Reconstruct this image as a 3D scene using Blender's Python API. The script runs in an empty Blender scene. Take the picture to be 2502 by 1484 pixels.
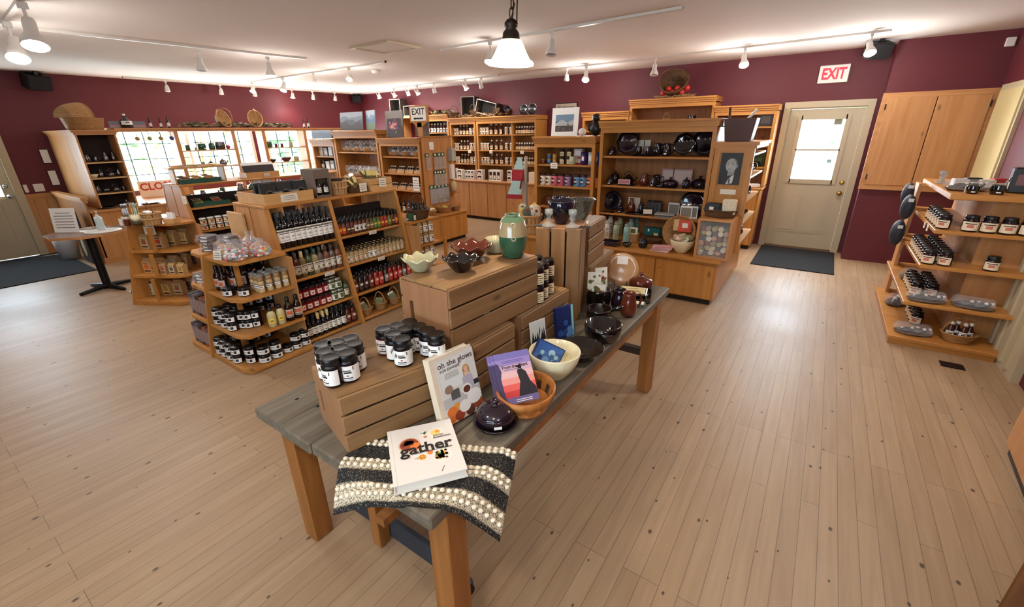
import bpy, bmesh, math, random
from mathutils import Vector, Matrix
R = math.radians; PI = math.pi; sin = math.sin; cos = math.cos
random.seed(7); rnd = random.random
def rr(a, b): return a + (b - a) * rnd()
SC = bpy.context.scene; COL = SC.collection
# ---------------------------------------------------------------- camera
F_PX, CH = 1061.753, 1.75
CAM = ((0.8235233, 0.5670861, -0.0149218), (0.1960857, -0.3092415, -0.9305483), (-0.5323155, 0.7634023, -0.3658650))  # right, down, forward
cd = bpy.data.cameras.new('camera'); cam = bpy.data.objects.new('camera', cd); COL.objects.link(cam)
cd.sensor_fit = 'HORIZONTAL'; cd.sensor_width = 36.0; cd.lens = F_PX * 36.0 / 2502.0; cd.clip_start = 0.05; cd.clip_end = 200
cam.matrix_world = Matrix(((CAM[0][0], -CAM[1][0], -CAM[2][0], 0), (CAM[0][1], -CAM[1][1], -CAM[2][1], 0), (CAM[0][2], -CAM[1][2], -CAM[2][2], CH), (0, 0, 0, 1)))
SC.camera = cam
# where a sight line of the survey photograph meets a level, or an upright plane, of the room
def ray(u, v):
    a, b = (u - 1251) / F_PX, (v - 742) / F_PX
    return Vector([CAM[0][i] * a + CAM[1][i] * b + CAM[2][i] for i in range(3)])
def az(u, v, z): d = ray(u, v); t = (z - CH) / d.z; return Vector((d.x * t, d.y * t, z))
def ay(u, v, y): d = ray(u, v); t = y / d.y; return Vector((d.x * t, y, CH + d.z * t))
def ax(u, v, x): d = ray(u, v); t = x / d.x; return Vector((x, d.y * t, CH + d.z * t))
# ---------------------------------------------------------------- world, sun, exposure
w = bpy.data.worlds.new('sky'); SC.world = w; w.use_nodes = True
bg = w.node_tree.nodes['Background']; bg.inputs[0].default_value = (0.60, 0.83, 1.0, 1); bg.inputs[1].default_value = 12.0
vs = SC.view_settings; vs.view_transform = 'Standard'; vs.look = 'None'; vs.exposure = -0.08; vs.gamma = 1.0; vs.use_curve_mapping = False
def lamp(kind, loc, energy, color=(1, .86, .72), **kw):
    d = bpy.data.lights.new('light', kind); d.energy = energy; d.color = color
    for k, v in kw.items(): setattr(d, k, v)
    o = bpy.data.objects.new('light', d); COL.objects.link(o); o.location = loc; return o
sun = lamp('SUN', (0, 0, 8), 22.0, (1, .96, .9), angle=.02); sun.rotation_euler = (R(28), R(-12), 0)
# daylight standing in the window openings (the two display windows, the two glazed doors, an added unseen window behind the viewer for fill)
def daylight(loc, rot, sx, sy, e):
    o = lamp('AREA', loc, e, (.76, .89, 1), shape='RECTANGLE', size=sx, size_y=sy); o.rotation_euler = rot; o.visible_camera = False; return o
KEY, LEAK_FILL = 1.25, .45
cy = SC.cycles
cy.use_denoising = True; cy.max_bounces = 6; cy.diffuse_bounces = 4; cy.glossy_bounces = 3; cy.transmission_bounces = 4; cy.transparent_max_bounces = 8
cy.caustics_reflective = False; cy.caustics_refractive = False; cy.sample_clamp_indirect = 6.0; cy.blur_glossy = 0.6
# ---------------------------------------------------------------- materials
def srgb(r, g, b):
    f = lambda c: (c / 255 / 12.92) if c / 255 <= .04045 else ((c / 255 + .055) / 1.055) ** 2.4
    return (f(r), f(g), f(b), 1)
MATS = {}
def mat(name, col, rough=.5, metal=0, spec=.5, emit=None, es=0, trans=0, ior=1.45, alpha=1, coat=0, bump=None):
    if name in MATS: return MATS[name]
    m = bpy.data.materials.new(name); m.use_nodes = True; MATS[name] = m
    p = m.node_tree.nodes['Principled BSDF']; I = p.inputs
    c = srgb(*col) if max(col) > 1.01 else tuple(col) + (1,)
    I['Base Color'].default_value = c; I['Roughness'].default_value = rough; I['Metallic'].default_value = metal; I['Specular IOR Level'].default_value = spec
    I['Transmission Weight'].default_value = trans; I['IOR'].default_value = ior; I['Alpha'].default_value = alpha; I['Coat Weight'].default_value = coat
    if emit: I['Emission Color'].default_value = srgb(*emit); I['Emission Strength'].default_value = es
    if bump:
        nt = m.node_tree; n = nt.nodes.new('ShaderNodeTexNoise'); n.inputs['Scale'].default_value = bump[0]; n.inputs['Detail'].default_value = 4
        t = nt.nodes.new('ShaderNodeTexCoord'); b = nt.nodes.new('ShaderNodeBump'); b.inputs['Strength'].default_value = bump[1]; b.inputs['Distance'].default_value = .01
        nt.links.new(t.outputs['Object'], n.inputs['Vector']); nt.links.new(n.outputs[0], b.inputs['Height']); nt.links.new(b.outputs[0], I['Normal'])
    return m
class NT:
    def __init__(s, m): s.t = m.node_tree; s.p = s.t.nodes['Principled BSDF']
    def n(s, k, **kw):
        x = s.t.nodes.new('ShaderNode' + k)
        for a, v in kw.items(): setattr(x, a, v)
        return x
    def l(s, a, b): s.t.links.new(a, b)
    def math(s, op, a, b=None, c=None):
        x = s.n('Math', operation=op)
        for i, v in enumerate((a, b, c)):
            if v is None: continue
            if isinstance(v, (int, float)): x.inputs[i].default_value = v
            else: s.l(v, x.inputs[i])
        return x.outputs[0]
    def mix(s, f, a, b, blend='MIX'):
        x = s.n('Mix', data_type='RGBA', blend_type=blend)
        for i, v in ((0, f), (6, a), (7, b)):
            if isinstance(v, (int, float)): x.inputs[i].default_value = v
            elif isinstance(v, tuple): x.inputs[i].default_value = v
            else: s.l(v, x.inputs[i])
        return x.outputs[2]
    def ramp(s, f, *st):
        x = s.n('ValToRGB'); e = x.color_ramp.elements
        while len(e) < len(st): e.new(.5)
        for q, (pos, c) in zip(e, st): q.position = pos; q.color = c
        s.l(f, x.inputs[0]); return x.outputs[0]
def wood(name, light, dark, axis, rough=.4, grain=14, knots=True, boards=0, board_axis=0, groove=(.25, .12, .05), kscale=3.2, spec=.4):
    """pine grain along one axis; boards>0 adds board joints every so many metres along board_axis"""
    if name in MATS: return MATS[name]
    m = mat(name, (.5, .3, .1), rough, spec=spec); k = NT(m)
    tc = k.n('TexCoord'); oi = k.n('ObjectInfo')
    off = k.n('VectorMath', operation='SCALE'); k.l(oi.outputs['Random'], off.inputs['Scale']); off.inputs[0].default_value = (7.3, 5.1, 9.7)
    add = k.n('VectorMath', operation='ADD'); k.l(tc.outputs['Object'], add.inputs[0]); k.l(off.outputs[0], add.inputs[1])
    mp = k.n('Mapping'); s = [grain] * 3; s[axis] = grain * .07; mp.inputs['Scale'].default_value = s; k.l(add.outputs[0], mp.inputs[0])
    n = k.n('TexNoise'); n.inputs['Scale'].default_value = 1.3; n.inputs['Detail'].default_value = 5; n.inputs['Distortion'].default_value = .6; k.l(mp.outputs[0], n.inputs['Vector'])
    L = srgb(*light); D = srgb(*dark)
    c = k.ramp(n.outputs[0], (.25, D), (.75, L))
    n2 = k.n('TexNoise'); n2.inputs['Scale'].default_value = 1.1; k.l(add.outputs[0], n2.inputs['Vector'])
    c = k.mix(k.math('MULTIPLY', n2.outputs[0], .35), c, D)
    if knots:
        mk = k.n('Mapping'); s = [kscale] * 3; s[axis] = kscale * .45; mk.inputs['Scale'].default_value = s; k.l(add.outputs[0], mk.inputs[0])
        v = k.n('TexVoronoi'); v.inputs['Scale'].default_value = 1.6; k.l(mk.outputs[0], v.inputs['Vector'])
        f = k.ramp(v.outputs['Distance'], (.05, (1, 1, 1, 1)), (.11, (0, 0, 0, 1)))
        c = k.mix(k.math('MULTIPLY', f, .7), c, tuple(x * .35 for x in D[:3]) + (1,))
    if boards:
        sp = k.n('SeparateXYZ'); k.l(tc.outputs['Object'], sp.inputs[0])
        f = k.math('FRACT', k.math('DIVIDE', sp.outputs[board_axis], boards))
        g = k.math('LESS_THAN', k.math('ABSOLUTE', k.math('SUBTRACT', f, .5)), .018)
        c = k.mix(g, c, tuple(groove) + (1,))
    k.l(c, k.p.inputs['Base Color']); return m
PINE_L, PINE_D = (206, 154, 100), (178, 120, 68)
PX, PY, PZ = [wood('pine_' + a, PINE_L, PINE_D, i) for i, a in enumerate('xyz')]
PBX = wood('pine_boards_facing_front', (184, 128, 78), (146, 94, 54), 2, boards=.095, board_axis=0)
PBY = wood('pine_boards_facing_side', PINE_L, PINE_D, 2, boards=.14, board_axis=1)
PDX, PDY, PDZ = [wood('honey_pine_' + a, (198, 142, 74), (168, 108, 48), i) for i, a in enumerate('xyz')]
PAL = wood('pale_wood', (214, 176, 128), (190, 146, 98), 1, knots=False)
CRX, CRY, CRZ = [wood('crate_pine_' + a, (162, 126, 84), (116, 84, 52), i, rough=.55, grain=11, kscale=4) for i, a in enumerate('xyz')]
CRE = wood('crate_end_board', (158, 114, 80), (136, 94, 62), 2, rough=.6, knots=False)
BARN = wood('grey_barn_wood', (126, 117, 102), (80, 71, 59), 1, rough=.5, grain=18, kscale=5)
LEG = wood('amber_table_leg', (176, 116, 58), (124, 74, 32), 2, rough=.5)
WALL = mat('burgundy_wall', (94, 30, 39), .6, bump=(160, .08))
CEIL = mat('ceiling_white', (222, 212, 205), .9, bump=(140, .25))
CREAM = mat('cream_trim', (190, 176, 146), .45); DOORP = mat('cream_door', (188, 176, 148), .42)
WHITE = mat('white_paint', (232, 228, 220), .4); WPL = mat('white_plastic', (226, 222, 214), .35)
BLACK = mat('black_plastic', (14, 14, 16), .4); MATM = mat('black_mat', (26, 27, 30), .95, bump=(300, .5))
IRON = mat('black_iron', (16, 15, 16), .45, metal=.4); BRASS = mat('brass', (190, 160, 90), .3, metal=1); STEEL = mat('steel', (180, 182, 186), .22, metal=1)
PEWTER = mat('pewter', (120, 122, 128), .25, metal=1); DKMET = mat('dark_bronze', (52, 42, 34), .45, metal=.7)
PAPER = mat('paper', (232, 226, 208), .7); PAPERW = mat('white_paper', (240, 238, 232), .6); INK = mat('ink', (30, 26, 26), .7); INKG = mat('grey_ink', (120, 112, 104), .7)
CREAML = mat('cream_label', (236, 220, 176), .6); REDINK = mat('red_ink', (186, 40, 40), .6); GOLD = mat('gold_lid', (128, 112, 82), .35, metal=.8)
BCAP = mat('black_cap', (13, 13, 15), .32); WCAP = mat('white_cap', (236, 234, 228), .35)
DKGL = mat('dark_bottle_glass', (14, 11, 12), .08, coat=.5); AMBER = mat('amber_syrup', (64, 24, 10), .12); JAM = mat('dark_jam', (30, 8, 14), .12); JAMR = mat('ruby_jam', (96, 14, 18), .12)
GLASS = mat('window_glass', (240, 248, 250), .02, alpha=.10, spec=.5)
CLEAR = mat('clear_glass', (176, 186, 186), .04, alpha=.34, spec=.9)
CELLO = mat('cellophane', (245, 245, 250), .08, trans=0, alpha=.16, spec=.9)
NAVY = mat('navy_glaze', (14, 14, 30), .1, coat=.6); PLUM = mat('plum_glaze', (34, 22, 32), .16, coat=.5); BLKG = mat('black_glaze', (15, 11, 13), .07, coat=.8); BRNG = mat('brown_glaze', (88, 36, 22), .15, coat=.5)
CELA = mat('celadon_glaze', (176, 172, 138), .14, coat=.4); GRNG = mat('green_glaze', (44, 84, 62), .12, coat=.5); IVORY = mat('ivory_glaze', (226, 216, 178), .22, coat=.3)
WICK = wood('wicker', (196, 150, 96), (130, 90, 50), 0, rough=.7, grain=60, knots=False); WICKD = wood('dark_wicker', (120, 84, 52), (64, 42, 26), 0, rough=.7, grain=60, knots=False)
SPLINT = wood('splint_wood', (206, 168, 118), (176, 132, 84), 2, rough=.6, grain=24, knots=False)
def lit(name, col, s): return mat(name, (255, 255, 255), .5, emit=col, es=s)
BULB = lit('lit_bulb', (255, 236, 214), 40)
# ---------------------------------------------------------------- mesh helpers
class MB:
    def __init__(s): s.v = []; s.f = []; s.m = []; s.mats = []; s.smooth = []
    def mi(s, m):
        if m not in s.mats: s.mats.append(m)
        return s.mats.index(m)
    def add(s, vs, fs, m, sm=False):
        b = len(s.v); i = s.mi(m); s.v += [tuple(v) for v in vs]
        for f in fs: s.f.append(tuple(b + q for q in f)); s.m.append(i); s.smooth.append(sm)
        return s
    def box(s, x0, x1, y0, y1, z0, z1, m, T=None, bev=0):
        if bev:
            return s.chamfer(x0, x1, y0, y1, z0, z1, m, bev, T)
        vs = [Vector((x, y, z)) for z in (z0, z1) for y in (y0, y1) for x in (x0, x1)]
        if T: vs = [T @ v for v in vs]
        return s.add(vs, [(0, 2, 3, 1), (4, 5, 7, 6), (0, 1, 5, 4), (2, 6, 7, 3), (0, 4, 6, 2), (1, 3, 7, 5)], m)
    def chamfer(s, x0, x1, y0, y1, z0, z1, m, b, T=None):
        lo = (x0, y0, z0); hi = (x1, y1, z1); vs = []; idx = {}
        for sx in (0, 1):
            for sy in (0, 1):
                for sz in (0, 1):
                    for a in range(3):
                        p = [0, 0, 0]
                        for ax_, sg in enumerate((sx, sy, sz)):
                            e = hi[ax_] if sg else lo[ax_]
                            p[ax_] = e if ax_ == a else (e - b if sg else e + b)
                        idx[(sx, sy, sz, a)] = len(vs); vs.append(Vector(p))
        fs = []
        g = lambda *k: idx[k]
        for a in range(3):
            o = [q for q in range(3) if q != a]
            for sg in (0, 1):
                c = []
                for p, q in ((0, 0), (1, 0), (1, 1), (0, 1)):
                    k = [0, 0, 0]; k[a] = sg; k[o[0]] = p; k[o[1]] = q; c.append(g(*k, a))
                if (sg == 1) == (a == 1): c.reverse()
                fs.append(tuple(c))
            for p in (0, 1):   # edges along axis a
                for q in (0, 1):
                    k0 = [0, 0, 0]; k0[o[0]] = p; k0[o[1]] = q; k1 = list(k0); k1[a] = 1
                    fs.append((g(*k0, o[0]), g(*k1, o[0]), g(*k1, o[1]), g(*k0, o[1])))
        for sx in (0, 1):
            for sy in (0, 1):
                for sz in (0, 1): fs.append((g(sx, sy, sz, 0), g(sx, sy, sz, 1), g(sx, sy, sz, 2)))
        if T: vs = [T @ v for v in vs]
        return s.add(vs, fs, m)
    def prism(s, pts, z0, z1, m, T=None, sm=False):
        n = len(pts); vs = [Vector((x, y, z0)) for x, y in pts] + [Vector((x, y, z1)) for x, y in pts]
        if T: vs = [T @ v for v in vs]
        return s.add(vs, [tuple(range(n - 1, -1, -1)), tuple(range(n, 2 * n))] + [(i, (i + 1) % n, n + (i + 1) % n, n + i) for i in range(n)], m, sm)
    def lathe(s, prof, m, seg=18, c=(0, 0, 0), T=None, wav=None, a0=0, a1=2 * PI, sm=True):
        full = abs(a1 - a0 - 2 * PI) < 1e-6; n = seg if full else seg + 1; vs = []
        for r, z in prof:
            for i in range(n):
                a = a0 + (a1 - a0) * i / seg; q = wav(a, r, z) if wav else (r, z)
                v = Vector((c[0] + q[0] * cos(a), c[1] + q[0] * sin(a), c[2] + q[1])); vs.append(T @ v if T else v)
        fs = []
        for j in range(len(prof) - 1):
            for i in range(seg):
                k = (i + 1) % n
                if prof[j][0] < 1e-6 and prof[j + 1][0] < 1e-6: continue
                fs.append((j * n + i, j * n + k, (j + 1) * n + k, (j + 1) * n + i))
        return s.add(vs, fs, m, sm)
    def cyl(s, r, z0, z1, m, seg=16, c=(0, 0, 0), T=None, r2=None):
        r2 = r if r2 is None else r2
        return s.lathe([(0, z0), (r, z0)], m, seg, c, T, sm=False).lathe([(r, z0), (r2, z1)], m, seg, c, T).lathe([(r2, z1), (0, z1)], m, seg, c, T, sm=False)
    def tube(s, pts, r, m, seg=8, closed=False, T=None):
        pts = [Vector(p) for p in pts]; n = len(pts); vs = []; up = Vector((0, 0, 1)); prev = None
        for i, p in enumerate(pts):
            a = pts[(i - 1) % n] if (closed or i) else p; b = pts[(i + 1) % n] if (closed or i < n - 1) else p
            t = (b - a).normalized() if (b - a).length > 1e-9 else up
            if prev is None: prev = t.cross(up) if abs(t.dot(up)) < .95 else t.cross(Vector((1, 0, 0)))
            x = (prev - t * prev.dot(t)).normalized(); y = t.cross(x); prev = x
            q = r[i] if isinstance(r, (list, tuple)) else r
            for k in range(seg):
                v = p + (x * cos(2 * PI * k / seg) + y * sin(2 * PI * k / seg)) * q; vs.append(T @ v if T else v)
        fs = [(i * seg + k, i * seg + (k + 1) % seg, ((i + 1) % n) * seg + (k + 1) % seg, ((i + 1) % n) * seg + k) for i in range(n if closed else n - 1) for k in range(seg)]
        if not closed: fs += [tuple(range(seg - 1, -1, -1)), tuple((n - 1) * seg + k for k in range(seg))]
        return s.add(vs, fs, m, True)
    def quad(s, a, b, c, d, m): return s.add([a, b, c, d], [(0, 1, 2, 3)], m)
    def ball(s, r, c, m, seg=12, rings=8, sc=(1, 1, 1), T=None):
        vs = []; fs = []
        for j in range(rings + 1):
            t = PI * j / rings
            for i in range(seg):
                v = Vector((c[0] + sc[0] * r * sin(t) * cos(2 * PI * i / seg), c[1] + sc[1] * r * sin(t) * sin(2 * PI * i / seg), c[2] + sc[2] * r * cos(t))); vs.append(T @ v if T else v)
        for j in range(rings):
            for i in range(seg): fs.append((j * seg + i, (j + 1) * seg + i, (j + 1) * seg + (i + 1) % seg, j * seg + (i + 1) % seg))
        return s.add(vs, fs, m, True)
    def mesh(s, name):
        me = bpy.data.meshes.new(name); me.from_pydata(s.v, [], s.f)
        for m in s.mats: me.materials.append(m)
        me.polygons.foreach_set('material_index', s.m); me.polygons.foreach_set('use_smooth', s.smooth); me.update()
        bm = bmesh.new(); bm.from_mesh(me); bmesh.ops.remove_doubles(bm, verts=bm.verts, dist=1e-6) if False else None
        bmesh.ops.recalc_face_normals(bm, faces=bm.faces); bm.to_mesh(me); bm.free(); return me
    def obj(s, name, parent=None, loc=None, rotz=0):
        o = bpy.data.objects.new(name, s.mesh(name)); COL.objects.link(o)
        if parent: o.parent = parent
        if loc is not None: o.location = loc
        if rotz: o.rotation_euler = (0, 0, rotz)
        return o
def tag(o, label=None, cat=None, group=None, kind=None):
    if label: o['label'] = label
    if cat: o['category'] = cat
    if group: o['group'] = group
    if kind: o['kind'] = kind
    return o
def struct(o): o['kind'] = 'structure'; return o
def empty(name, label, cat, loc=(0, 0, 0), rotz=0, group=None):
    o = bpy.data.objects.new(name, None); o.empty_display_size = .05; COL.objects.link(o); o.location = loc; o.rotation_euler = (0, 0, rotz); return tag(o, label, cat, group)
def part(name, mesh, parent, loc=None, rot=None):
    o = bpy.data.objects.new(name, mesh); COL.objects.link(o); o.parent = parent
    if loc is not None: o.location = loc
    if rot is not None: o.rotation_euler = rot
    return o
def TR(loc=(0, 0, 0), rz=0, rx=0, ry=0, s=1): return Matrix.Translation(loc) @ Matrix.Rotation(rz, 4, 'Z') @ Matrix.Rotation(ry, 4, 'Y') @ Matrix.Rotation(rx, 4, 'X') @ Matrix.Scale(s, 4)
def text_mesh(mb, body, size, m, T, depth=.0006, bold=0, width=None, shear=0, spacing=1.0):
    """lettering laid in the x-y plane of T, centred on its origin"""
    c = bpy.data.curves.new('lettering', 'FONT'); c.body = body; c.size = size; c.align_x = 'CENTER'; c.align_y = 'CENTER'; c.extrude = depth; c.offset = bold; c.shear = shear; c.space_character = spacing; c.resolution_u = 3
    o = bpy.data.objects.new('lettering', c); COL.objects.link(o); dg = bpy.context.evaluated_depsgraph_get(); me = bpy.data.meshes.new_from_object(o.evaluated_get(dg))
    vs = [v.co.copy() for v in me.vertices]; k = 1
    if width and vs: k = width / max(1e-6, max(v.x for v in vs) - min(v.x for v in vs))
    mb.add([T @ Vector((v.x * k, v.y, v.z)) for v in vs], [tuple(p.vertices) for p in me.polygons], m)
    bpy.data.objects.remove(o); bpy.data.curves.remove(c); bpy.data.meshes.remove(me); return mb
FRONT = lambda x, y, z: Matrix.Translation((x, y, z)) @ Matrix.Rotation(PI / 2, 4, 'X')            # lettering that faces -y
RIGHT = lambda x, y, z: Matrix.Translation((x, y, z)) @ Matrix.Rotation(PI / 2, 4, 'Z') @ Matrix.Rotation(PI / 2, 4, 'X')  # faces +x
ORD = ['first', 'second', 'third', 'fourth', 'fifth', 'sixth', 'seventh', 'eighth', 'ninth', 'tenth', 'eleventh', 'twelfth', 'thirteenth', 'fourteenth', 'fifteenth', 'sixteenth', 'seventeenth', 'eighteenth', 'nineteenth', 'twentieth']
# ================================================================ room shell
XL, XR, YN, YB, YC, HC = -10.3, 1.46, -2.6, 8.0, 7.62, 2.72
def floor_mat():
    m = mat('plank_floor', (.5, .35, .2), .38, spec=.5); k = NT(m); tc = k.n('TexCoord'); sp = k.n('SeparateXYZ'); k.l(tc.outputs['Object'], sp.inputs[0])
    cb = k.n('CombineXYZ'); k.l(sp.outputs[1], cb.inputs[0]); k.l(sp.outputs[0], cb.inputs[1])
    b = k.n('TexBrick'); b.offset = .37; b.offset_frequency = 3; b.squash = 1
    for nme, v in (('Scale', 1), ('Mortar Size', .0020), ('Mortar Smooth', .3), ('Bias', 0), ('Brick Width', 1.35), ('Row Height', .076)): b.inputs[nme].default_value = v
    b.inputs['Color1'].default_value = srgb(168, 140, 108); b.inputs['Color2'].default_value = srgb(150, 121, 90); b.inputs['Mortar'].default_value = srgb(62, 45, 32)
    k.l(cb.outputs[0], b.inputs['Vector'])
    mp = k.n('Mapping'); mp.inputs['Scale'].default_value = (22, 1.3, 1); k.l(tc.outputs['Object'], mp.inputs[0])
    n = k.n('TexNoise'); n.inputs['Scale'].default_value = 1.6; n.inputs['Detail'].default_value = 5; n.inputs['Distortion'].default_value = .5; k.l(mp.outputs[0], n.inputs['Vector'])
    c = k.mix(.35, b.outputs[0], k.ramp(n.outputs[0], (.3, srgb(164, 134, 102)), (.7, srgb(188, 160, 128))), 'MULTIPLY')
    c = k.mix(.5, c, k.mix(.75, b.outputs[0], k.ramp(n.outputs[0], (.3, srgb(164, 134, 102)), (.7, srgb(188, 160, 128)))))
    # knots and old nail stains
    mv = k.n('Mapping'); mv.inputs['Scale'].default_value = (1, .62, 1); k.l(tc.outputs['Object'], mv.inputs[0])
    v = k.n('TexVoronoi', voronoi_dimensions='2D'); v.inputs['Scale'].default_value = 7.0; k.l(mv.outputs[0], v.inputs['Vector'])
    f = k.ramp(k.math('DIVIDE', v.outputs['Distance'], k.math('POWER', v.outputs['Color'], 2)), (.05, (1, 1, 1, 1)), (.11, (0, 0, 0, 1)))
    sel = k.math('GREATER_THAN', k.n('SeparateColor').outputs[0] if False else v.outputs['Color'], .54)
    c = k.mix(k.math('MULTIPLY', k.math('MULTIPLY', f, sel), .92), c, srgb(50, 34, 23))
    n3 = k.n('TexNoise'); n3.inputs['Scale'].default_value = .9; n3.inputs['Detail'].default_value = 3; k.l(tc.outputs['Object'], n3.inputs['Vector'])
    c = k.mix(k.ramp(n3.outputs[0], (.45, (0, 0, 0, 1)), (.75, (.35, .35, .35, 1))), c, srgb(146, 118, 94))
    k.l(c, k.p.inputs['Base Color'])
    k.l(k.math('ADD', .36, k.math('MULTIPLY', n3.outputs[0], .22)), k.p.inputs['Roughness'])
    bp = k.n('Bump'); bp.inputs['Strength'].default_value = .12; bp.inputs['Distance'].default_value = .004; k.l(k.math('SUBTRACT', 1, b.outputs['Fac']), bp.inputs['Height']); k.l(bp.outputs[0], k.p.inputs['Normal'])
    return m
FLOOR = floor_mat()
struct(MB().box(XL - .3, XR + .3, YN - .2, YB + .3, -.12, 0, FLOOR).obj('floor'))
struct(MB().box(XL - .3, XR + .3, YN - .2, YB + .3, HC, HC + .15, CEIL).obj('ceiling'))
def wall(name, axis, a, th, lo, hi, holes, z1=HC, m=None):
    """upright wall of thickness th on plane axis=a spanning lo..hi, with rectangular holes (l,h,z0,z1)"""
    mb = MB(); m = m or WALL
    def bx(l, h, z0, z1):
        if h - l < 1e-4 or z1 - z0 < 1e-4: return
        if axis == 'x': mb.box(min(a, a + th), max(a, a + th), l, h, z0, z1, m)
        else: mb.box(l, h, min(a, a + th), max(a, a + th), z0, z1, m)
    p = lo
    for l, h, b, t in sorted(holes):
        bx(p, l, 0, z1); bx(l, h, 0, b); bx(l, h, t, z1); p = h
    bx(p, hi, 0, z1); return struct(mb.obj(name))
W1, W2 = (2.62, 5.10), (5.36, 7.70); WZ = (.86, 1.93)
wall('wall_left', 'x', XL, -.15, YN, YB, [(.36, 1.30, 0, 2.03), (W1[0], W1[1], *WZ), (W2[0], W2[1], *WZ)])
wall('wall_back', 'y', YB, .15, XL, .44, [(-.59, .32, 0, 2.02)])
wall('wall_back_step', 'y', YC, .53, .44, XR + .15, [])
wall('wall_right', 'x', XR, .15, YN, YC, [])
wall('wall_near', 'y', YN, -.15, XL, XR, [(-1.8, 1.0, .8, 2.2)])  # the opening is added behind the viewer to let fill light in
def window(n, axis, a, lo, hi, z0, z1, muntin_y, muntin_z, fm=WHITE, mm=BLACK):
    t = bpy.data.objects.new(f'window_{n}', None); COL.objects.link(t); struct(t); f = MB(); g = MB(); p = MB()
    def bx(mb, l, h, b, tt, d0, d1, m):
        if axis == 'x': mb.box(a + d0, a + d1, l, h, b, tt, m)
        else: mb.box(l, h, a + d0, a + d1, b, tt, m)
    for l, h, b, tt in ((lo, lo + .06, z0, z1), (hi - .06, hi, z0, z1), (lo + .06, hi - .06, z0, z0 + .06), (lo + .06, hi - .06, z1 - .06, z1)): bx(f, l, h, b, tt, -.10, .0, fm)
    for q in muntin_y:
        w_ = .05 if q < 0 else .012; q = abs(q); bx(f if w_ > .03 else g, q - w_ / 2, q + w_ / 2, z0 + .06, z1 - .06, -.07, -.045, fm if w_ > .03 else mm)
    for q in muntin_z: bx(g, lo + .06, hi - .06, q - .006, q + .006, -.065, -.05, mm)
    bx(p, lo + .06, hi - .06, z0 + .06, z1 - .06, -.085, -.08, GLASS)
    part('window_frame', f.mesh('window_frame'), t)
    if g.v: part('muntin_grid', g.mesh('muntin_grid'), t)
    part('pane', p.mesh('pane'), t); return t
ys = lambda lo, hi, n: [lo + (hi - lo) * i / n for i in range(1, n)]
window(1, 'x', XL, *W1, *WZ, ys(W1[0], W1[1], 9) + [-(W1[0] + W1[1]) / 2], ys(*WZ, 4))
window(2, 'x', XL, *W2, *WZ, ys(W2[0], W2[1], 8) + [-(W2[0] + W2[1]) / 2], ys(*WZ, 4))
for i, (l, h) in enumerate(((-1.8, 1.0),)): window(3 + i, 'y', YN, l, h, .8, 2.2, [-(l + h) / 2], [])  # added rear window, out of view, there for fill light
# --- back door with half glass
def trim(n, mb): return struct(mb.obj(f'trim_{n}'))
tb = MB(); C_ = CREAM
for x0, x1 in ((-.66, -.585), (.315, .39)): tb.box(x0, x1, YB - .025, YB, 0, 2.10, C_)
tb.box(-.585, .315, YB - .025, YB, 2.02, 2.10, C_); tb.box(-.59, -.575, YB, YB + .12, 0, 2.02, C_); tb.box(.305, .32, YB, YB + .12, 0, 2.02, C_); tb.box(-.575, .305, YB, YB + .12, 2.005, 2.02, C_)
tb.box(-.575, .305, YB - .02, YB + .12, 0, .02, mat('threshold', (110, 84, 58), .5)); trim(1, tb)
D = bpy.data.objects.new('door_1', None); COL.objects.link(D); struct(D)
yb = YB + .03; mb = MB(); gx0, gx1, gz0, gz1 = -.42, .12, 1.02, 1.88
for q in ((-.573, gx0, .02, 2.0), (gx1, .303, .02, 2.0), (gx0, gx1, .02, gz0), (gx0, gx1, gz1, 2.0)): mb.box(q[0], q[1], yb, yb + .045, q[2], q[3], DOORP)
for px_ in (-.33, .02):     # raised panels
    mb.box(px_ - .13, px_ + .13, yb - .008, yb, .24, .82, DOORP); mb.box(px_ - .10, px_ + .10, yb - .016, yb - .008, .28, .78, DOORP)
part('door_leaf', mb.mesh('door_leaf'), D)
mb = MB()
for q in ((gx0 - .04, gx0 + .015, gz0 - .04, gz1 + .04), (gx1 - .015, gx1 + .04, gz0 - .04, gz1 + .04), (gx0, gx1, gz0 - .045, gz0 + .02), (gx0, gx1, gz1 - .02, gz1 + .04), (gx0, gx1, 1.44, 1.465)): mb.box(q[0], q[1], yb - .018, yb + .02, q[2], q[3], DOORP)
part('glazing_frame', mb.mesh('glazing_frame'), D)
part('pane', MB().box(gx0, gx1, yb + .022, yb + .028, gz0, gz1, GLASS).mesh('pane'), D)
part('glass_sticker', MB().box(-.02, .07, yb + .017, yb + .021, 1.79, 1.86, mat('sticker_grey', (120, 120, 110), .6)).mesh('glass_sticker'), D)
for z, nm in ((.86, 'door_knob'), (1.01, 'deadbolt')):
    T = TR((.24, yb, z), rx=PI / 2); mb = MB(); mb.lathe([(0, 0), (.033, 0), (.033, .008), (.013, .012), (.013, .03), (.028, .036), (.031, .05), (.022, .062), (0, .065)] if nm == 'door_knob' else [(0, 0), (.03, 0), (.03, .012), (.02, .018), (0, .018)], BRASS, 16, T=T); part(nm, mb.mesh(nm), D)
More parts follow.
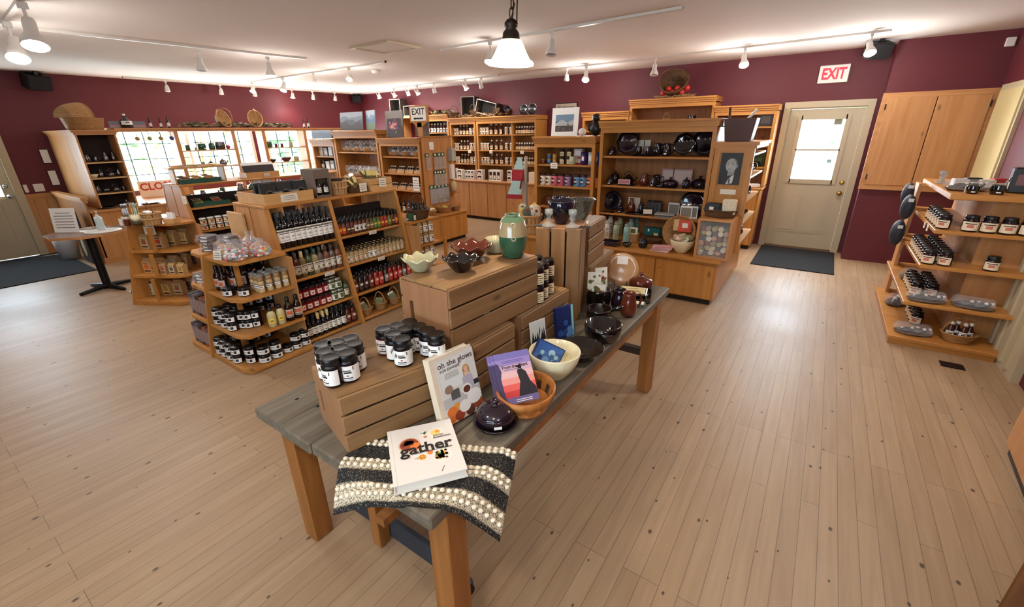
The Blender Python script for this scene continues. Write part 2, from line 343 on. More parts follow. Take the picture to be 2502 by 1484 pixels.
# --- front door in the left wall
tb = MB(); tb.box(XL, XL + .03, 1.30, 1.40, 0, 2.12, C_); tb.box(XL, XL + .03, .26, .36, 0, 2.12, C_); tb.box(XL, XL + .03, .36, 1.30, 2.03, 2.12, C_); trim(2, tb)
D = bpy.data.objects.new('door_2', None); COL.objects.link(D); struct(D); mb = MB(); xd = XL - .06
for q in ((.36, .47, 0.01, 2.03), (1.19, 1.30, .01, 2.03), (.47, 1.19, .01, .95), (.47, 1.19, 1.9, 2.03)): mb.box(xd, xd + .045, q[0], q[1], q[2], q[3], DOORP)
for s_ in (1, -1):
    T = TR((xd + .05, .83, .48), rx=s_ * R(48)); mb.box(-.006, .012, -.36, .36, -.035, .035, DOORP, T=T)
for q in ((.47, 1.19, .85, .92), (.47, 1.19, .04, .11), (.47, .54, .11, .85), (1.12, 1.19, .11, .85)): mb.box(xd + .045, xd + .056, *q[:2], *q[2:], DOORP)
part('door_leaf', mb.mesh('door_leaf'), D); part('pane', MB().box(xd + .015, xd + .02, .47, 1.19, .95, 1.9, GLASS).mesh('pane'), D)
mb = MB(); mb.lathe([(0, 0), (.03, 0), (.03, .008), (.012, .012), (.012, .04), (.028, .046), (.03, .06), (.02, .07), (0, .072)], STEEL, 16, T=TR((xd + .045, 1.24, .95), ry=PI / 2)); part('door_knob', mb.mesh('door_knob'), D)
part('deadbolt', MB().lathe([(0, 0), (.028, 0), (.028, .012), (0, .016)], STEEL, 14, T=TR((xd + .045, 1.235, 1.10), ry=PI / 2)).mesh('deadbolt'), D)
# --- doorway trim on the right wall, wainscot and rails on the left
tb = MB(); tb.box(XR - .03, XR, 6.55, 7.46, 0, 2.16, C_); tb.box(XR - .045, XR - .03, 6.6, 7.40, 0.02, 2.10, mat('cream_door_far', (206, 190, 140), .5)); trim(3, tb)
tb = MB(); tb.box(XR - .05, XR, 4.30, 5.02, 0, 2.2, C_)
for q in (4.42, 4.56, 4.72, 4.86): tb.box(XR - .065, XR - .05, q, q + .05, .05, 2.15, C_)
trim(4, tb)
tb = MB(); tb.box(XL, XL + .022, 1.40, 1.74, 0, .92, PBY); tb.box(XL, XL + .05, 1.40, 1.74, .92, .96, PY); tb.box(XL, XL + .035, 1.40, 1.74, .885, .92, PY); tb.box(XL + .022, XL + .034, 1.40, 1.74, 0, .10, PY); trim(5, tb)
# --- hatch in the ceiling
hb = MB(); hp = [az(870, 115, HC), az(945, 128, HC), az(1018, 113, HC), az(945, 104, HC)]
hb.box(-4.86, -4.28, 3.80, 4.24, HC - .012, HC - .001, CEIL); hb.box(-4.90, -4.24, 3.76, 3.80, HC - .02, HC - .001, CREAM); hb.box(-4.90, -4.24, 4.24, 4.28, HC - .02, HC - .001, CREAM); hb.box(-4.90, -4.86, 3.8, 4.24, HC - .02, HC - .001, CREAM); hb.box(-4.28, -4.24, 3.8, 4.24, HC - .02, HC - .001, CREAM)
tag(hb.obj('ceiling_hatch'), 'square access hatch with thin frame in the white ceiling', 'hatch')
# ---------------------------------------------------------------- outdoors
GRASS = mat('sunlit_ground', (200, 200, 180), .9); LEAFS = [mat('leaf_green', (130, 190, 110), .6), mat('leaf_yellow_green', (190, 214, 120), .6), mat('leaf_blue_green', (120, 190, 150), .6)]
g = MB(); g.box(-40, XL - .16, -15, 30, -.3, -.12, GRASS); g.box(XL - .16, 30, YB + .31, 40, -.3, -.12, GRASS); struct(g.obj('ground_outside'))
def shrub(loc, rx, rz, n, label, cat='shrub', mi=0, leaf=.1):
    mb = MB(); st = MB(); t = empty('leafy_shrub' if cat == 'shrub' else 'garden_tree', label, cat, loc, group='greenery outside the windows')
    for i in range(n):
        a, b = rr(0, 2 * PI), math.acos(rr(-1, 1)); q = rr(.5, 1) ** .5; c = Vector((rx * q * sin(b) * cos(a), rx * q * sin(b) * sin(a), rz + rz * .95 * q * cos(b)))
        T = Matrix.Translation(c) @ Matrix.Rotation(rr(0, 6.28), 4, 'Z') @ Matrix.Rotation(rr(-1.2, 1.2), 4, 'X'); l = leaf * rr(.7, 1.4)
        mb.add([T @ Vector(v) for v in ((-l, 0, 0), (0, -l * .45, .01), (l, 0, 0), (0, l * .45, .01))], [(0, 1, 2, 3)], LEAFS[(mi + (rnd() > .7)) % 3])
    for i in range(5): st.tube([(0, 0, -.12), (rx * .3 * cos(i * 1.3), rx * .3 * sin(i * 1.3), rz), (rx * .6 * cos(i * 1.3), rx * .6 * sin(i * 1.3), rz * 1.5)], [.04, .025, .01], PZ, 6)
    part('foliage', mb.mesh('foliage'), t); part('stem', st.mesh('stem'), t); return t
for i, (x, y, rx, rz, lb) in enumerate(((-13.2, 3.0, 1.0, 1.25, 'tall bush outside the first window by the shelf tower'), (-13.6, 5.2, 1.1, 1.4, 'tall bush outside between the two display windows'), (-12.6, 6.9, .7, .95, 'small flowering bush outside the second display window'), (-13.4, 8.6, 1.1, 1.35, 'tall bush outside the far end of the display windows'))): shrub((x, y, 0), rx, rz, 420, lb, mi=i)
for x, y, rx, rz, lb, c in ((1.0, 14.5, 1.3, 1.5, 'leafy tree outside the back door at upper right of its glass', 'tree'), (-2.6, 16, 1.5, 1.7, 'leafy tree outside the back door at left of its glass', 'tree'), (1.0, 11.2, .55, .8, 'spiky green bush behind the person outside the back door', 'shrub')): shrub((x, y, 0), rx, rz, 600, lb, c, leaf=.14)
rl = empty('porch_railing', 'pale porch railing across the view through the back door', 'railing', (0, 11.9, 0)); mb = MB(); mb.box(-3, 3, -.04, .04, 1.05, 1.15, WHITE); mb.box(-3, 3, -.03, .03, .2, .28, WHITE); part('rail', mb.mesh('rail'), rl)
for i in range(7): part('post', MB().box(-3 + i, -2.92 + i, -.04, .04, -.12, 1.12, WHITE).mesh('post'), rl)
# daylight in the openings
daylight((XL - .02, (W1[0] + W1[1]) / 2, 1.4), (0, R(-90), 0), 1.0, 2.3, 80)
daylight((XL - .02, (W2[0] + W2[1]) / 2, 1.4), (0, R(-90), 0), 1.0, 2.2, 80)
daylight((XL - .02, .83, 1.42), (0, R(-90), 0), .9, .7, 30)
daylight((-.15, YB + .10, 1.45), (R(-90), 0, 0), .52, .84, 60)
for x in (-.4,): daylight((x, YN - .02, 1.5), (R(90), 0, 0), 2.6, 1.3, 14)  # fill lamp in the added rear window
# ================================================================ track lighting
HEADW = mat('track_white', (214, 210, 204), .35)
def head_meshes():
    out = {}
    a = MB(); a.box(-.014, .014, -.02, .02, -.03, 0, HEADW); a.cyl(.008, -.09, -.03, HEADW, 8); out['stem'] = a.mesh('stem')
    b = MB(); b.lathe([(0, .055), (.026, .05), (.03, .03), (.03, -.02), (.045, -.05), (.056, -.075), (.058, -.095), (.052, -.095), (.048, -.075), (0, -.07)], HEADW, 18); out['bell'] = b.mesh('lamp_head')
    g = MB(); g.box(-.008, .008, -.038, -.032, -.03, .06, HEADW); g.box(-.008, .008, .032, .038, -.03, .06, HEADW); g.lathe([(0, .03), (.03, .03), (.034, -.01), (.04, -.035), (.034, -.06), (.0, -.06)], HEADW, 14); out['open'] = g.mesh('lamp_head')
    c = MB(); c.lathe([(0, 0), (.047, 0), (.045, -.004), (0, -.008)], BULB, 16); out['lit'] = c.mesh('bulb')
    c = MB(); c.lathe([(0, 0), (.047, 0), (.045, -.004), (0, -.008)], mat('unlit_bulb', (200, 200, 196), .2), 16); out['off'] = c.mesh('bulb'); return out
HM = head_meshes()
def head(loc, label, on, kind='bell', tilt=0, az_=0, e=0, group='track lamp heads', s=1):
    t = empty('track_lamp', label, 'track lamp', loc, group=group); t.scale = (s, s, s); part('stem', HM['stem'], t)
    h = part('lamp_head', HM[kind], t, (0, 0, -.12), (tilt, 0, az_)); part('bulb', HM['lit' if on else 'off'], h, (0, 0, -.076 if kind == 'bell' else -.045))
    if on and e:
        q = lamp('SPOT', (0, 0, 0), e * KEY, (1, .94, .88), spot_size=R(140), spot_blend=.8, shadow_soft_size=.05); q.parent = h; q.location = (0, 0, -.115)
        q = lamp('POINT', (0, 0, 0), e * KEY * LEAK_FILL, (1, .95, .90), shadow_soft_size=.07); q.parent = t; q.location = (0, 0, -.26)   # added point lamp, brightens the ceiling like spill from the head
    return t
def track(name_label, p0, p1):
    a, b = Vector(p0), Vector(p1); d = b - a; t = MB(); t.box(0, d.length, -.018, .018, -.022, 0, HEADW); t.box(0, .012, -.02, .02, -.026, 0, HEADW); t.box(d.length - .012, d.length, -.02, .02, -.026, 0, HEADW)
    o = t.obj('ceiling_track', loc=a); o.rotation_euler = (0, 0, math.atan2(d.y, d.x)); return tag(o, name_label, 'track')
Z = HC
track('white ceiling track running over the small round table toward the window wall', (-6.3, 1.3, Z), (-5.97, 3.86, Z))
track('white ceiling track with four open lamps above the seed shelves', (-9.3, 4.72, Z), (-5.4, 4.72, Z))
track('white ceiling track behind the hanging pendant lamp', (-4.15, 4.5, Z), (-1.25, 4.38, Z))
track('white ceiling track along the wall above the pottery hutch and back door', (-3.95, 7.02, Z), (.30, 6.74, Z))
track('white ceiling track along the wall above the syrup shelves', (-9.9, 7.45, Z), (-5.1, 7.02, Z))
track('white ceiling track close to the display windows', (-9.9, 3.0, Z), (-9.9, 7.0, Z))
track('white ceiling track at top left corner of the photo', (-6.45, 1.15, Z), (-5.0, 1.07, Z))
# ---------------------------------------------------------------- lamp heads
PH = 'track lamp heads'
for x, y, on, e, lb in ((-6.30, 2.70, 0, 0, 'unlit white track lamp near the middle of the track over the round table'), (-6.15, 3.44, 1, 26, 'lit white track lamp nearer the end of the track over the round table'),
    (-5.62, 1.18, 0, 0, '')):
    if lb: head((x, y, Z - .02), lb, on, 'bell', 0, .6, e)
for i, (x, on) in enumerate(((-9.15, 1), (-8.08, 1), (-7.16, 1), (-6.24, 1))): head((x, 4.72, Z - .02), f'lit open track lamp, {ORD[i]} from the window wall on the track above the seed shelves', on, 'open' if i != 1 else 'bell', R(-28), .4, 18)
head((-2.55, 4.44, Z - .02), 'large unlit white track lamp to the right of the hanging pendant', 0, 'bell', R(-12), .3)
head((-3.36, 4.47, Z - .02), 'lit track lamp half hidden behind the hanging pendant shade', 1, 'bell', R(-25), .3, 30)
for x, y, on, kd, e, lb in ((-3.73, 7.0, 0, 'open', 0, 'small unlit track lamp at the left end of the track above the pottery hutch'), (-3.38, 6.98, 1, 'bell', 55, 'glaring lit track lamp above the Washrooms sign'), (-2.28, 6.92, 0, 'bell', 0, 'unlit white track lamp above the apple basket'), (-1.12, 6.84, 1, 'bell', 55, 'glaring lit track lamp left of the red EXIT sign'), (.14, 6.75, 1, 'bell', 55, 'lit track lamp beside the black speaker near the right end of the track')): head((x, y, Z - .02), lb, on, kd, R(-35) if on else R(-10), .35, e)
for i, (x, on) in enumerate(((-8.75, 1), (-8.18, 1), (-7.69, 0), (-7.38, 1), (-6.84, 0), (-5.95, 1), (-5.54, 0))): head((x, 7.45 - (x + 9.9) * .0896, Z - .02), f'{"lit" if on else "unlit"} open track lamp, {ORD[i]} from the corner on the track above the syrup shelves', on, 'open', R(30) if i % 2 else R(15), -.3, 26)
for i, (y, on) in enumerate(((3.6, 0), (4.49, 0), (5.13, 0), (5.94, 1), (6.43, 0), (7.0, 0))): head((-9.9, y, Z - .02), f'{"lit" if on else "unlit"} track lamp, {ORD[i]} from the left on the track close to the display windows', on, 'open', R(15), 1.5, 18)
for x, y, on, ti, lb in ((-5.12, 1.08, 1, R(-24), 'large lit track lamp in the top left corner of the photo'), (-6.02, 1.13, 1, R(-30), 'lit track lamp at the left edge, below the larger corner lamp')): head((x, y, Z - .02), lb, on, 'bell', ti, R(70), 26, s=1.4)
# unseen track lamps added behind and beside the viewer as fill light
track('added white ceiling track, unseen, for fill lamps over the near aisle', (-1.9, -.3, Z), (1.2, -.3, Z)); track('added white ceiling track, unseen, for fill lamps over the shop front', (-8.5, -.9, Z), (-3.2, -.9, Z))
for x in (-1.6, -.3, 1.0): head((x, -.3, Z - .02), 'added fill track lamp over the near aisle, unseen behind the viewer', 1, 'bell', R(22), .2, 26)
for x in (-8.0, -5.6, -3.6): head((x, -.9, Z - .02), 'added fill track lamp over the shop front, unseen behind the viewer', 1, 'bell', R(25), .2, 8)
head((.55, 3.6, Z - .02), 'added fill track lamp, unseen, over the right aisle', 1, 'bell', R(-10), .2, 44)
# ---------------------------------------------------------------- pendant
pl = empty('pendant_lamp', 'hanging pendant lamp with glowing bell glass shade on a bronze chain', 'pendant lamp', (-1.2, 1.74, 2.02)); pl.rotation_euler = (0, R(2), 0)
mb = MB(); mb.lathe([(.098, 0), (.100, .006), (.094, .014), (.082, .022), (.066, .05), (.052, .08), (.042, .094), (.036, .094), (.046, .078), (.060, .048), (.078, .02), (.094, .004)], mat('glowing_shade', (255, 244, 215), .4, emit=(255, 226, 160), es=3.0), 28); part('glass_shade', mb.mesh('glass_shade'), pl)
mb = MB(); mb.lathe([(.038, .092), (.034, .12), (.022, .135), (.028, .142), (.028, .155), (.018, .168), (.0, .175)], DKMET, 20); part('socket_cap', mb.mesh('socket_cap'), pl)
part('bulb', MB().ball(.026, (0, 0, .045), BULB, 12, 8).mesh('bulb'), pl)
mb = MB()
for i in range(16):
    c = Vector((.004 * (i % 2), 0, .19 + i * .034)); a = Vector((0, 1, 0)) if i % 2 else Vector((1, 0, 0)); mb.tube([c + a * (.009 * cos(t)) + Vector((0, 0, .021 * sin(t))) for t in [2 * PI * k / 10 for k in range(10)]], .0028, DKMET, 5, True)
part('chain', mb.mesh('chain'), pl)
mb = MB(); mb.tube([(.0, .0, .17), (.016, .0, .22), (-.012, 0, .27), (.022, 0, .33), (.034, 0, .30), (.030, 0, .25), (.028, .0, .15), (.03, 0, .34), (.02, 0, .45), (.012, 0, .7)], .0028, DKMET, 5); part('cord', mb.mesh('cord'), pl)
part('canopy', MB().lathe([(0, .70), (.06, .70), (.05, .675), (.012, .66), (0, .66)], DKMET, 16).mesh('canopy'), pl)
lamp('POINT', (-1.2, 1.74, 1.98), 20 * KEY, (1, .84, .66), shadow_soft_size=.06)
# ---------------------------------------------------------------- wall and ceiling fittings
sd = ay(895 + 22, 178, 5.3); o = MB().lathe([(0, 0), (.06, 0), (.065, -.012), (.05, -.04), (0, -.045)], WPL, 20).obj('smoke_detector', loc=(-6.28, 5.26, HC)); tag(o, 'small round white smoke detector on the ceiling', 'smoke detector')
def speaker(loc, rz, lb, s=1, tilt=.35):
    t = empty('speaker', lb, 'speaker', loc, rz); T = TR(rx=tilt); b = MB(); b.chamfer(-.11 * s, .11 * s, -.075 * s, .075 * s, -.19 * s, -.03 * s, BLACK, .01, T); part('cabinet', b.mesh('cabinet'), t)
    g = MB(); g.box(-.10 * s, .10 * s, -.083 * s, -.076 * s, -.18 * s, -.04 * s, mat('speaker_cloth', (24, 24, 27), .9), T); part('grille', g.mesh('grille'), t); part('bracket', MB().box(-.02, .02, -.02, .02, -.05, 0, BLACK).mesh('bracket'), t); return t
speaker((XL + .20, 2.0, HC), PI / 2 + .2, 'black wall speaker hung under the ceiling above the left door', 1.3); speaker((.26, 7.35, HC), .5, 'black speaker hung under the ceiling at the end of the wall track', 1.1); speaker((-10.08, 7.75, HC), .8, 'small black speaker in the far corner under the ceiling', 1)
t = empty('exit_sign', 'lit sign with red EXIT letters on the wall above the back door', 'sign', (-.155, YB, 2.43)); mb = MB(); mb.chamfer(-.17, .17, -.045, 0, -.11, .11, WPL, .006); part('housing', mb.mesh('housing'), t)
mb = MB(); text_mesh(mb, 'EXIT', .19, mat('exit_letters', (230, 40, 50), .5, emit=(255, 30, 50), es=1.6), FRONT(0, -.0465, -.003), .001, .006, .27); part('lettering', mb.mesh('lettering'), t)
o = MB().chamfer(1.36, 1.44, YC - .03, YC, 2.55, 2.64, WPL, .006).obj('wall_sensor'); tag(o, 'small white sensor high on the wall at far right', 'sensor')
for y0, y1, n, lb in ((1.42, 1.465, 1, 'single white light switch plate beside the left door'), (1.53, 1.65, 3, 'wide white switch plate with three switches left of the shelf tower')):
    t = empty('switch_plate', lb, 'light switch', (XL, (y0 + y1) / 2, 1.045)); w_ = (y1 - y0) / 2; part('plate', MB().chamfer(0, .008, -w_, w_, -.06, .06, WPL, .003).mesh('plate'), t)
    for k in range(n): part('switch', MB().box(.008, .016, -.006 + (k - (n - 1) / 2) * .032, .006 + (k - (n - 1) / 2) * .032, -.012, .012, WHITE).mesh('switch'), t)
for z0, z1, lb in ((1.40, 1.62, 'upper framed notice on the wall beside the shelf tower'), (1.06, 1.30, 'lower framed notice on the wall beside the shelf tower')):
    t = empty('wall_notice', lb, 'notice', (XL, 1.80, 0)); part('frame', MB().box(0, .015, -.055, .055, z0, z1, BLACK).mesh('frame'), t); part('sheet', MB().box(.015, .017, -.045, .045, z0 + .01, z1 - .01, PAPERW).mesh('sheet'), t)
# wall cupboard on the stepped wall
t = empty('wall_cupboard', 'wide pine wall cupboard with two plain doors right of the back door', 'cupboard', (.94, YC, 1.56)); mb = MB()
for q in ((-.52, .52, -.58, -.52), (-.52, .52, .52, .58), (-.52, -.465, -.52, .52), (.465, .52, -.52, .52)): mb.box(q[0], q[1], -.05, 0, q[2], q[3], PX)
part('frame', mb.mesh('frame'), t)
for s_, x0, x1 in ((0, -.465, -.004), (1, .004, .465)):
    d = part('door', MB().chamfer(x0, x1, -.058, -.036, -.52, .52, PZ, .004).mesh('door'), t)
    for z in (-.42, .42): part('hinge', MB().box((x0 - .012) if not s_ else x1 - .002, (x0 + .002) if not s_ else x1 + .012, -.066, -.058, z - .035, z + .035, DKMET).mesh('hinge'), d)
# mats
o = MB().chamfer(-.60, .36, 6.66, 7.92, .0005, .012, MATM, .005).obj('door_mat'); tag(o, 'black rubber mat on the floor in front of the back door', 'mat')
o = MB().chamfer(XL + .06, -8.32, -.4, 1.54, .0005, .012, MATM, .005).obj('door_mat'); tag(o, 'large black mat on the floor in front of the left door', 'mat')
# ================================================================ furniture helpers
def cornice(mb, x0, x1, y0, y1, z, m, o=.05, o2=.012):
    for k, (d, h0, h1) in enumerate(((.015, -.075, -.05), (.03, -.05, -.022), (o, -.022, 0))): e = min(d, o2); mb.box(x0 - e, x1 + e, y0 - d, y1, z + h0, z + h1, m)
def hutch(name, label, x0, x1, yf, yb, z0, zt, zs, wx=PDX, wz=PDZ, back=PBX, cat='shelf unit', group=None, mids=(), corn=True, bottom=True):
    """open-front shelf unit facing -y; zs = upper faces of its shelves"""
    t = empty(name, label, cat, ((x0 + x1) / 2, yf, z0), group=group); ox, oy = (x0 + x1) / 2, yf; w_ = (x1 - x0) / 2; dp = yb - yf; h = zt - z0
    for s_ in (-1, 1): part('side_panel', MB().box(min(s_ * w_, s_ * (w_ - .022)), max(s_ * w_, s_ * (w_ - .022)), 0, dp, 0, h - .075, wz).mesh('side_panel'), t)
    for m_ in mids: part('divider', MB().box(m_ - ox - .011, m_ - ox + .011, .004, dp - .012, .0, h - .075, wz).mesh('divider'), t)
    part('back_panel', MB().box(-w_ + .022, w_ - .022, dp - .012, dp, 0, h - .075, back).mesh('back_panel'), t)
    for z in zs: part('shelf', MB().chamfer(-w_ + .022, w_ - .022, .006, dp - .012, z - z0 - .022, z - z0, wx, .003).mesh('shelf'), t)
    ff = MB()
    for s_ in (-1, 1): ff.box(min(s_ * w_, s_ * (w_ - .04)), max(s_ * w_, s_ * (w_ - .04)), -.018, 0, 0, h - .13, wz)
    ff.box(-w_, w_, -.018, 0, h - .13, h - .075, wx); part('face_frame', ff.mesh('face_frame'), t)
    tp = MB(); tp.box(-w_, w_, 0, dp, h - .085, h - .075, wx)
    if corn: cornice(tp, -w_, w_, -.018, dp, h, wx)
    part('cornice', tp.mesh('cornice'), t); return t
def base_cab(name, label, x0, x1, y0, y1, zt, doors, wx=PDX, wz=PDZ, cat='cabinet', group=None, over=.03, knobs=True, kick=.06, side='right'):
    t = empty(name, label, cat, ((x0 + x1) / 2, y0, 0), group=group); w_ = (x1 - x0) / 2; dp = y1 - y0; oy = y0
    part('body', MB().box(-w_, w_, .02, dp, kick, zt - .03, wz).box(-w_ + .03, w_ - .03, .05, dp - .03, 0, kick, DKMET).mesh('body'), t)
    part('countertop', MB().chamfer(-w_ - over, w_ + over, -over, dp + over * .3, zt - .03, zt, wx, .005).mesh('countertop'), t)
    n = doors
    for i in range(n):
        a = -w_ + .02 + (2 * w_ - .04) * i / n + .006; b = -w_ + .02 + (2 * w_ - .04) * (i + 1) / n - .006
        d = part('door', MB().chamfer(a, b, 0, .022, kick + .01, zt - .06, wz, .005).mesh('door'), t)
        if knobs: part('knob', MB().lathe([(0, 0), (.008, 0), (.008, .012), (.016, .02), (.014, .03), (0, .033)], wx, 12, T=TR(((a + .04), 0, zt - .14), rx=PI / 2)).mesh('knob'), d)
    return t
# ---- pottery hutch (right of centre): bench, upper shelves, end column
base_cab('bench_cabinet', 'orange pine bench cabinet with two big doors under the dark pottery shelves', -1.97, -.71, 4.70, 6.25, .50, 2)
base_cab('bench_cabinet', 'orange pine bench cabinet under the chai tin shelves, behind the tall crate', -3.24, -2.03, 4.72, 6.25, .50, 3)
FZ = [.805, 1.137, 1.475]; EZ = [.82, 1.09, 1.36]
hutch('display_hutch', 'tall pine hutch holding dark glazed pottery on three shelves', -2.265, -.985, 5.15, 5.62, .5, 1.86, FZ)
hutch('display_hutch', 'lower pine hutch with chai tins, left of the dark pottery hutch', -3.18, -2.325, 5.15, 5.62, .5, 1.70, EZ)
t = empty('end_column', 'narrow pine end column bearing the black and white portrait', 'end column', (-.79, 5.12, .5)); part('front_panel', MB().box(-.185, .185, 0, .022, 0, 1.10, PDZ).box(-.185, -.13, -.012, 0, .40, 1.10, PDZ).box(.13, .185, -.012, 0, .40, 1.10, PDZ).box(-.13, .13, -.012, 0, 1.03, 1.10, PDX).mesh('front_panel'), t)
part('back_panel', MB().box(-.185, -.165, .022, .95, 0, 1.10, PDZ).mesh('back_panel'), t); part('cornice', MB().box(-.20, .22, -.03, .97, 1.10, 1.13, PDX).box(-.19, .20, -.02, .96, 1.07, 1.10, PDX).mesh('cornice'), t)
for z in (.08, .30, .54, .78, 1.0): part('shelf', MB().box(-.165, .185, .03, .95, z, z + .018, PAL).mesh('shelf'), t)
# ---- wall shelves behind the pottery hutch
for x0, x1, zt, z0, zs, lb in ((-3.70, -2.86, 2.06, 1.0, [1.42, 1.76], 'pine wall shelf unit under the Washrooms sign'), (-2.85, -1.53, 2.22, 1.0, [1.45, 1.86], 'taller pine wall shelf unit below the apple basket'), (-1.52, -.70, 2.07, .95, [1.22, 1.52, 1.78], 'pine wall shelf unit next to the back door, holding jars and pictures')): hutch('wall_shelf_unit', lb, x0, x1, 7.60, 7.985, z0, zt, zs)
base_cab('base_cabinet', 'orange pine base cabinet on the floor left of the back door', -1.52, -.73, 7.50, 7.98, .93, 2); base_cab('base_cabinet', 'pine base cabinet along the wall behind the pottery hutch', -3.70, -1.60, 7.50, 7.98, .93, 4)
# ---- syrup wall
DZ = [1.14, 1.42, 1.72]
hutch('wall_shelf_unit', 'narrow pine wall shelf of syrup bottles, nearest the window corner', -6.86, -6.15, 7.60, 7.985, .822, 2.06, DZ); hutch('wall_shelf_unit', 'wide two-bay pine wall shelf of syrup bottles, left of the apron', -6.12, -4.66, 7.60, 7.985, .822, 2.06, DZ, mids=(-5.24,))
hutch('wall_shelf_unit', 'corner shelf unit with grey plank back and syrup bottles behind the wooden EXIT sign', -7.75, -6.89, 7.60, 7.985, .822, 2.14, [1.18, 1.50, 1.78], back=wood('grey_planks', (120, 128, 134), (84, 92, 98), 0, boards=.08, board_axis=2, groove=(.02, .02, .02)))
base_cab('counter_cabinet', 'long pine counter with plain tall doors below the syrup shelves', -7.75, -3.78, 7.42, 7.96, .82, 8, wx=PX, wz=PZ, knobs=False)
# ---- gift basket hutches (middle)
CZ = {1: [.86, 1.13, 1.405], 2: [.80, 1.02, 1.463], 3: [.86, 1.13, 1.38]}
base_cab('bench_cabinet', 'orange pine bench cabinet with three baskets on its end, middle of the shop', -8.36, -5.10, 4.96, 5.95, .495, 6, over=.03)
hutch('display_hutch', 'pine hutch of gift baskets beside the hanging utensils and the white price sign', -6.37, -5.40, 5.24, 5.62, .495, 1.70, CZ[1], cat='shelf unit'); hutch('display_hutch', 'tallest pine hutch of gift baskets below the two mountain canvases', -7.62, -6.40, 5.24, 5.62, .495, 1.83, CZ[2]); hutch('display_hutch', 'low pine hutch nearest the windows with pale blue boxed goods', -8.36, -7.65, 5.24, 5.62, .495, 1.69, CZ[3])
t = empty('slatwall_panel', 'pine end panel with hooks holding packs of wooden utensils', 'panel', (-5.384, 5.25, .497)); part('board', MB().box(.001, .022, 0, .70, 0, 1.205, PBY).mesh('board'), t); part('top_cap', MB().box(.001, .04, -.02, .72, 1.205, 1.225, PDX).mesh('top_cap'), t)
# ---- window platform and shelf tower on the left
t = empty('window_platform', 'deep pine window platform with board front below the display windows', 'window platform', (-9.4, 1.74, 0)); part('top', MB().box(-.88, .78, 0, 5.7, .75, .78, PY).mesh('top'), t); part('front_boards', MB().box(.74, .76, 0.02, 5.7, 0, .75, PBY).mesh('front_boards'), t)
part('side_boards', MB().box(-.88, .76, -.02, 0, 0, .94, PBX).mesh('side_boards'), t); part('side_rail', MB().box(-.88, .79, -.05, .03, .94, .98, PX).box(-.88, .78, -.035, .02, .90, .94, PX).mesh('side_rail'), t); part('corner_block', MB().box(.76, .785, -.03, .16, 0, .09, PY).mesh('corner_block'), t)
def side_hutch(name, label, yf0, yf1, xf, xb, z0, zt, zs):
    """open shelf unit facing +x"""
    t = empty(name, label, 'shelf unit', (xf, (yf0 + yf1) / 2, z0)); w_ = (yf1 - yf0) / 2; d = xf - xb; h = zt - z0
    for s_ in (-1, 1): part('side_panel', MB().box(-d, 0, min(s_ * w_, s_ * (w_ - .022)), max(s_ * w_, s_ * (w_ - .022)), 0, h - .07, PZ).mesh('side_panel'), t)
    part('back_panel', MB().box(-.34, -.32, -w_ + .022, w_ - .022, 0, h - .07, mat('dark_back_board', (44, 32, 28), .8)).mesh('back_panel'), t)
    for z in zs: part('shelf', MB().chamfer(-.32, -.004, -w_ + .022, w_ - .022, z - z0 - .02, z - z0, PAL, .003).mesh('shelf'), t)
    c = MB()
    for o_, a, b in ((.012, -.07, -.04), (.03, -.04, -.018), (.045, -.018, 0)): c.box(-d, o_, -w_ - o_, w_ + o_, h + a, h + b, PY)
    part('cornice', c.mesh('cornice'), t); return t
WTZ = [.98, 1.19, 1.40, 1.62]
side_hutch('shelf_tower', 'deep pine shelf tower with silver pieces on pale shelves, beside the first window', 1.90, 2.36, -8.75, -10.25, .785, 1.88, [1.0, 1.22, 1.44])
# shelf frame in front of the windows
t = empty('window_shelf_frame', 'open pine shelf frame standing in front of the display windows', 'shelf frame', (-9.0, 2.40, .782))
for y in (.82, 1.72, 2.27, 3.12):
    part('post', MB().chamfer(-.25, .0, y - .03, y + .03, 0, 1.10, PZ, .004).mesh('post'), t)
part('top_board', MB().box(-.30, .04, .02, 4.2, 1.10, 1.125, PY).box(-.28, .02, .02, 4.2, 1.07, 1.10, PY).mesh('top_board'), t)
for y0, y1 in ((.85, 1.69), (2.30, 3.09)):
    for z in (.475, .75): part('shelf', MB().chamfer(-.25, .0, y0, y1, z, z + .018, PAL, .003).mesh('shelf'), t)
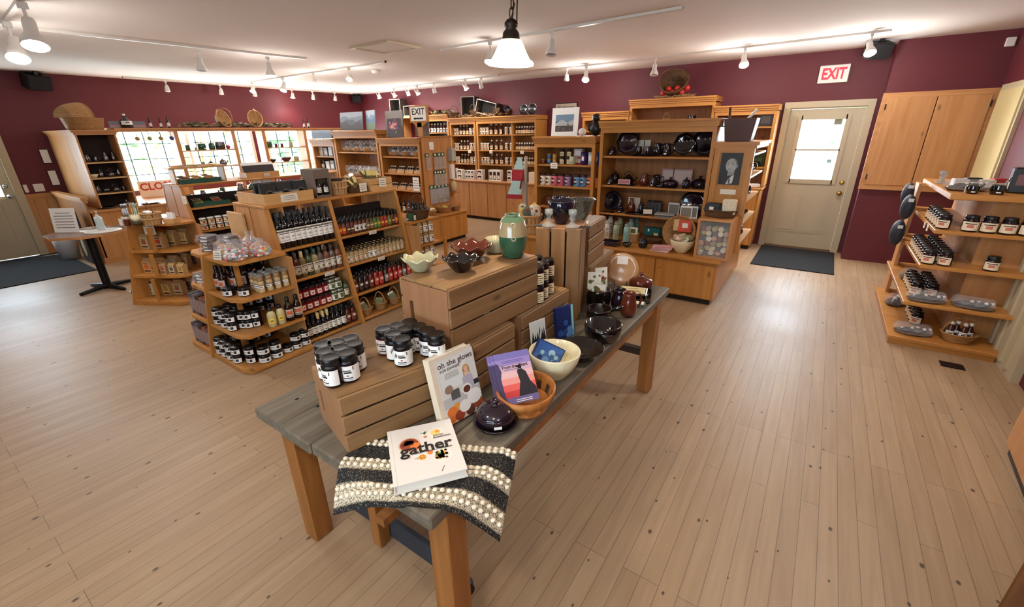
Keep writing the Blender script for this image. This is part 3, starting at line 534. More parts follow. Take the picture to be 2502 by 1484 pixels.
# ================================================================ A-frame islands
def aface(z, b=.5, k=.21): return b - k * z
def aframe(label, xc, sg, ys_, zs, ztop, group='slanted island shelf units', topover=.0, top=True, b=.5, k=.21):
    """one half of a back-to-back slanted shelf island: leaning fronts toward sg*x, upright boards at ys_"""
    t = empty('slanted_shelf_unit', label, 'shelf unit', (xc, ys_[0], 0), group=group); y0 = ys_[0]; X = lambda z: sg * aface(z, b, k)
    for j, y in enumerate(ys_):
        pts = [(sg * .012, 0), (X(0), 0), (X(ztop), ztop), (sg * .012, ztop)]
        T = Matrix.Translation((0, y - y0 + .012, 0)) @ Matrix.Rotation(PI / 2, 4, 'X'); part('upright', MB().prism(pts, 0, .024, PZ, T).mesh('upright'), t)
        T = Matrix.Translation((0, y - y0 + .016, 0)) @ Matrix.Rotation(PI / 2, 4, 'X'); part('front_edge', MB().prism([(X(0), 0), (X(0) + sg * .022, 0), (X(ztop) + sg * .022, ztop), (X(ztop), ztop)], 0, .032, PDZ, T).mesh('front_edge'), t)
    for a, c in zip(ys_[:-1], ys_[1:]):
        for z in zs: part('shelf', MB().chamfer(min(sg * .02, X(z) + sg * .004), max(sg * .02, X(z) + sg * .004), a - y0 + .013, c - y0 - .013, z - .022, z, PDY, .003).mesh('shelf'), t)
    part('back_board', MB().box(min(sg * .004, sg * .018), max(sg * .004, sg * .018), .013, ys_[-1] - y0 - .013, .02, ztop - .12, mat('dark_back_board', (44, 32, 28), .8)).mesh('back_board'), t)
    if top: part('top_board', MB().chamfer(min(sg * .004, X(ztop) + sg * .02), max(sg * .004, X(ztop) + sg * .02), -.02, ys_[-1] - y0 + .02, ztop, ztop + .024, PDY, .004).mesh('top_board'), t)
    return t
AZ = [.035, .285, .575, .845]; AX = -4.0; AY = [1.83, 2.41, 3.20]
aframe('slanted pine shelf unit of bottles and jars, facing the display table', AX, 1, AY, AZ, 1.19); aframe('slanted pine shelf unit back to back with the bottle shelves, facing the windows', AX, -1, AY, AZ, 1.19)
def endcap(label, xc, sg, y0f, y1, zs, poly, ztop, group='island end shelves', near=True):
    """stepped end shelves: poly(z) = outline of a shelf from the centre board outwards"""
    t = empty('end_shelf_unit', label, 'shelf unit', (xc, y1, 0), group=group)
    for i, z in enumerate(zs):
        part('shelf', MB().prism([(sg * abs(x - 0) if True else x, y - y1) for x, y in poly(z)], z - .024, z, PDX).mesh('shelf'), t)
        if i < len(zs) - 1:
            a = poly(z)[1]; bq = poly(zs[i + 1])[1]; part('prop', MB().box(sg * .30 - .016, sg * .30 + .016, (a[1] + .13) - y1, (a[1] + .16) - y1, z, zs[i + 1] - .024, PDZ).mesh('prop'), t)
    part('back_board', MB().box(min(sg * .014, sg * .55), max(sg * .014, sg * (.55 if sg > 0 else .33)), -.012 if near else 0, -.001 if near else .012, .0, ztop - .03, PZ).mesh('back_board'), t)
    part('base', MB().prism([(sg * (x * .97), y - y1) for x, y in poly(zs[0])], 0, zs[0] - .024, PDX).mesh('base'), t); return t
def centre_board(label, xc, yf, y1, zt, lean=.155):
    pts = [(yf - .01, 0), (y1 - .014, 0), (y1 - .014, zt), (yf + lean * zt - .01, zt)]
    o = MB().prism(pts, -.012, .012, PDZ, Matrix(((0, 0, 1, 0), (1, 0, 0, 0), (0, 1, 0, 0), (0, 0, 0, 1)))).obj('divider_board', loc=(xc, 0, 0)); return tag(o, label, 'divider board')
def polyA(z): f = 1.245 + .155 * z; e = .62 - .18 * z; return [(.014, f), (e - .10, f), (e, f + .05), (e, 1.81), (.014, 1.81)]
ECZ = [.04, .30, .58, .86]
def polyAL(z): f = 1.245 + .155 * z; e = .50 - .20 * z; return [(.014, f), (e - .10, f), (e, f + .05), (e, 1.81), (.014, 1.81)]
endcap('right half of the stepped end shelves holding candy bags and black-lidded jars', AX, 1, 1.245, 1.81, ECZ, polyA, .86); endcap('left half of the stepped end shelves holding wrapped bars and boxed books', AX, -1, 1.245, 1.81, ECZ, polyAL, .86)
centre_board('slanted divider board between the two halves of the stepped end shelves', AX, 1.245, 1.81, .875)
def polyF(z): f = 3.78 - .155 * z; e = .44 - .03 * z; return [(.014, f), (e, f), (e, 3.23), (.014, 3.23)]
endcap('far end shelves of the bottle island with jars and a basket of bottles', AX, 1, 3.78, 3.225, ECZ, polyF, .86, near=False)
# second island
BX = -6.15
def polyB(z): f = 1.33 + .2 * z; e = .58 - .16 * z; return [(.014, f), (.06, f), (e - .04, f + .26), (e, f + .33), (e, 2.0), (.014, 2.0)]
BCZ = [.05, .33, .60, .885]
endcap('right half of the end shelves holding bags of dry mixes', BX, 1, 1.33, 2.0, BCZ, polyB, .885); endcap('left half of the dry mix end shelves, with a few vases showing', BX, -1, 1.33, 2.0, BCZ, polyB, .885)
centre_board('slanted divider board at the left of the dry mix end shelves', BX, 1.33, 2.0, .90, .2)
BZ = [.05, .42, .74, 1.0]
aframe('slanted pine shelf unit of seed packets behind the dry mix bags', BX, 1, [2.02, 3.05, 4.0], BZ, 1.235, b=.52, k=.24); aframe('slanted pine shelf unit facing the windows, behind the seed packets', BX, -1, [2.02, 3.05, 4.0], BZ, 1.235, b=.52, k=.24)
# ---- right-hand stepped shelves
HZ = [.08, .38, .69, .97, 1.25]
t = empty('stepped_shelf_unit', 'pine stepped shelf unit at right with jars and wrapped gift trays', 'shelf unit', (1.08, 4.6, 0))
hx = lambda z: .72 + .11 * z; hy = lambda z: 4.60 + .19 * z
for z in HZ: part('shelf', MB().chamfer(hx(z) - 1.08, .335, hy(z) - 4.6, 1.5 + .1 * z, z - (.045 if z > 1.2 else .03), z, PDX, .004).mesh('shelf'), t)
part('core', MB().box(.06, .33, .36, 1.62, 0, 1.205, PZ).mesh('core'), t); part('base', MB().box(hx(0) - 1.06, .32, .04, 1.5, 0, .05, PDX).mesh('base'), t); part('end_post', MB().box(-.28, -.25, 1.35, 1.55, .08, 1.22, PZ).mesh('end_post'), t)
# ---- near-right counters only partly in view
o = MB().chamfer(0, .30, -.7, 0, .06, .9, PZ, .005).box(.02, .28, -.66, -.02, 0, .06, DKMET).obj('counter_block', loc=(1.16, 3.26, 0), rotz=R(-4)); tag(o, 'corner of a pine counter at the right edge of the photo', 'counter')
o = MB().chamfer(0, .4, -1.0, 0, 0, .9, wood('brown_counter', (120, 74, 40), (86, 50, 26), 2), .005).obj('counter_block', loc=(1.05, 2.36, 0), rotz=R(-24)); tag(o, 'dark brown counter edge in the bottom right corner of the photo', 'counter')
o = MB().box(-.07, .07, -.05, .05, .0005, .006, BLACK).obj('floor_vent', loc=(1.12, 4.40, 0)); tag(o, 'small black floor vent in front of the right-hand stepped shelves', 'vent')
# ---- display table with crates
TZ = .745
t = empty('display_table', 'long weathered grey plank table with amber square legs in the foreground', 'table', (-1.2, 1.76, 0)); TXA, TXB, TYA, TYB = -.49, .485, -1.15, 1.16
tp = MB(); nb = 5
for i in range(nb): a = TXA + (TXB - TXA) * i / nb + .002; b = TXA + (TXB - TXA) * (i + 1) / nb - .002; tp.chamfer(a, b, TYA - .006 * (i % 2), TYB, TZ - .05, TZ, BARN, .006)
part('tabletop', tp.mesh('tabletop'), t); hol = MB()
for x, y, r in ((-.40, -1.02, .006), (-.37, -.90, .008), (-.32, -.84, .010), (-.28, -1.0, .007), (-.245, -.93, .017), (-.2, -.85, .007), (-.34, -.86, .006)): hol.lathe([(0, .0006), (r, .0006)], mat('dark_knot_hole', (12, 9, 7), 1), 12, (x, y, TZ), wav=lambda a, r_, z: (r_ * (1 + .5 * abs(sin(a))), z))
hol.lathe([(0, .0007), (.007, .0007)], PAPERW, 10, (-.395, -.93, TZ)); part('knot_holes', hol.mesh('knot_holes'), t)
for x, y in ((TXA + .01, TYA + .07), (TXB - .10, TYA + .07), (TXA + .01, TYB - .20), (TXB - .10, TYB - .20)): part('leg', MB().chamfer(x, x + .088, y, y + .088, 0, TZ - .05, LEG, .004).mesh('leg'), t)
ap = MB()
for x in (TXA + .03, TXB - .05): ap.box(x, x + .02, TYA + .158, TYB - .20, TZ - .12, TZ - .05, LEG)
for y in (TYA + .09, TYB - .13): ap.box(TXA + .10, TXB - .10, y, y + .02, TZ - .12, TZ - .05, LEG)
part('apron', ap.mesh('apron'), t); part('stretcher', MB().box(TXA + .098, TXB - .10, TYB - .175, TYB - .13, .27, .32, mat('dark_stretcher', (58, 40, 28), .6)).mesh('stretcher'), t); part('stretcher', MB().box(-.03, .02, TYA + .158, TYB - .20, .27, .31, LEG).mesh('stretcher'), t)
def crate(label, loc, rz, L, W, H, end_up=False, handle=True):
    """slatted crate lying open side away; long axis along local y"""
    t = empty('wooden_crate', label, 'crate', loc, rz, group='wooden crates on the display table'); th = .011; n = 3
    def slat(nm, *q): part(nm, MB().chamfer(*q, .003).mesh(nm), t)
    if not end_up:
        for k in range(n): a = H * k / n + .004; b = H * (k + 1) / n - .004; slat('slat', W / 2 - th, W / 2, -L / 2 + .0, L / 2, a, b, CRY); slat('slat', -W / 2, -W / 2 + th, -L / 2, L / 2, a, b, CRY)
        for k in range(n): a = -W / 2 + W * k / n + .002; b = -W / 2 + W * (k + 1) / n - .002; slat('slat', max(a, -W / 2 + th + .001), min(b, W / 2 - th - .001), -L / 2, L / 2, H - th, H, CRY)
        for s_ in (-1, 1):
            y0, y1 = (-L / 2 + .001, -L / 2 + .017) if s_ < 0 else (L / 2 - .017, L / 2 - .001); mb = MB(); hw, hh, hz, hx_ = .011, .045, H * .45, -W * .28 if handle else 9
            T = Matrix.Translation((0, y1, 0)) @ Matrix.Rotation(PI / 2, 4, 'X'); X0, X1 = -W / 2 + th + .001, W / 2 - th - .001; Z1 = H - th - .001
            sl = [(hx_ + hw * cos(a), hz + (hh if sin(a) > 0 else -hh) + hw * sin(a)) for a in [PI * k / 6 for k in range(7)]] + [(hx_ + hw * cos(a), hz - hh + hw * sin(a)) for a in [PI + PI * k / 6 for k in range(7)]]
            mb.box(X0, hx_ - hw, y0, y1, 0, Z1, CRE); mb.box(hx_ + hw, X1, y0, y1, 0, Z1, CRE); mb.box(hx_ - hw, hx_ + hw, y0, y1, 0, hz - hh, CRE); mb.box(hx_ - hw, hx_ + hw, y0, y1, hz + hh, Z1, CRE); part('end_board', mb.mesh('end_board'), t)
    else:
        for k in range(n): a = -W / 2 + W * k / n + .004; b = -W / 2 + W * (k + 1) / n - .004; slat('slat', a, b, -L / 2, -L / 2 + th, 0, H, CRZ); slat('slat', a, b, L / 2 - th, L / 2, 0, H, CRZ)
        for s_ in (-1, 1):
            for k in range(n): a = -L / 2 + L * k / n + .003; b = -L / 2 + L * (k + 1) / n - .003; slat('slat', *((W / 2 - th, W / 2) if s_ > 0 else (-W / 2, -W / 2 + th)), max(a, -L / 2 + th + .001), min(b, L / 2 - th - .001), 0, H, CRZ)
        part('end_board', MB().box(-W / 2 + th + .001, W / 2 - th - .001, -L / 2 + th + .001, L / 2 - th - .001, H - .02, H - .004, CRE).mesh('end_board'), t)
    return t
CR1 = crate('wooden crate at the near end of the table holding groups of dark jam jars', (-1.204, .945, TZ), R(-15.6), .53, .288, .222)
crate('short slatted crate in the lower row, under the middle of the top crate', (-1.165, 1.317, TZ), R(-2), .275, .33, .222)
crate('low slatted crate supporting the stacked black-lidded jars', (-1.10, 1.752, TZ), R(0), .46, .19, .222)
CR2 = crate('top wooden crate carrying the ruffled bowls and green vase', (-1.177, 1.397, TZ + .222), R(-3), .58, .285, .25)
crate('crate standing on end with vertical boards, under the navy bowl', (-1.157, 2.163, TZ), R(20), .27, .25, .525, end_up=True)
crate('lower crate of the stack behind the upright crate', (-1.215, 2.59, TZ), R(6), .48, .27, .235); crate('upper crate of the stack behind the upright crate', (-1.235, 2.53, TZ + .235), R(8), .36, .26, .25)
t = empty('low_rack', 'low dark board rack with a short pine upright under the near end of the table', 'rack', (-1.30, .90, 0)); part('board', MB().box(-.30, .34, -.015, .005, .02, .13, mat('blue_grey_board', (46, 48, 56), .7)).mesh('board'), t); part('upright', MB().chamfer(-.075, -.02, -.075, -.016, 0, .36, LEG, .003).mesh('upright'), t); part('pale_boards', MB().box(-.32, -.08, .02, .04, .03, .34, PBX).mesh('pale_boards'), t)
for x, y, z in ((.43, -.03, .045), (-.26, .10, .045)): part('caster', MB().cyl(.045, -.016, .016, BLACK, 18, T=TR((x, y, z), rx=PI / 2, rz=.9)).mesh('caster'), t)
# ================================================================ small goods: shared shapes
PROT = {}
def arc(mb, r, z0, z1, a0, a1, m, seg=10, r2=None): mb.lathe([(r, z0), (r2 or r, z1)], m, seg, a0=a0 - PI / 2, a1=a1 - PI / 2)
def lines(mb, r, rows, m=INK, half=.55):
    for z, h, f in rows: arc(mb, r, z, z + h, -half * f, half * f, m, 6)
def proto(key, *parts_):
    PROT[key] = [(n, mb.mesh(n)) for n, mb in parts_]
def place(key, name, loc, label, cat, group=None, rz=0, s=1.0, rx=0, ry=0):
    ps = PROT[key]; o = bpy.data.objects.new(name, ps[0][1]); COL.objects.link(o); o.location = loc; o.rotation_euler = (rx, ry, rz)
    if s != 1: o.scale = (s, s, s) if isinstance(s, (int, float)) else s
    for n, me in ps[1:]: part(n, me, o)
    return tag(o, label, cat, group)
def vessel(key, prof, body, cap=None, label=None, capseg=14, seg=16, half=1.15, deco=None, liquid=None):
    """bottle or jar: glass body, cap (r, z0, z1, mat), label (z0, z1, mat, [(z,h,width,mat)...])"""
    b = MB(); b.lathe(prof, body, seg)
    if liquid: b.lathe(liquid[0], liquid[1], seg)
    ps = [('body', b)]
    if cap:
        r, z0, z1, m = cap; c = MB(); c.lathe([(r * .99, z0), (r, z0 + .001), (r, z1 - .003), (r - .003, z1), (0, z1)], m, capseg); ps.append(('cap', c))
    if label:
        z0, z1, m, marks = label; l = MB(); rl = max(p[0] for p in prof if True) + .0008; arc(l, rl, z0, z1, -half, half, m, 12)
        for mk in marks: arc(l, rl + .0006, mk[0], mk[0] + mk[1], -half * mk[2] + (mk[4] if len(mk) > 4 else 0), half * mk[2] + (mk[4] if len(mk) > 4 else 0), mk[3], 6)
        ps.append(('label', l))
    proto(key, *ps)
def body(r, h, neck, zn, zs, base=.004): return [(0, 0), (r - base, 0), (r, base), (r, zs), (r * .92, zs + (zn - zs) * .35), (neck * 1.25, zs + (zn - zs) * .85), (neck, zn), (neck, h), (0, h)]
def jar(r, h, sh=.012): return [(0, 0), (r - .004, 0), (r, .004), (r, h - sh - .004), (r * .9, h - .006), (r * .88, h), (0, h)]
LM = lambda a, b, n=4, m=INK: [(a + (b - a) * (i + .3) / n, (b - a) / n * .35, .55 if i % 2 else .75, m) for i in range(n)]
vessel('wine', body(.033, .295, .0125, .235, .185), DKGL, (.0145, .235, .30, mat('black_capsule', (22, 18, 20), .5)), (.055, .165, PAPERW, [(.142, .014, 1, mat('olive_band', (92, 84, 66), .6)), (.128, .006, .6, INK), (.10, .004, .45, INKG), (.092, .004, .35, INKG), (.07, .003, .5, INKG)]))
for k, bc, cc in (('brown', (72, 44, 36), (60, 40, 38)), ('gold', (120, 104, 60), (206, 186, 128)), ('green', (70, 84, 52), (30, 58, 46)), ('pale', (150, 138, 100), (36, 62, 50)), ('grey', (96, 84, 74), (54, 48, 46)), ('tan', (120, 72, 52), (66, 46, 42))):
    vessel('dressing_' + k, body(.031, .222, .012, .185, .135), mat('dressing_' + k, bc, .12), (.0145, .17, .228, mat('capsule_' + k, cc, .5)), (.035, .115, mat('kraft_label', (222, 214, 196), .6), [(.098, .008, .7, INK), (.085, .004, .8, INKG), (.055, .018, .3, mat('label_picture', (96, 92, 80), .7), .2), (.042, .004, .6, INK)]))
def wide(key, bodym, labm, mark, lid=BCAP, r=.045, h=.072): vessel(key, jar(r, h - .012), bodym, (r * .97, h - .022, h, lid), (.008, h - .026, labm, mark), half=1.25)
LOGO = lambda a=.55: [(.018, .022, .17, INK, a), (.032, .004, .35, INK, -.25), (.024, .003, .45, INKG, -.25), (.014, .003, .4, INKG, -.25)]
wide('wide_jar', JAM, PAPERW, LOGO())
vessel('red_jar', jar(.037, .098), JAMR, (.035, .085, .103, mat('dark_lid', (40, 30, 32), .35, metal=.5)), (.015, .068, mat('red_label', (150, 36, 40), .5), [(.02, .042, .5, mat('label_white', (235, 225, 215), .6)), (.034, .012, .22, REDINK)]))
vessel('green_jar', jar(.037, .098), mat('pickle_green', (70, 84, 46), .15), (.035, .085, .103, mat('silver_lid', (170, 168, 160), .3, metal=.8)), (.015, .07, PAPERW, [(.022, .034, .4, mat('leaf_mark', (86, 110, 60), .6)), (.056, .006, .6, INK)]))
vessel('jam_small', jar(.034, .088), JAM, (.0325, .072, .092, BCAP), (.008, .062, CREAML, LM(.012, .055, 4)))
# jam jar with cloth-look black lid for the table
def jam_table(key, seedm):
    b = MB(); b.lathe([(0, 0), (.03, 0), (.0335, .004), (.0335, .072), (.031, .078), (0, .078)], seedm, 22); c = MB(); c.lathe([(.0335, .070), (.0345, .074), (.0325, .078), (.031, .080), (.0315, .083), (.0322, .084), (.0322, .101), (.030, .104), (.027, .1035), (0, .1035)], BCAP, 24)
    l = MB(); arc(l, .0341, .010, .066, -1.5, 1.5, PAPERW, 16); ink = MB()
    for z, h, a0, a1 in ((.047, .004, -.38, .34), (.039, .006, -.30, .42), (.020, .0035, -.42, .5), (.0145, .0012, -.6, .5)): arc(ink, .0346, z, z + h, a0, a1, INK, 8)
    arc(ink, .0346, .0285, .0325, -.08, .14, mat('oval_stamp', (120, 60, 60), .6), 4)
    for a, z in ((-.62, .044), (-.75, .036), (-.5, .04), (.62, .05)): arc(ink, .0346, z, z + .013, a - .05, a + .05, mat('leaf_brown', (74, 56, 40), .7), 3, .0347)
    l.v and None; n = len(l.v); l.v += ink.v; l.f += [tuple(n + i for i in f) for f in ink.f]; l.m += [l.mi(ink.mats[i]) for i in ink.m]; l.smooth += ink.smooth; proto(key, ('body', b), ('cap', c), ('label', l))
jam_table('table_jam', JAM); jam_table('table_jelly', JAMR)
def hot(k, labc, marks, bodyc=(96, 44, 22)): vessel('hot_' + k, body(.0235, .135, .010, .122, .085), mat('sauce_' + k, bodyc, .15), (.0125, .118, .162, BCAP), (.022, .082, mat('hotlabel_' + k, labc, .55), marks), seg=12, capseg=10)
hot('orange', (214, 96, 36), [(.05, .016, .6, mat('flame_yellow', (240, 190, 60), .6)), (.03, .008, .5, REDINK)]); hot('brown', (92, 52, 38), [(.05, .012, .6, CREAML)]); hot('white', (228, 222, 212), [(.04, .02, .3, INK), (.07, .005, .6, INKG), (.028, .004, .6, INKG)])
hot('olive', (112, 104, 62), [(.05, .012, .6, CREAML), (.03, .01, .3, REDINK)], (92, 70, 36)); hot('green', (96, 128, 58), [(.05, .014, .6, mat('flame_yellow', (240, 190, 60), .6))], (90, 96, 40)); hot('red', (176, 44, 36), [(.045, .02, .5, mat('flame_yellow', (240, 190, 60), .6))], (150, 50, 24))
vessel('mustard', jar(.029, .108, .018), mat('mustard_beige', (176, 150, 104), .2), (.024, .104, .122, GOLD), (.02, .075, mat('mustard_label', (214, 196, 158), .6), [(.04, .014, .18, REDINK), (.062, .006, .7, INK), (.028, .004, .6, INKG)]), seg=12, capseg=12)
vessel('mustard_white', jar(.029, .108, .018), mat('mustard_beige', (176, 150, 104), .2), (.024, .104, .122, GOLD), (.018, .08, PAPERW, [(.04, .016, .25, INK), (.062, .006, .7, INK), (.028, .004, .6, INKG)]), seg=12, capseg=12)
for k, lc, bc in (('rust', (128, 62, 44), (86, 40, 24)), ('dark', (72, 48, 40), (46, 26, 20)), ('red', (206, 74, 60), (140, 34, 26)), ('grey', (150, 140, 128), (60, 40, 34))):
    vessel('sauce_' + k, body(.027, .185, .011, .155, .11), mat('tall_sauce_' + k, bc, .15), (.0135, .15, .195, BCAP), (.03, .105, mat('tall_label_' + k, lc, .6), [(.07, .02, .5, PAPER), (.045, .006, .6, INK)]), seg=12, capseg=10)
vessel('vinegar_black', body(.027, .215, .011, .165, .12), DKGL, (.0125, .165, .22, mat('black_capsule', (22, 18, 20), .5)), (.035, .105, PAPERW, [(.085, .006, .6, INK), (.07, .004, .5, INKG), (.045, .012, .3, INKG)]), seg=12)
vessel('vinegar_gold', body(.027, .215, .011, .165, .12), DKGL, (.0125, .155, .22, mat('capsule_gold', (206, 186, 128), .5)), (.035, .105, PAPER, [(.085, .006, .6, INK), (.07, .004, .5, INKG), (.045, .012, .3, INKG)]), seg=12)
vessel('dip_yellow', body(.033, .165, .013, .14, .10), mat('dip_cream', (200, 186, 136), .2), (.016, .135, .168, BCAP), (.03, .09, mat('dip_label', (196, 180, 112), .6), [(.04, .035, .4, mat('dip_badge', (240, 206, 70), .6)), (.052, .010, .28, INK)]))
vessel('bbq', body(.033, .205, .013, .165, .115), mat('bbq_brown', (36, 18, 14), .12), (.016, .165, .208, BCAP), (.035, .105, mat('bbq_label', (196, 180, 168), .6), [(.06, .03, .6, mat('orange_mark', (196, 96, 50), .6)), (.042, .005, .7, INK)]))
b = MB(); c = MB(); l = MB()
for i in range(4): b.lathe([(0, .032 * i), (.0235, .032 * i), (.025, .032 * i + .003), (.025, .032 * i + .024), (.021, .032 * i + .028), (.021, .032 * i + .032), (0, .032 * i + .032)], mat(f'spice_{i % 2}', ((196, 168, 120), (150, 116, 74))[i % 2], .35), 14)
c.lathe([(.021, .128), (.024, .129), (.024, .144), (.022, .148), (0, .148)], CLEAR, 14); arc(l, .0257, .035, .058, -1, 1, PAPERW, 8); arc(l, .0262, .044, .049, -.5, .5, INK, 4); proto('spice_tower', ('tiers', b), ('lid', c), ('label', l))
vessel('syrup', [(0, 0), (.030, 0), (.034, .004), (.034, .085), (.026, .125), (.014, .15), (.012, .17), (0, .17)], AMBER, (.015, .165, .19, WCAP), (.014, .085, CREAML, [(.035, .028, .45, mat('syrup_red', (196, 110, 70), .6)), (.07, .006, .6, INK)]), seg=14)
vessel('syrup_small', [(0, 0), (.021, 0), (.024, .004), (.024, .06), (.017, .085), (.011, .10), (0, .10)], AMBER, (.013, .095, .115, WCAP), (.012, .058, CREAML, [(.026, .018, .45, mat('syrup_orange', (214, 140, 70), .6))]), seg=12)
vessel('honey_jar', jar(.036, .062), JAM, (.034, .05, .068, WCAP), (.006, .045, CREAML, [(.016, .016, .3, REDINK), (.034, .004, .6, INK)]), seg=14)
vessel('white_bottle', [(0, 0), (.026, 0), (.029, .004), (.029, .075), (.018, .105), (.012, .12), (.012, .135), (0, .135)], AMBER, (.015, .13, .155, WCAP), (.01, .075, PAPERW, [(.03, .026, .35, INK), (.06, .005, .6, INKG)]), seg=14)
vessel('right_jar', [(0, 0), (.040, 0), (.044, .004), (.044, .08), (.036, .094), (0, .094)], JAM, (.038, .09, .115, BCAP), (.012, .072, mat('peach_label', (232, 214, 184), .6), [(.03, .022, .35, mat('peach_red', (196, 110, 90), .6)), (.056, .006, .6, INK)]))
vessel('chai_black', [(0, 0), (.044, 0), (.044, .13), (0, .13)], BLACK, (.042, .13, .146, mat('chai_lid', (60, 26, 26), .4)))
def chai(k, c):
    b = MB(); b.lathe([(0, 0), (.042, 0), (.044, .004), (.044, .125), (.042, .128), (0, .128)], mat('tin_' + k, c, .35), 22); cp = MB(); cp.lathe([(.0435, .118), (.045, .120), (.045, .145), (.042, .148), (0, .148)], mat('chai_lid', (60, 26, 26), .4), 20)
    l = MB(); n = 18; vs = [(.0452 * sin(0), -.0452 * cos(0), .062)]
    for i in range(n): a = 2 * PI * i / n; q = .036 * cos(a) / .0452; vs.append((.0452 * sin(q), -.0452 * cos(q), .062 + .036 * sin(a)))
    l.add(vs, [(0, i + 1, (i + 1) % n + 1) for i in range(n)], mat('badge_maroon', (52, 20, 22), .5)); t = MB(); text_mesh(t, 'chai', .034, PAPERW, Matrix.Identity(4), 0, .0008); b0 = len(l.v); vv = [(.0458 * sin(v[0] / .0452 * 1.05), -.0458 * cos(v[0] / .0452 * 1.05), .064 + v[1]) for v in t.v]; l.add(vv, t.f, PAPERW); proto('chai_' + k, ('tin', b), ('lid', cp), ('label', l))
for k, c in (('cream', (226, 214, 190)), ('ivory', (222, 206, 184)), ('pink', (214, 110, 128)), ('rose', (206, 96, 120)), ('lilac', (150, 122, 164)), ('blue', (98, 150, 190)), ('sky', (86, 140, 186)), ('orange', (232, 110, 40)), ('amber', (226, 120, 44))): chai(k, c)
for k, c, mkc in (('white', (222, 218, 206), (60, 58, 54)), ('sage', (168, 176, 142), (80, 90, 66)), ('mint', (146, 186, 176), (84, 130, 126))):
    b = MB(); b.lathe([(0, 0), (.031, 0), (.034, .004), (.034, .145), (.028, .162), (.022, .17), (0, .17)], mat('flask_' + k, c, .35), 18); cp = MB(); cp.lathe([(.022, .168), (.025, .170), (.025, .19), (.023, .193), (0, .193)], mat('flask_cap_' + k, tuple(int(x * .85) for x in c), .4), 16); cp.tube([(-.02, 0, .19), (-.016, 0, .206), (.016, 0, .206), (.02, 0, .19)], .0035, mat('flask_cap_' + k, c, .4), 6)
    l = MB(); random.seed(3); [arc(l, .0346, z, z + rr(.008, .014), a, a + rr(.12, .3), mat('flask_print_' + k, mkc, .6), 3) for z in (.02, .042, .065, .088, .11) for a in (-1.0, -.55, -.05, .45, .85)]; proto('flask_' + k, ('body', b), ('cap', cp), ('print', l))
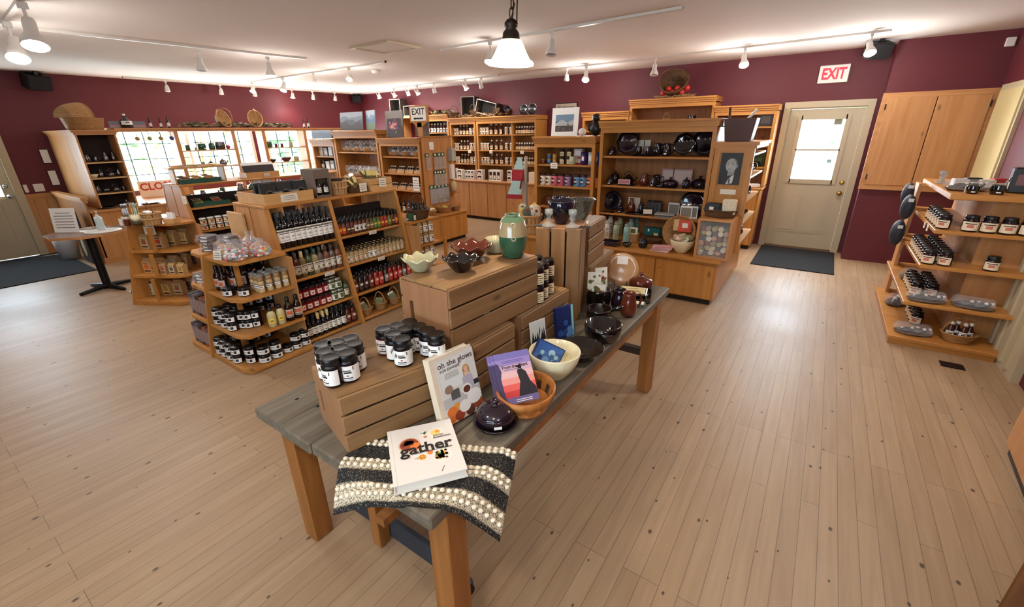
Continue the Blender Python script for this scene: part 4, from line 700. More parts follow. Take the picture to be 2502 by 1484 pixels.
# ---- pottery
def pot(key, prof, m, handle=None, seg=24, extra=None, wav=None, lid=None, sticker=False):
    b = MB(); b.lathe(prof, m, seg, wav=wav); ps = [('body', b)]
    if handle:
        h = MB()
        for hd in handle: h.tube(hd[0], hd[1], m, 7)
        ps.append(('handle', h))
    if lid: l = MB(); l.lathe(lid, m, seg); ps.append(('lid', l))
    if extra:
        for n, mb in extra: ps.append((n, mb))
    if sticker: s_ = MB(); r = max(p[0] for p in prof); arc(s_, r + .0008, .02, .035, -.3, .3, PAPERW, 4); ps.append(('price_sticker', s_))
    proto(key, *ps)
ear = lambda x0, z0, z1, d: [(x0 - .006, 0, z1), (x0 + d * .7, 0, z1 + .004), (x0 + d, 0, (z0 + z1) / 2 + .005), (x0 + d * .6, 0, z0 - .002), (x0 - .006, 0, z0)]
for nm, m in (('plum', PLUM), ('navy', NAVY), ('black', BLKG), ('brown', BRNG), ('green', GRNG), ('pewter', PEWTER), ('celadon', CELA), ('ivory', IVORY)):
    pot('mug_' + nm, [(0, 0), (.036, 0), (.040, .006), (.041, .05), (.038, .085), (.039, .10), (.036, .10), (.035, .085), (.037, .02), (0, .012)], m, [(ear(.039, .03, .08, .032), .006)])
    pot('jug_' + nm, [(0, 0), (.04, 0), (.052, .03), (.054, .06), (.042, .10), (.038, .125), (.042, .14), (.038, .14), (.034, .12), (.045, .06), (0, .012)], m, [(ear(.045, .045, .12, .045), .008)], sticker=nm == 'plum')
    pot('canister_' + nm, [(0, 0), (.048, 0), (.058, .02), (.06, .06), (.05, .095), (.046, .10), (0, .10)], m, lid=[(.05, .10), (.052, .104), (.035, .122), (.012, .128), (.012, .135), (.018, .145), (.012, .152), (0, .153)], sticker=nm == 'plum')
    pot('bowl_' + nm, [(0, 0), (.04, 0), (.045, .008), (.075, .035), (.09, .07), (.086, .071), (.07, .04), (.04, .015), (0, .012)], m)
    pot('crock_' + nm, [(0, 0), (.06, 0), (.068, .01), (.072, .07), (.066, .10), (.068, .112), (.063, .112), (.061, .10), (.064, .02), (0, .012)], m, sticker=nm != 'brown')
    pot('plate_' + nm, [(0, 0), (.09, 0), (.10, .004), (.14, .022), (.139, .026), (.10, .01), (0, .006)], m, seg=30)
    pot('octplate_' + nm, [(0, 0), (.09, 0), (.10, .004), (.145, .026), (.144, .031), (.098, .01), (0, .006)], m, seg=8)
    pot('teapot_' + nm, [(0, 0), (.05, 0), (.07, .03), (.072, .06), (.05, .095), (.036, .10), (0, .10)], m, [([(-.03, 0, .095), (-.06, 0, .13), (0, 0, .165), (.06, 0, .13), (.03, 0, .095)], .006), ([(.06, 0, .05), (.095, 0, .06), (.115, 0, .095)], .011)], lid=[(.036, .10), (.034, .108), (.012, .118), (.014, .128), (0, .132)])
    pot('vase_' + nm, [(0, 0), (.04, 0), (.052, .03), (.05, .08), (.028, .13), (.02, .16), (.026, .18), (.02, .18), (.015, .16), (0, .15)], m)
    pot('casserole_' + nm, [(0, 0), (.085, 0), (.098, .012), (.104, .05), (.10, .058), (0, .058)], m, lid=[(.102, .058), (.10, .066), (.07, .088), (.03, .100), (.014, .104), (.014, .112), (.024, .122), (.016, .130), (0, .131)])
    mb = MB(); mb.chamfer(-.16, .16, -.09, .09, 0, .012, m, .005); mb.box(-.16, .16, -.09, -.08, .008, .024, m); mb.box(-.16, .16, .08, .09, .008, .024, m); mb.box(-.16, -.15, -.08, .08, .008, .024, m); mb.box(.15, .16, -.08, .08, .008, .024, m); proto('tray_' + nm, ('tray', mb))
def ruffle(key, m, n=8, s=1): pot(key, [(0, 0), (.05 * s, 0), (.055 * s, .004), (.085 * s, .035), (.105 * s, .06), (.125 * s, .075), (.122 * s, .079), (.10 * s, .064), (.08 * s, .04), (.05 * s, .01), (0, .008)], m, seg=72, wav=lambda a, r, z: (r * (1 + .045 * cos(n * a) * min(1, z / .07)), z + .009 * cos(n * a) * (z / .079) ** 2))
ruffle('ruffle_cream', CELA); ruffle('ruffle_black', BLKG); ruffle('ruffle_brown', BRNG, 9, 1.15)
# ---- wicker and splint baskets
def basket(key, r0, r1, h, m, handle=0, open_=True, oval=1.0, weave=9, seg=32):
    b = MB(); pr = [(0, 0), (r0, 0)] + [(r0 + (r1 - r0) * i / weave, h * i / weave) for i in range(1, weave + 1)]
    b.lathe(pr + [(r1 - .006, h), (r0 - .004, .008), (0, .008)], m, seg, wav=lambda a, r, z: (r + (.0025 * cos(seg / 2 * a + (z / h * weave) * PI) if z > .001 else 0), z))
    b.v = [(x, y * oval, z) for x, y, z in b.v]; ps = [('body', b)]; rim = MB(); rim.tube([(r1 * cos(a), r1 * oval * sin(a), h) for a in [2 * PI * k / 24 for k in range(24)]], .006, m, 6, True); ps.append(('rim', rim))
    if handle: hd = MB(); hd.tube([((r1 - .002) * cos(a), 0, h - .01 + handle * sin(a)) for a in [PI * k / 12 for k in range(13)]], .0055, m, 6); ps.append(('handle', hd))
    proto(key, *ps)
basket('small_basket', .042, .055, .06, WICK, .10); basket('round_basket', .075, .11, .085, WICK); basket('bread_basket', .09, .13, .085, WICK, .16, oval=.75); basket('dark_basket', .075, .10, .08, WICKD, .13); basket('tray_basket', .10, .12, .05, WICKD, oval=.7)
def splint(key, r0, r1, h, m=SPLINT, handles=True):
    b = MB(); n = 18
    for i in range(n):
        a = 2 * PI * i / n; w_ = .8 * 2 * PI / n / 2; b.add([(r0 * cos(a - w_), r0 * sin(a - w_), 0), (r0 * cos(a + w_), r0 * sin(a + w_), 0), (r1 * cos(a + w_), r1 * sin(a + w_), h), (r1 * cos(a - w_), r1 * sin(a - w_), h)], [(0, 1, 2, 3)], m); 
        b.add([((r0 - .003) * cos(a - w_), (r0 - .003) * sin(a - w_), 0), ((r0 - .003) * cos(a + w_), (r0 - .003) * sin(a + w_), 0), ((r1 - .003) * cos(a + w_), (r1 - .003) * sin(a + w_), h), ((r1 - .003) * cos(a - w_), (r1 - .003) * sin(a - w_), h)], [(0, 1, 2, 3)], m)
    b.lathe([(0, 0), (r0, 0), (r0, .006), (0, .006)], m, n); hp = MB()
    for z0, z1 in ((h * .42, h * .54), (h * .88, h * 1.0)): q = lambda z: r0 + (r1 - r0) * z / h; hp.lathe([(q(z0) - .005, z0), (q(z0) + .004, z0), (q(z1) + .004, z1), (q(z1) - .005, z1), (q(z0) - .005, z0)], m, 28)
    proto(key, ('staves', b), ('hoops', hp))
splint('half_bushel', .11, .135, .20); splint('splint_small', .07, .088, .115)
# ---- cards, tins, bags
def sheet(mb, w_, h, m, T, t=.001): return mb.box(-w_ / 2, w_ / 2, 0, t, 0, h, m, T)
def bagproto(key, w_, d, h, m, lab, mark):
    b = MB(); b.add([(-w_ / 2, -d / 2, 0), (w_ / 2, -d / 2, 0), (w_ / 2, d / 2, 0), (-w_ / 2, d / 2, 0), (-w_ / 2, -d / 2, h * .78), (w_ / 2, -d / 2, h * .78), (w_ / 2, d / 2, h * .78), (-w_ / 2, d / 2, h * .78), (-w_ / 2, -d * .12, h * .93), (w_ / 2, -d * .12, h * .93), (w_ / 2, d * .12, h * .93), (-w_ / 2, d * .12, h * .93), (-w_ / 2, -d * .14, h), (w_ / 2, -d * .14, h), (w_ / 2, d * .10, h), (-w_ / 2, d * .10, h)], [(0, 3, 2, 1)] + [(4 * k + i, 4 * k + (i + 1) % 4, 4 * k + 4 + (i + 1) % 4, 4 * k + 4 + i) for k in range(3) for i in range(4)] + [(12, 13, 14, 15)], m)
    l = MB(); y = -d / 2 - .0008; l.box(-w_ * .4, w_ * .4, y, y + .0006, h * .08, h * .72, lab); l.box(-w_ * .28, w_ * .28, y - .0006, y, h * .32, h * .60, mark); l.box(-w_ * .33, w_ * .33, y - .0006, y, h * .64, h * .68, INK); l.box(-w_ * .36, w_ * .36, y - .0006, y, h * .12, h * .22, mat('label_foot', (70, 52, 40), .7)); f = MB(); f.box(-w_ * .46, w_ * .46, -d * .14 - .003, -d * .14, h * .93, h, m); proto(key, ('bag', b), ('label', l), ('fold', f))
KR = mat('kraft_paper', (182, 146, 100), .8)
for k, l, mk in (('tan', (206, 180, 130), (150, 90, 70)), ('yellow', (222, 196, 110), (170, 140, 80)), ('red', (214, 190, 150), (190, 80, 60)), ('orange', (226, 160, 90), (206, 110, 60)), ('brown', (120, 86, 70), (80, 56, 50)), ('white', (222, 212, 190), (90, 90, 84))): bagproto('mix_' + k, .085, .06, .135, KR, mat('mixlabel_' + k, l, .7), mat('mixmark_' + k, mk, .7))
b = MB(); b.chamfer(-.055, .055, -.035, .035, 0, .02, mat('chocolate', (66, 40, 30), .5), .003); f = MB()
def film(mb, hx, hy, z0, z1, m, n=10, seed=1):
    random.seed(seed); vs = []
    for k, (z, q) in enumerate(((z0, .96), (z0 + (z1 - z0) * .5, 1.08), (z1, .96))):
        for i in range(n): a = 2 * PI * i / n; j = rr(.92, 1.1); vs.append((hx * q * j * max(-1, min(1, 1.35 * cos(a))), hy * q * j * max(-1, min(1, 1.35 * sin(a))), z + rr(-.002, .003)))
    fs = [(k * n + i, k * n + (i + 1) % n, k * n + n + (i + 1) % n, k * n + n + i) for k in range(2) for i in range(n)]; vs.append((0, 0, z1)); fs += [(2 * n + i, 2 * n + (i + 1) % n, 3 * n) for i in range(n)]; mb.add(vs, fs, m); return mb
film(f, .075, .045, .001, .026, CELLO); proto('wrapped_bar', ('bar', b), ('film', f), ('label', MB().box(-.03, .03, -.0358, -.0352, .004, .016, PAPERW)))
# ================================================================ the table top display
def away(p, d): q = Vector((p[0], p[1], 0)).normalized(); return Vector((p[0] + q.x * d, p[1] + q.y * d, p[2]))
Q1 = TZ + .222 + .001; Q2 = Q1 + .25 + .001
for i, (u, v, nm) in enumerate(((806, 872, 'front jam jar, nearest the crate corner'), (846, 861, 'jam jar right of the foremost one'), (863, 838, 'jam jar at the right end'), (829, 849, 'jam jar in the very middle'), (820, 835, 'jam jar in the back row, centre'), (854, 825, 'jam jar in the back row, right end'), (794, 857, 'jam jar behind the foremost one, left edge'), (789, 840, 'jam jar in the back row, left end'))):
    p = az(u, v, Q1 + .103); p.z = Q1; place('table_jam', 'jam_jar', p, f'black-lidded {nm}, group of eight on the near crate', 'jam jar', 'jam jars on the near crate', rz=rr(-.5, .5) + (.35 if i in (0,) else .7))
for i, (u, v, nm) in enumerate(((937, 802, 'red jelly jar at the left end'), (970, 794, 'jam jar behind, second from left'), (999, 785, 'jam jar farthest back by the crate end'), (960, 814, 'jam jar behind the front one'), (989, 802, 'jam jar in the middle'), (981, 827, 'front jam jar with label facing the camera'), (1021, 795, 'jam jar with a barcode label'), (1043, 805, 'jam jar second from the right'), (1065, 815, 'jam jar at the right end by the crate'))):
    p = az(u, v, Q1 + .103); p.z = Q1; place('table_jelly' if i == 0 else 'table_jam', 'jam_jar', p, f'black-lidded {nm}, group against the top crate', 'jam jar', 'jam jars against the top crate', rz=rr(-.2, .6) + (1.4 if i in (1, 3, 4) else .25))
for i, (u, v) in enumerate(((1311, 619), (1339, 625), (1325, 634), (1313, 643))):
    p = az(u, v, Q1 + .2); 
    for k in (0, 1): place('jam_small', 'stacked_jar', (p.x, p.y, Q1 + k * .0935), f'{"upper" if k else "lower"} cream-labelled jar, {ORD[i]} stack from the back, beside the top crate', 'jar', 'stacked jars beside the top crate', rz=.55)
place('ruffle_cream', 'ruffled_bowl', away(az(1030, 668, Q2), .04), 'cream ruffled-edge bowl on the top crate', 'bowl', rz=.2, s=(.60,.60,.75)); place('ruffle_black', 'ruffled_bowl', away(az(1128, 671, Q2), .05), 'black ruffled-edge bowl on the top crate', 'bowl', rz=.5, s=(.60,.60,.75)); place('ruffle_brown', 'ruffled_bowl', Vector((-1.245, 1.470, Q2)), 'red-brown ruffled-edge bowl behind the black one on the top crate', 'bowl', rz=.1, s=(.66,.66,.85))
mb = MB(); prf = [(0, 0), (.04, 0), (.048, .006), (.062, .06), (.066, .10)]; mb.lathe(prf, GRNG, 26); mb.lathe([(.066, .10), (.064, .135), (.056, .165)], mat('sand_glaze', (168, 148, 110), .12, coat=.5), 26); mb.lathe([(.056, .165), (.044, .182), (.034, .188), (.036, .195), (.03, .195), (.03, .185), (.05, .12), (0, .02)], mat('sage_glaze', (88, 114, 86), .12, coat=.5), 26); ring = MB()
for z in (.095, .155): ring.tube([(.068 * sin(.1) + .009 * cos(t), -.064 + (.0 if z < .1 else .006), z + .009 * sin(t)) for t in [2 * PI * k / 10 for k in range(10)]], .003, CELA, 5, True)
o = mb.obj('vase', loc=(-1.105, 1.60, Q2), rotz=.55); part('ring_ornament', ring.mesh('ring_ornament'), o); tag(o, 'egg-shaped green and sand glazed vase on the top crate', 'vase')
pot('ribbed_pot', [(0, 0), (.055, 0), (.062, .01), (.066, .06), (.064, .085), (.058, .085), (.056, .02), (0, .012)], CELA, seg=48, wav=lambda a, r, z: (r * (1 + .018 * (1 if int(a / (2 * PI) * 48) % 2 else -1)), z)); place('ribbed_pot', 'ribbed_pot', Vector((-1.225, 1.632, Q2)), 'low ribbed celadon pot behind the green vase', 'pot', s=.8)
QV = TZ + .525 + .001
o = place('bowl_navy', 'mixing_bowl', (-1.170, 2.175, QV), 'glossy navy mixing bowl on the upright crate', 'bowl', s=(.86, .86, 1.75)); o = place('crock_navy', 'planter', (-1.335, 2.47, TZ + .486), 'dark navy crock behind the navy mixing bowl', 'crock', s=(.8, .8, 1.25))
MARB = mat('marbled_glaze', (62, 64, 62), .12, coat=.5); nt = NT(MARB); n_ = nt.n('TexNoise'); n_.inputs['Scale'].default_value = 60; nt.l(nt.ramp(n_.outputs[0], (.48, srgb(26, 28, 28)), (.66, srgb(120, 122, 112))), nt.p.inputs['Base Color'])
pot('marbled_bowl', [(0, 0), (.045, 0), (.05, .01), (.085, .06), (.11, .125), (.116, .13), (.106, .126), (.08, .065), (.04, .015), (0, .012)], MARB); place('marbled_bowl', 'mixing_bowl', (-1.215, 2.50, TZ + .486), 'large grey speckled bowl behind the navy bowl', 'bowl', s=(.86, .86, 1.0))
pot('candlestick', [(0, 0), (.036, 0), (.040, .006), (.034, .014), (.016, .022), (.009, .034), (.016, .046), (.010, .056), (.016, .064), (.022, .07), (.022, .096), (.017, .096), (.016, .074), (0, .07)], CLEAR, seg=12)
place('candlestick', 'candlestick', (-1.175, 2.045, QV), 'faceted glass candlestick left of the navy bowl', 'candlestick'); place('candlestick', 'candlestick', (-1.055, 2.09, QV), 'faceted glass candlestick right of the navy bowl', 'candlestick')
for x, y, rz, lb in ((-1.24, 2.055, .5, 'small dark card under the left glass candlestick'), (-1.00, 2.135, .2, 'small dark card under the right glass candlestick')): tag(MB().box(-.03, .03, -.02, .02, 0, .002, BLACK).obj('card', loc=(x, y, QV), rotz=rz), lb, 'card')
tag(MB().box(-.05, .05, -.05, .05, 0, .003, PAPERW).obj('paper_sheet', loc=(-1.17, 2.42, TZ + .486), rotz=.3), 'white sheet of paper on the crate stack behind the grey bowl', 'paper')
# ---- woven mat under the book, drooping over the table corner
def woven():
    A = Vector((-1.178, .712)); Bv = Vector((-.668, .985)); ux = (Bv - A); Lx = ux.length; ux /= Lx; uy = Vector((ux.y, -ux.x)); Wy = .268; NX, NY = 60, 40; X0, X1, Y0 = -.712, -.700, .606
    def P(s, t, lift=0):
        q = A + ux * (s * Lx) + uy * (t * Wy); o = max(0, q.x + .712, .606 - q.y); z = TZ + .004 - (o * .55 if o < .05 else .0275 + (o - .05) * .9) + .006 * sin(s * 9) * (o > 0); return Vector((q.x - max(0, q.x + .70) * .25, q.y + max(0, .60 - q.y) * .30, z + lift))
    m = mat('woven_cotton', (30, 28, 28), .9); k = NT(m); at = k.n('Attribute', attribute_name='stripe'); tc = k.n('TexCoord'); mp = k.n('Mapping'); mp.inputs['Scale'].default_value = (260, 260, 260); k.l(tc.outputs['Object'], mp.inputs[0]); nz = k.n('TexNoise'); nz.inputs['Scale'].default_value = 1; k.l(mp.outputs[0], nz.inputs[0])
    dk = k.ramp(nz.outputs[0], (.56, srgb(16, 15, 16)), (.74, srgb(150, 142, 126))); lt = k.ramp(nz.outputs[0], (.36, srgb(60, 54, 44)), (.55, srgb(206, 192, 164))); k.l(k.mix(at.outputs['Fac'], dk, lt), k.p.inputs['Base Color'])
    band = lambda t: 1 if (t < .10 or .33 < t < .52 or .72 < t < .95) else 0
    vs = [P(i / NX, j / NY) for j in range(NY + 1) for i in range(NX + 1)]; n0 = len(vs); vs += [v - Vector((0, 0, .003)) for v in vs]; g = lambda i, j: j * (NX + 1) + i; fs = []
    for j in range(NY):
        for i in range(NX): fs += [(g(i, j), g(i + 1, j), g(i + 1, j + 1), g(i, j + 1)), (n0 + g(i, j), n0 + g(i, j + 1), n0 + g(i + 1, j + 1), n0 + g(i + 1, j))]
    mb = MB(); mb.add(vs, fs, m, True); me = mb.mesh('placemat'); a = me.attributes.new('stripe', 'FLOAT', 'POINT'); a.data.foreach_set('value', [float(band((q % n0 // (NX + 1)) / NY)) for q in range(2 * n0)])
    o = bpy.data.objects.new('placemat', me); COL.objects.link(o); bb = MB(); random.seed(5)
    for t in (.025, .085, .375, .455, .765, .86):
        n = 26
        for i in range(n): p = P((i + .5) / n, t + rr(-.006, .006), .004); bb.ball(.0082, p, mat('cotton_bobble', (228, 218, 196), .85), 8, 6, (1.05, .95, .75))
    part('bobbles', bb.mesh('bobbles'), o); tag(o, 'black and cream striped woven mat hanging over the table corner, under a book', 'placemat')
woven()
def book(name, label, w_, h, t, cover, pagesm, T, deco=None, cat='book'):
    b = MB(); b.box(0, w_, 0, h, 0, .003, cover).box(0, w_, 0, h, t - .003, t, cover).box(0, .004, 0, h, .003, t - .003, cover); p = MB(); p.box(.004, w_ - .004, .004, h - .004, .003, t - .003, pagesm)
    o = b.obj(name); o.matrix_world = T; part('pages', p.mesh('pages'), o)
    if deco: d = MB(); deco(d, t); part('cover_print', d.mesh('cover_print'), o)
    return tag(o, label, cat)
def disc(mb, x, y, r, z, m, seg=18, sx=1): mb.add([(x, y, z)] + [(x + r * sx * cos(2 * PI * i / seg), y + r * sin(2 * PI * i / seg), z) for i in range(seg)], [(0, i + 1, (i + 1) % seg + 1) for i in range(seg)], m)
FOODS = [mat('food_' + k, c, .7) for k, c in (('rust', (150, 62, 36)), ('amber', (226, 150, 60)), ('yellow', (236, 206, 120)), ('green', (90, 110, 52)), ('orange', (222, 120, 50)), ('brown', (96, 52, 36)), ('olive', (140, 130, 70)))]
PLATE_ = mat('printed_plate', (236, 230, 220), .6); SHAD = mat('printed_grey', (206, 200, 192), .6)
def gather(d, t):
    z = t + .0006; W_, H_ = .222, .268
    disc(d, .066, .172, .036, z, mat('pan_copper', (214, 180, 150), .6)); disc(d, .066, .172, .031, z + .0003, FOODS[0]); [disc(d, .066 + rr(-.02, .02), .172 + rr(-.018, .018), .009, z + .0006, FOODS[5], 10) for i in range(9)]; disc(d, .085, .158, .018, z + .0005, FOODS[4])
    disc(d, .160, .205, .027, z, PLATE_); disc(d, .158, .207, .017, z + .0003, FOODS[2]); disc(d, .165, .211, .008, z + .0006, FOODS[1]); disc(d, .117, .215, .014, z, PLATE_); [disc(d, .117 + rr(-.009, .009), .215 + rr(-.007, .007), .003, z + .0004, FOODS[3], 6) for i in range(8)]; disc(d, .122, .195, .008, z, SHAD); disc(d, .122, .195, .005, z + .0003, FOODS[4])
    disc(d, .160, .090, .033, z, PLATE_); [disc(d, .158 + rr(-.018, .018), .092 + rr(-.018, .018), .005, z + .0003, FOODS[(3, 6, 1, 5)[i % 4]], 7) for i in range(40)]; disc(d, .098, .098, .017, z, PLATE_); disc(d, .098, .098, .013, z + .0003, FOODS[1]); [disc(d, .098 + rr(-.008, .008), .098 + rr(-.008, .008), .002, z + .0006, FOODS[3], 6) for i in range(8)]; disc(d, .125, .112, .009, z, FOODS[4]); disc(d, .06, .108, .006, z, SHAD); disc(d, .078, .098, .006, z, SHAD)
    d.box(.098, .100, .06, .085, z, z + .0003, FOODS[5], TR((.03, .01, 0), -.5)); d.box(.098, .102, .195, .235, z, z + .0003, SHAD, TR((-.06, .075, 0), .45)); d.box(.011, .013, .0, H_, t, t + .0003, SHAD)
    text_mesh(d, 'gather', .066, mat('title_black', (24, 20, 22), .6), TR((.117, .142, z + .001)), .0002, .0016, .172); text_mesh(d, 'A DIRTY APRON COOKBOOK', .0085, INK, TR((.137, .120, z + .001)), .0001, .0001, .125); text_mesh(d, 'DAVID', .0105, INK, TR((.165, .190, z + .0012)), .0001, .0002, .034); text_mesh(d, 'ROBERTSON', .0105, INK, TR((.176, .179, z + .0012)), .0001, .0002, .058)
BKW = mat('book_cover_white', (228, 222, 214), .45); PG = mat('book_pages', (226, 220, 206), .8)
x_ = Vector((.593, .805, 0)); y_ = Vector((-.805, .593, 0)); o_ = Vector((-.856, .607, TZ + .0135))
book('cookbook', 'white square cookbook titled gather, lying on the striped mat', .222, .268, .032, BKW, PG, Matrix(((x_.x, y_.x, 0, o_.x), (x_.y, y_.y, 0, o_.y), (0, 0, 1, o_.z), (0, 0, 0, 1))), gather)
def glows(d, t):
    z = t + .0006; W_, H_ = .2, .258
    d.box(.022, .194, .004, .25, t, z, mat('cover_pale_kitchen', (214, 214, 206), .5)); d.box(.03, .15, .13, .24, z, z + .0002, mat('kitchen_wall', (222, 224, 218), .5)); d.box(.155, .194, .105, .125, z, z + .0003, mat('stove_dark', (50, 54, 58), .5)); d.box(.06, .10, .085, .122, z, z + .0003, mat('stove_grey', (90, 88, 86), .5)); d.box(.022, .194, .062, .10, z, z + .00025, mat('counter_grey', (188, 186, 182), .5))
    d.box(.128, .164, .085, .155, z + .0002, z + .0005, mat('print_dress', (180, 176, 188), .6)); d.box(.122, .17, .10, .15, z + .0002, z + .0004, mat('print_dress', (180, 176, 188), .6)); disc(d, .146, .181, .0165, z + .0004, mat('print_hair', (200, 160, 104), .6), 16, .95); d.box(.130, .137, .155, .182, z + .0003, z + .0004, mat('print_hair', (200, 160, 104), .6)); d.box(.155, .162, .158, .182, z + .0003, z + .0004, mat('print_hair', (200, 160, 104), .6)); disc(d, .146, .178, .011, z + .0007, mat('print_skin', (222, 174, 148), .6), 14, .85); d.box(.142, .150, .155, .170, z + .0005, z + .0006, mat('print_skin', (222, 174, 148), .6))
    disc(d, .133, .103, .022, z + .0007, PLATE_, 16, 1.0); disc(d, .133, .103, .014, z + .0009, FOODS[5], 14, 1.2)
    for x, y, r, m in ((.05, .045, .02, FOODS[4]), (.075, .055, .016, FOODS[1]), (.11, .045, .024, PLATE_), (.16, .065, .03, PLATE_), (.16, .058, .026, FOODS[5]), (.17, .035, .022, FOODS[0]), (.13, .02, .02, FOODS[5]), (.08, .02, .02, FOODS[0]), (.045, .018, .016, FOODS[4]), (.11, .043, .014, FOODS[2]), (.158, .068, .02, PLATE_), (.055, .13, .016, mat('print_flowers', (150, 120, 100), .7)), (.06, .138, .008, FOODS[3]), (.048, .124, .008, FOODS[3])): disc(d, x, y, r, z + .0009 + r * .01, m, 14, 1.15)
    text_mesh(d, 'oh she glows', .030, mat('title_slate', (66, 60, 60), .6), TR((.108, .226, z + .0012)), .0001, .0003, .158); text_mesh(d, 'FOR DINNER', .014, mat('title_slate', (66, 60, 60), .6), TR((.078, .205, z + .0012)), .0001, .0001, .088)
    for k in range(4): d.box(.05, .112, .19 - k * .006, .1915 - k * .006, z + .001, z + .0011, INKG)
x_ = Vector((.18, .9836, 0)); up = Vector((-.9836 * .235, .18 * .235, .972)); nn = x_.cross(up); o_ = Vector((-.985, .925, TZ + .002))
book('cookbook', 'tall cookbook titled oh she glows, leaning on the crates', .19, .262, .038, mat('book_cover_cream', (222, 206, 182), .45), PG, Matrix(((x_.x, up.x, nn.x, o_.x), (x_.y, up.y, nn.y, o_.y), (x_.z, up.z, nn.z, o_.z), (0, 0, 0, 1))), glows)
# lidded black dish
o = place('casserole_plum', 'lidded_dish', (-.822, 1.062, TZ + .012), 'small dark lidded dish on its saucer, in front of the cookbook', 'dish', s=(.70, .70, .72)); pot('dish_saucer', [(0, 0), (.075, 0), (.085, .006), (.098, .02), (.094, .022), (.08, .010), (0, .008)], PLUM); part('saucer', PROT['dish_saucer'][0][1], o, (0, 0, -.0155), None).scale = (1.22, 1.22, 1.2)
part('price_sticker', MB().box(-.02, .02, -.109, -.107, .022, .038, PAPERW).mesh('price_sticker'), o, None, (0, 0, .75))
# splint basket with booklets
ORW = wood('orange_splint', (196, 130, 66), (150, 88, 36), 2, rough=.5, grain=20, knots=False)
def gap_basket():
    b = MB(); r0, r1, h = .10, .128, .07; n = 12
    for i in range(n):
        a = 2 * PI * i / n; w_ = .55 * PI / n; b.add([((r0 if z < .03 else r1 - .004) * cos(a + q * w_), (r0 if z < .03 else r1 - .004) * sin(a + q * w_), z) for z in (.001, .064) for q in (-1, 1)], [(0, 1, 3, 2)], ORW)
    b.lathe([(0, 0), (r0, 0), (r0 + .006, .016), (r0, .016), (r0 - .006, .006), (0, .006)], ORW, 30); rim = MB(); rim.lathe([(r1 - .006, .044), (r1 + .002, .044), (r1 + .006, .074), (r1 - .004, .074), (r1 - .006, .044)], ORW, 36); return b, rim
b, rim = gap_basket(); proto('gap_basket', ('staves', b), ('rim', rim)); place('gap_basket', 'splint_basket', (-.792, 1.222, TZ + .001), 'round orange splint basket holding sunset-coloured booklets', 'basket', s=(.86, 1.0, 1.1), rz=.3)
def sunset(d, t):
    z = t + .0005; H_, W_ = .2, .148; cols = ((120, 110, 170), (150, 130, 184), (206, 170, 190), (226, 180, 178), (230, 150, 140), (226, 96, 86), (206, 66, 66), (112, 104, 160))
    for i, c in enumerate(cols): d.box(0, W_, H_ - (i + 1) * H_ / 8, H_ - i * H_ / 8, z, z + .0002, mat(f'sunset_{i}', c, .5))
    dk = mat('silhouette', (40, 36, 42), .6); d.add([(x, y, z + .0005) for x, y in ((.07, .025), (.148, .025), (.146, .05), (.128, .075), (.118, .115), (.104, .128), (.088, .13), (.082, .12), (.086, .08), (.076, .05))], [tuple(range(10))], dk); d.add([(x, y, z + .0005) for x, y in ((0, 0), (.02, 0), (.014, .05), (.012, .1), (.02, .13), (.012, .16), (0, .165))], [tuple(range(7))], mat('cliff_violet', (70, 60, 92), .6))
    d.box(.1, .102, .128, .15, z, z + .0005, dk); [disc(d, .092 + rr(-.012, .014), .138 + rr(-.006, .01), .005, z + .0007, dk, 7) for i in range(8)]
    text_mesh(d, 'From the Heart', .018, mat('title_brown', (50, 24, 30), .6), TR((.078, .143, z + .0008)), .0001, .0004, .108)
    for k in range(2): d.box(.03, .12, .166 - k * .006, .168 - k * .006, z + .0003, z + .0004, mat('print_violet', (80, 70, 140), .6))
    d.box(.03, .1, .131, .1325, z + .0006, z + .0007, INK)
    for k in range(2): d.box(.055, .12, .012 - k * .007, .015 - k * .007, z + .0003, z + .0004, PAPERW)
for i in range(3):
    x_ = Vector((.56, .828, 0)); up = Vector((-.828 * .60, .56 * .60, .80)); nn = x_.cross(up); o_ = Vector((-.828, 1.122, TZ + .035)) - nn * (.006 * i) + x_ * (-.012 * i) - Vector((0, 0, 0))
    book('booklet', ['front booklet titled From the Heart in the splint basket', 'second booklet, just behind the front one in the splint basket', 'hindmost booklet fanned out in the splint basket'][i], .148, .2, .005, mat('booklet_cover', (96, 80, 120), .5), PG, Matrix(((x_.x, up.x, nn.x, o_.x), (x_.y, up.y, nn.y, o_.y), (x_.z, up.z, nn.z, o_.z), (0, 0, 0, 1))), sunset, 'booklet')['group'] = 'booklets in the splint basket'
pot('cream_bowl', [(0, 0), (.055, 0), (.06, .008), (.088, .045), (.108, .085), (.116, .12), (.113, .126), (.106, .122), (.10, .085), (.075, .04), (0, .014)], IVORY, seg=40, wav=lambda a, r, z: (r + (.0016 * sin(14 * a + z * 300) if .02 < z < .095 and r > .06 else 0), z)); place('cream_bowl', 'mixing_bowl', (-.812, 1.482, TZ + .001), 'large cream mixing bowl with embossed sides and a blue packet', 'bowl', s=.98)
BLUEP = mat('foil_blue', (70, 110, 180), .15, metal=.3)
def art(mb, w_, h, z, pal, seed):
    random.seed(seed)
    for i in range(12): disc(mb, rr(.1, .9) * w_, rr(.05, .75) * h, rr(.08, .2) * h, z + .0001 * i, pal[i % len(pal)], 14)
PALB = [mat('art_' + k, c, .4) for k, c in (('deep', (28, 44, 96)), ('mid', (48, 84, 150)), ('light', (96, 140, 196)), ('pale', (150, 190, 210)))]
def flat(name, label, cat, w_, h, t, m, T, deco=None, group=None):
    b = MB(); b.box(0, w_, 0, h, 0, t, m); o = b.obj(name); o.matrix_world = T
    if deco: d = MB(); deco(d, t); part('print', d.mesh('print'), o)
    return tag(o, label, cat, group)
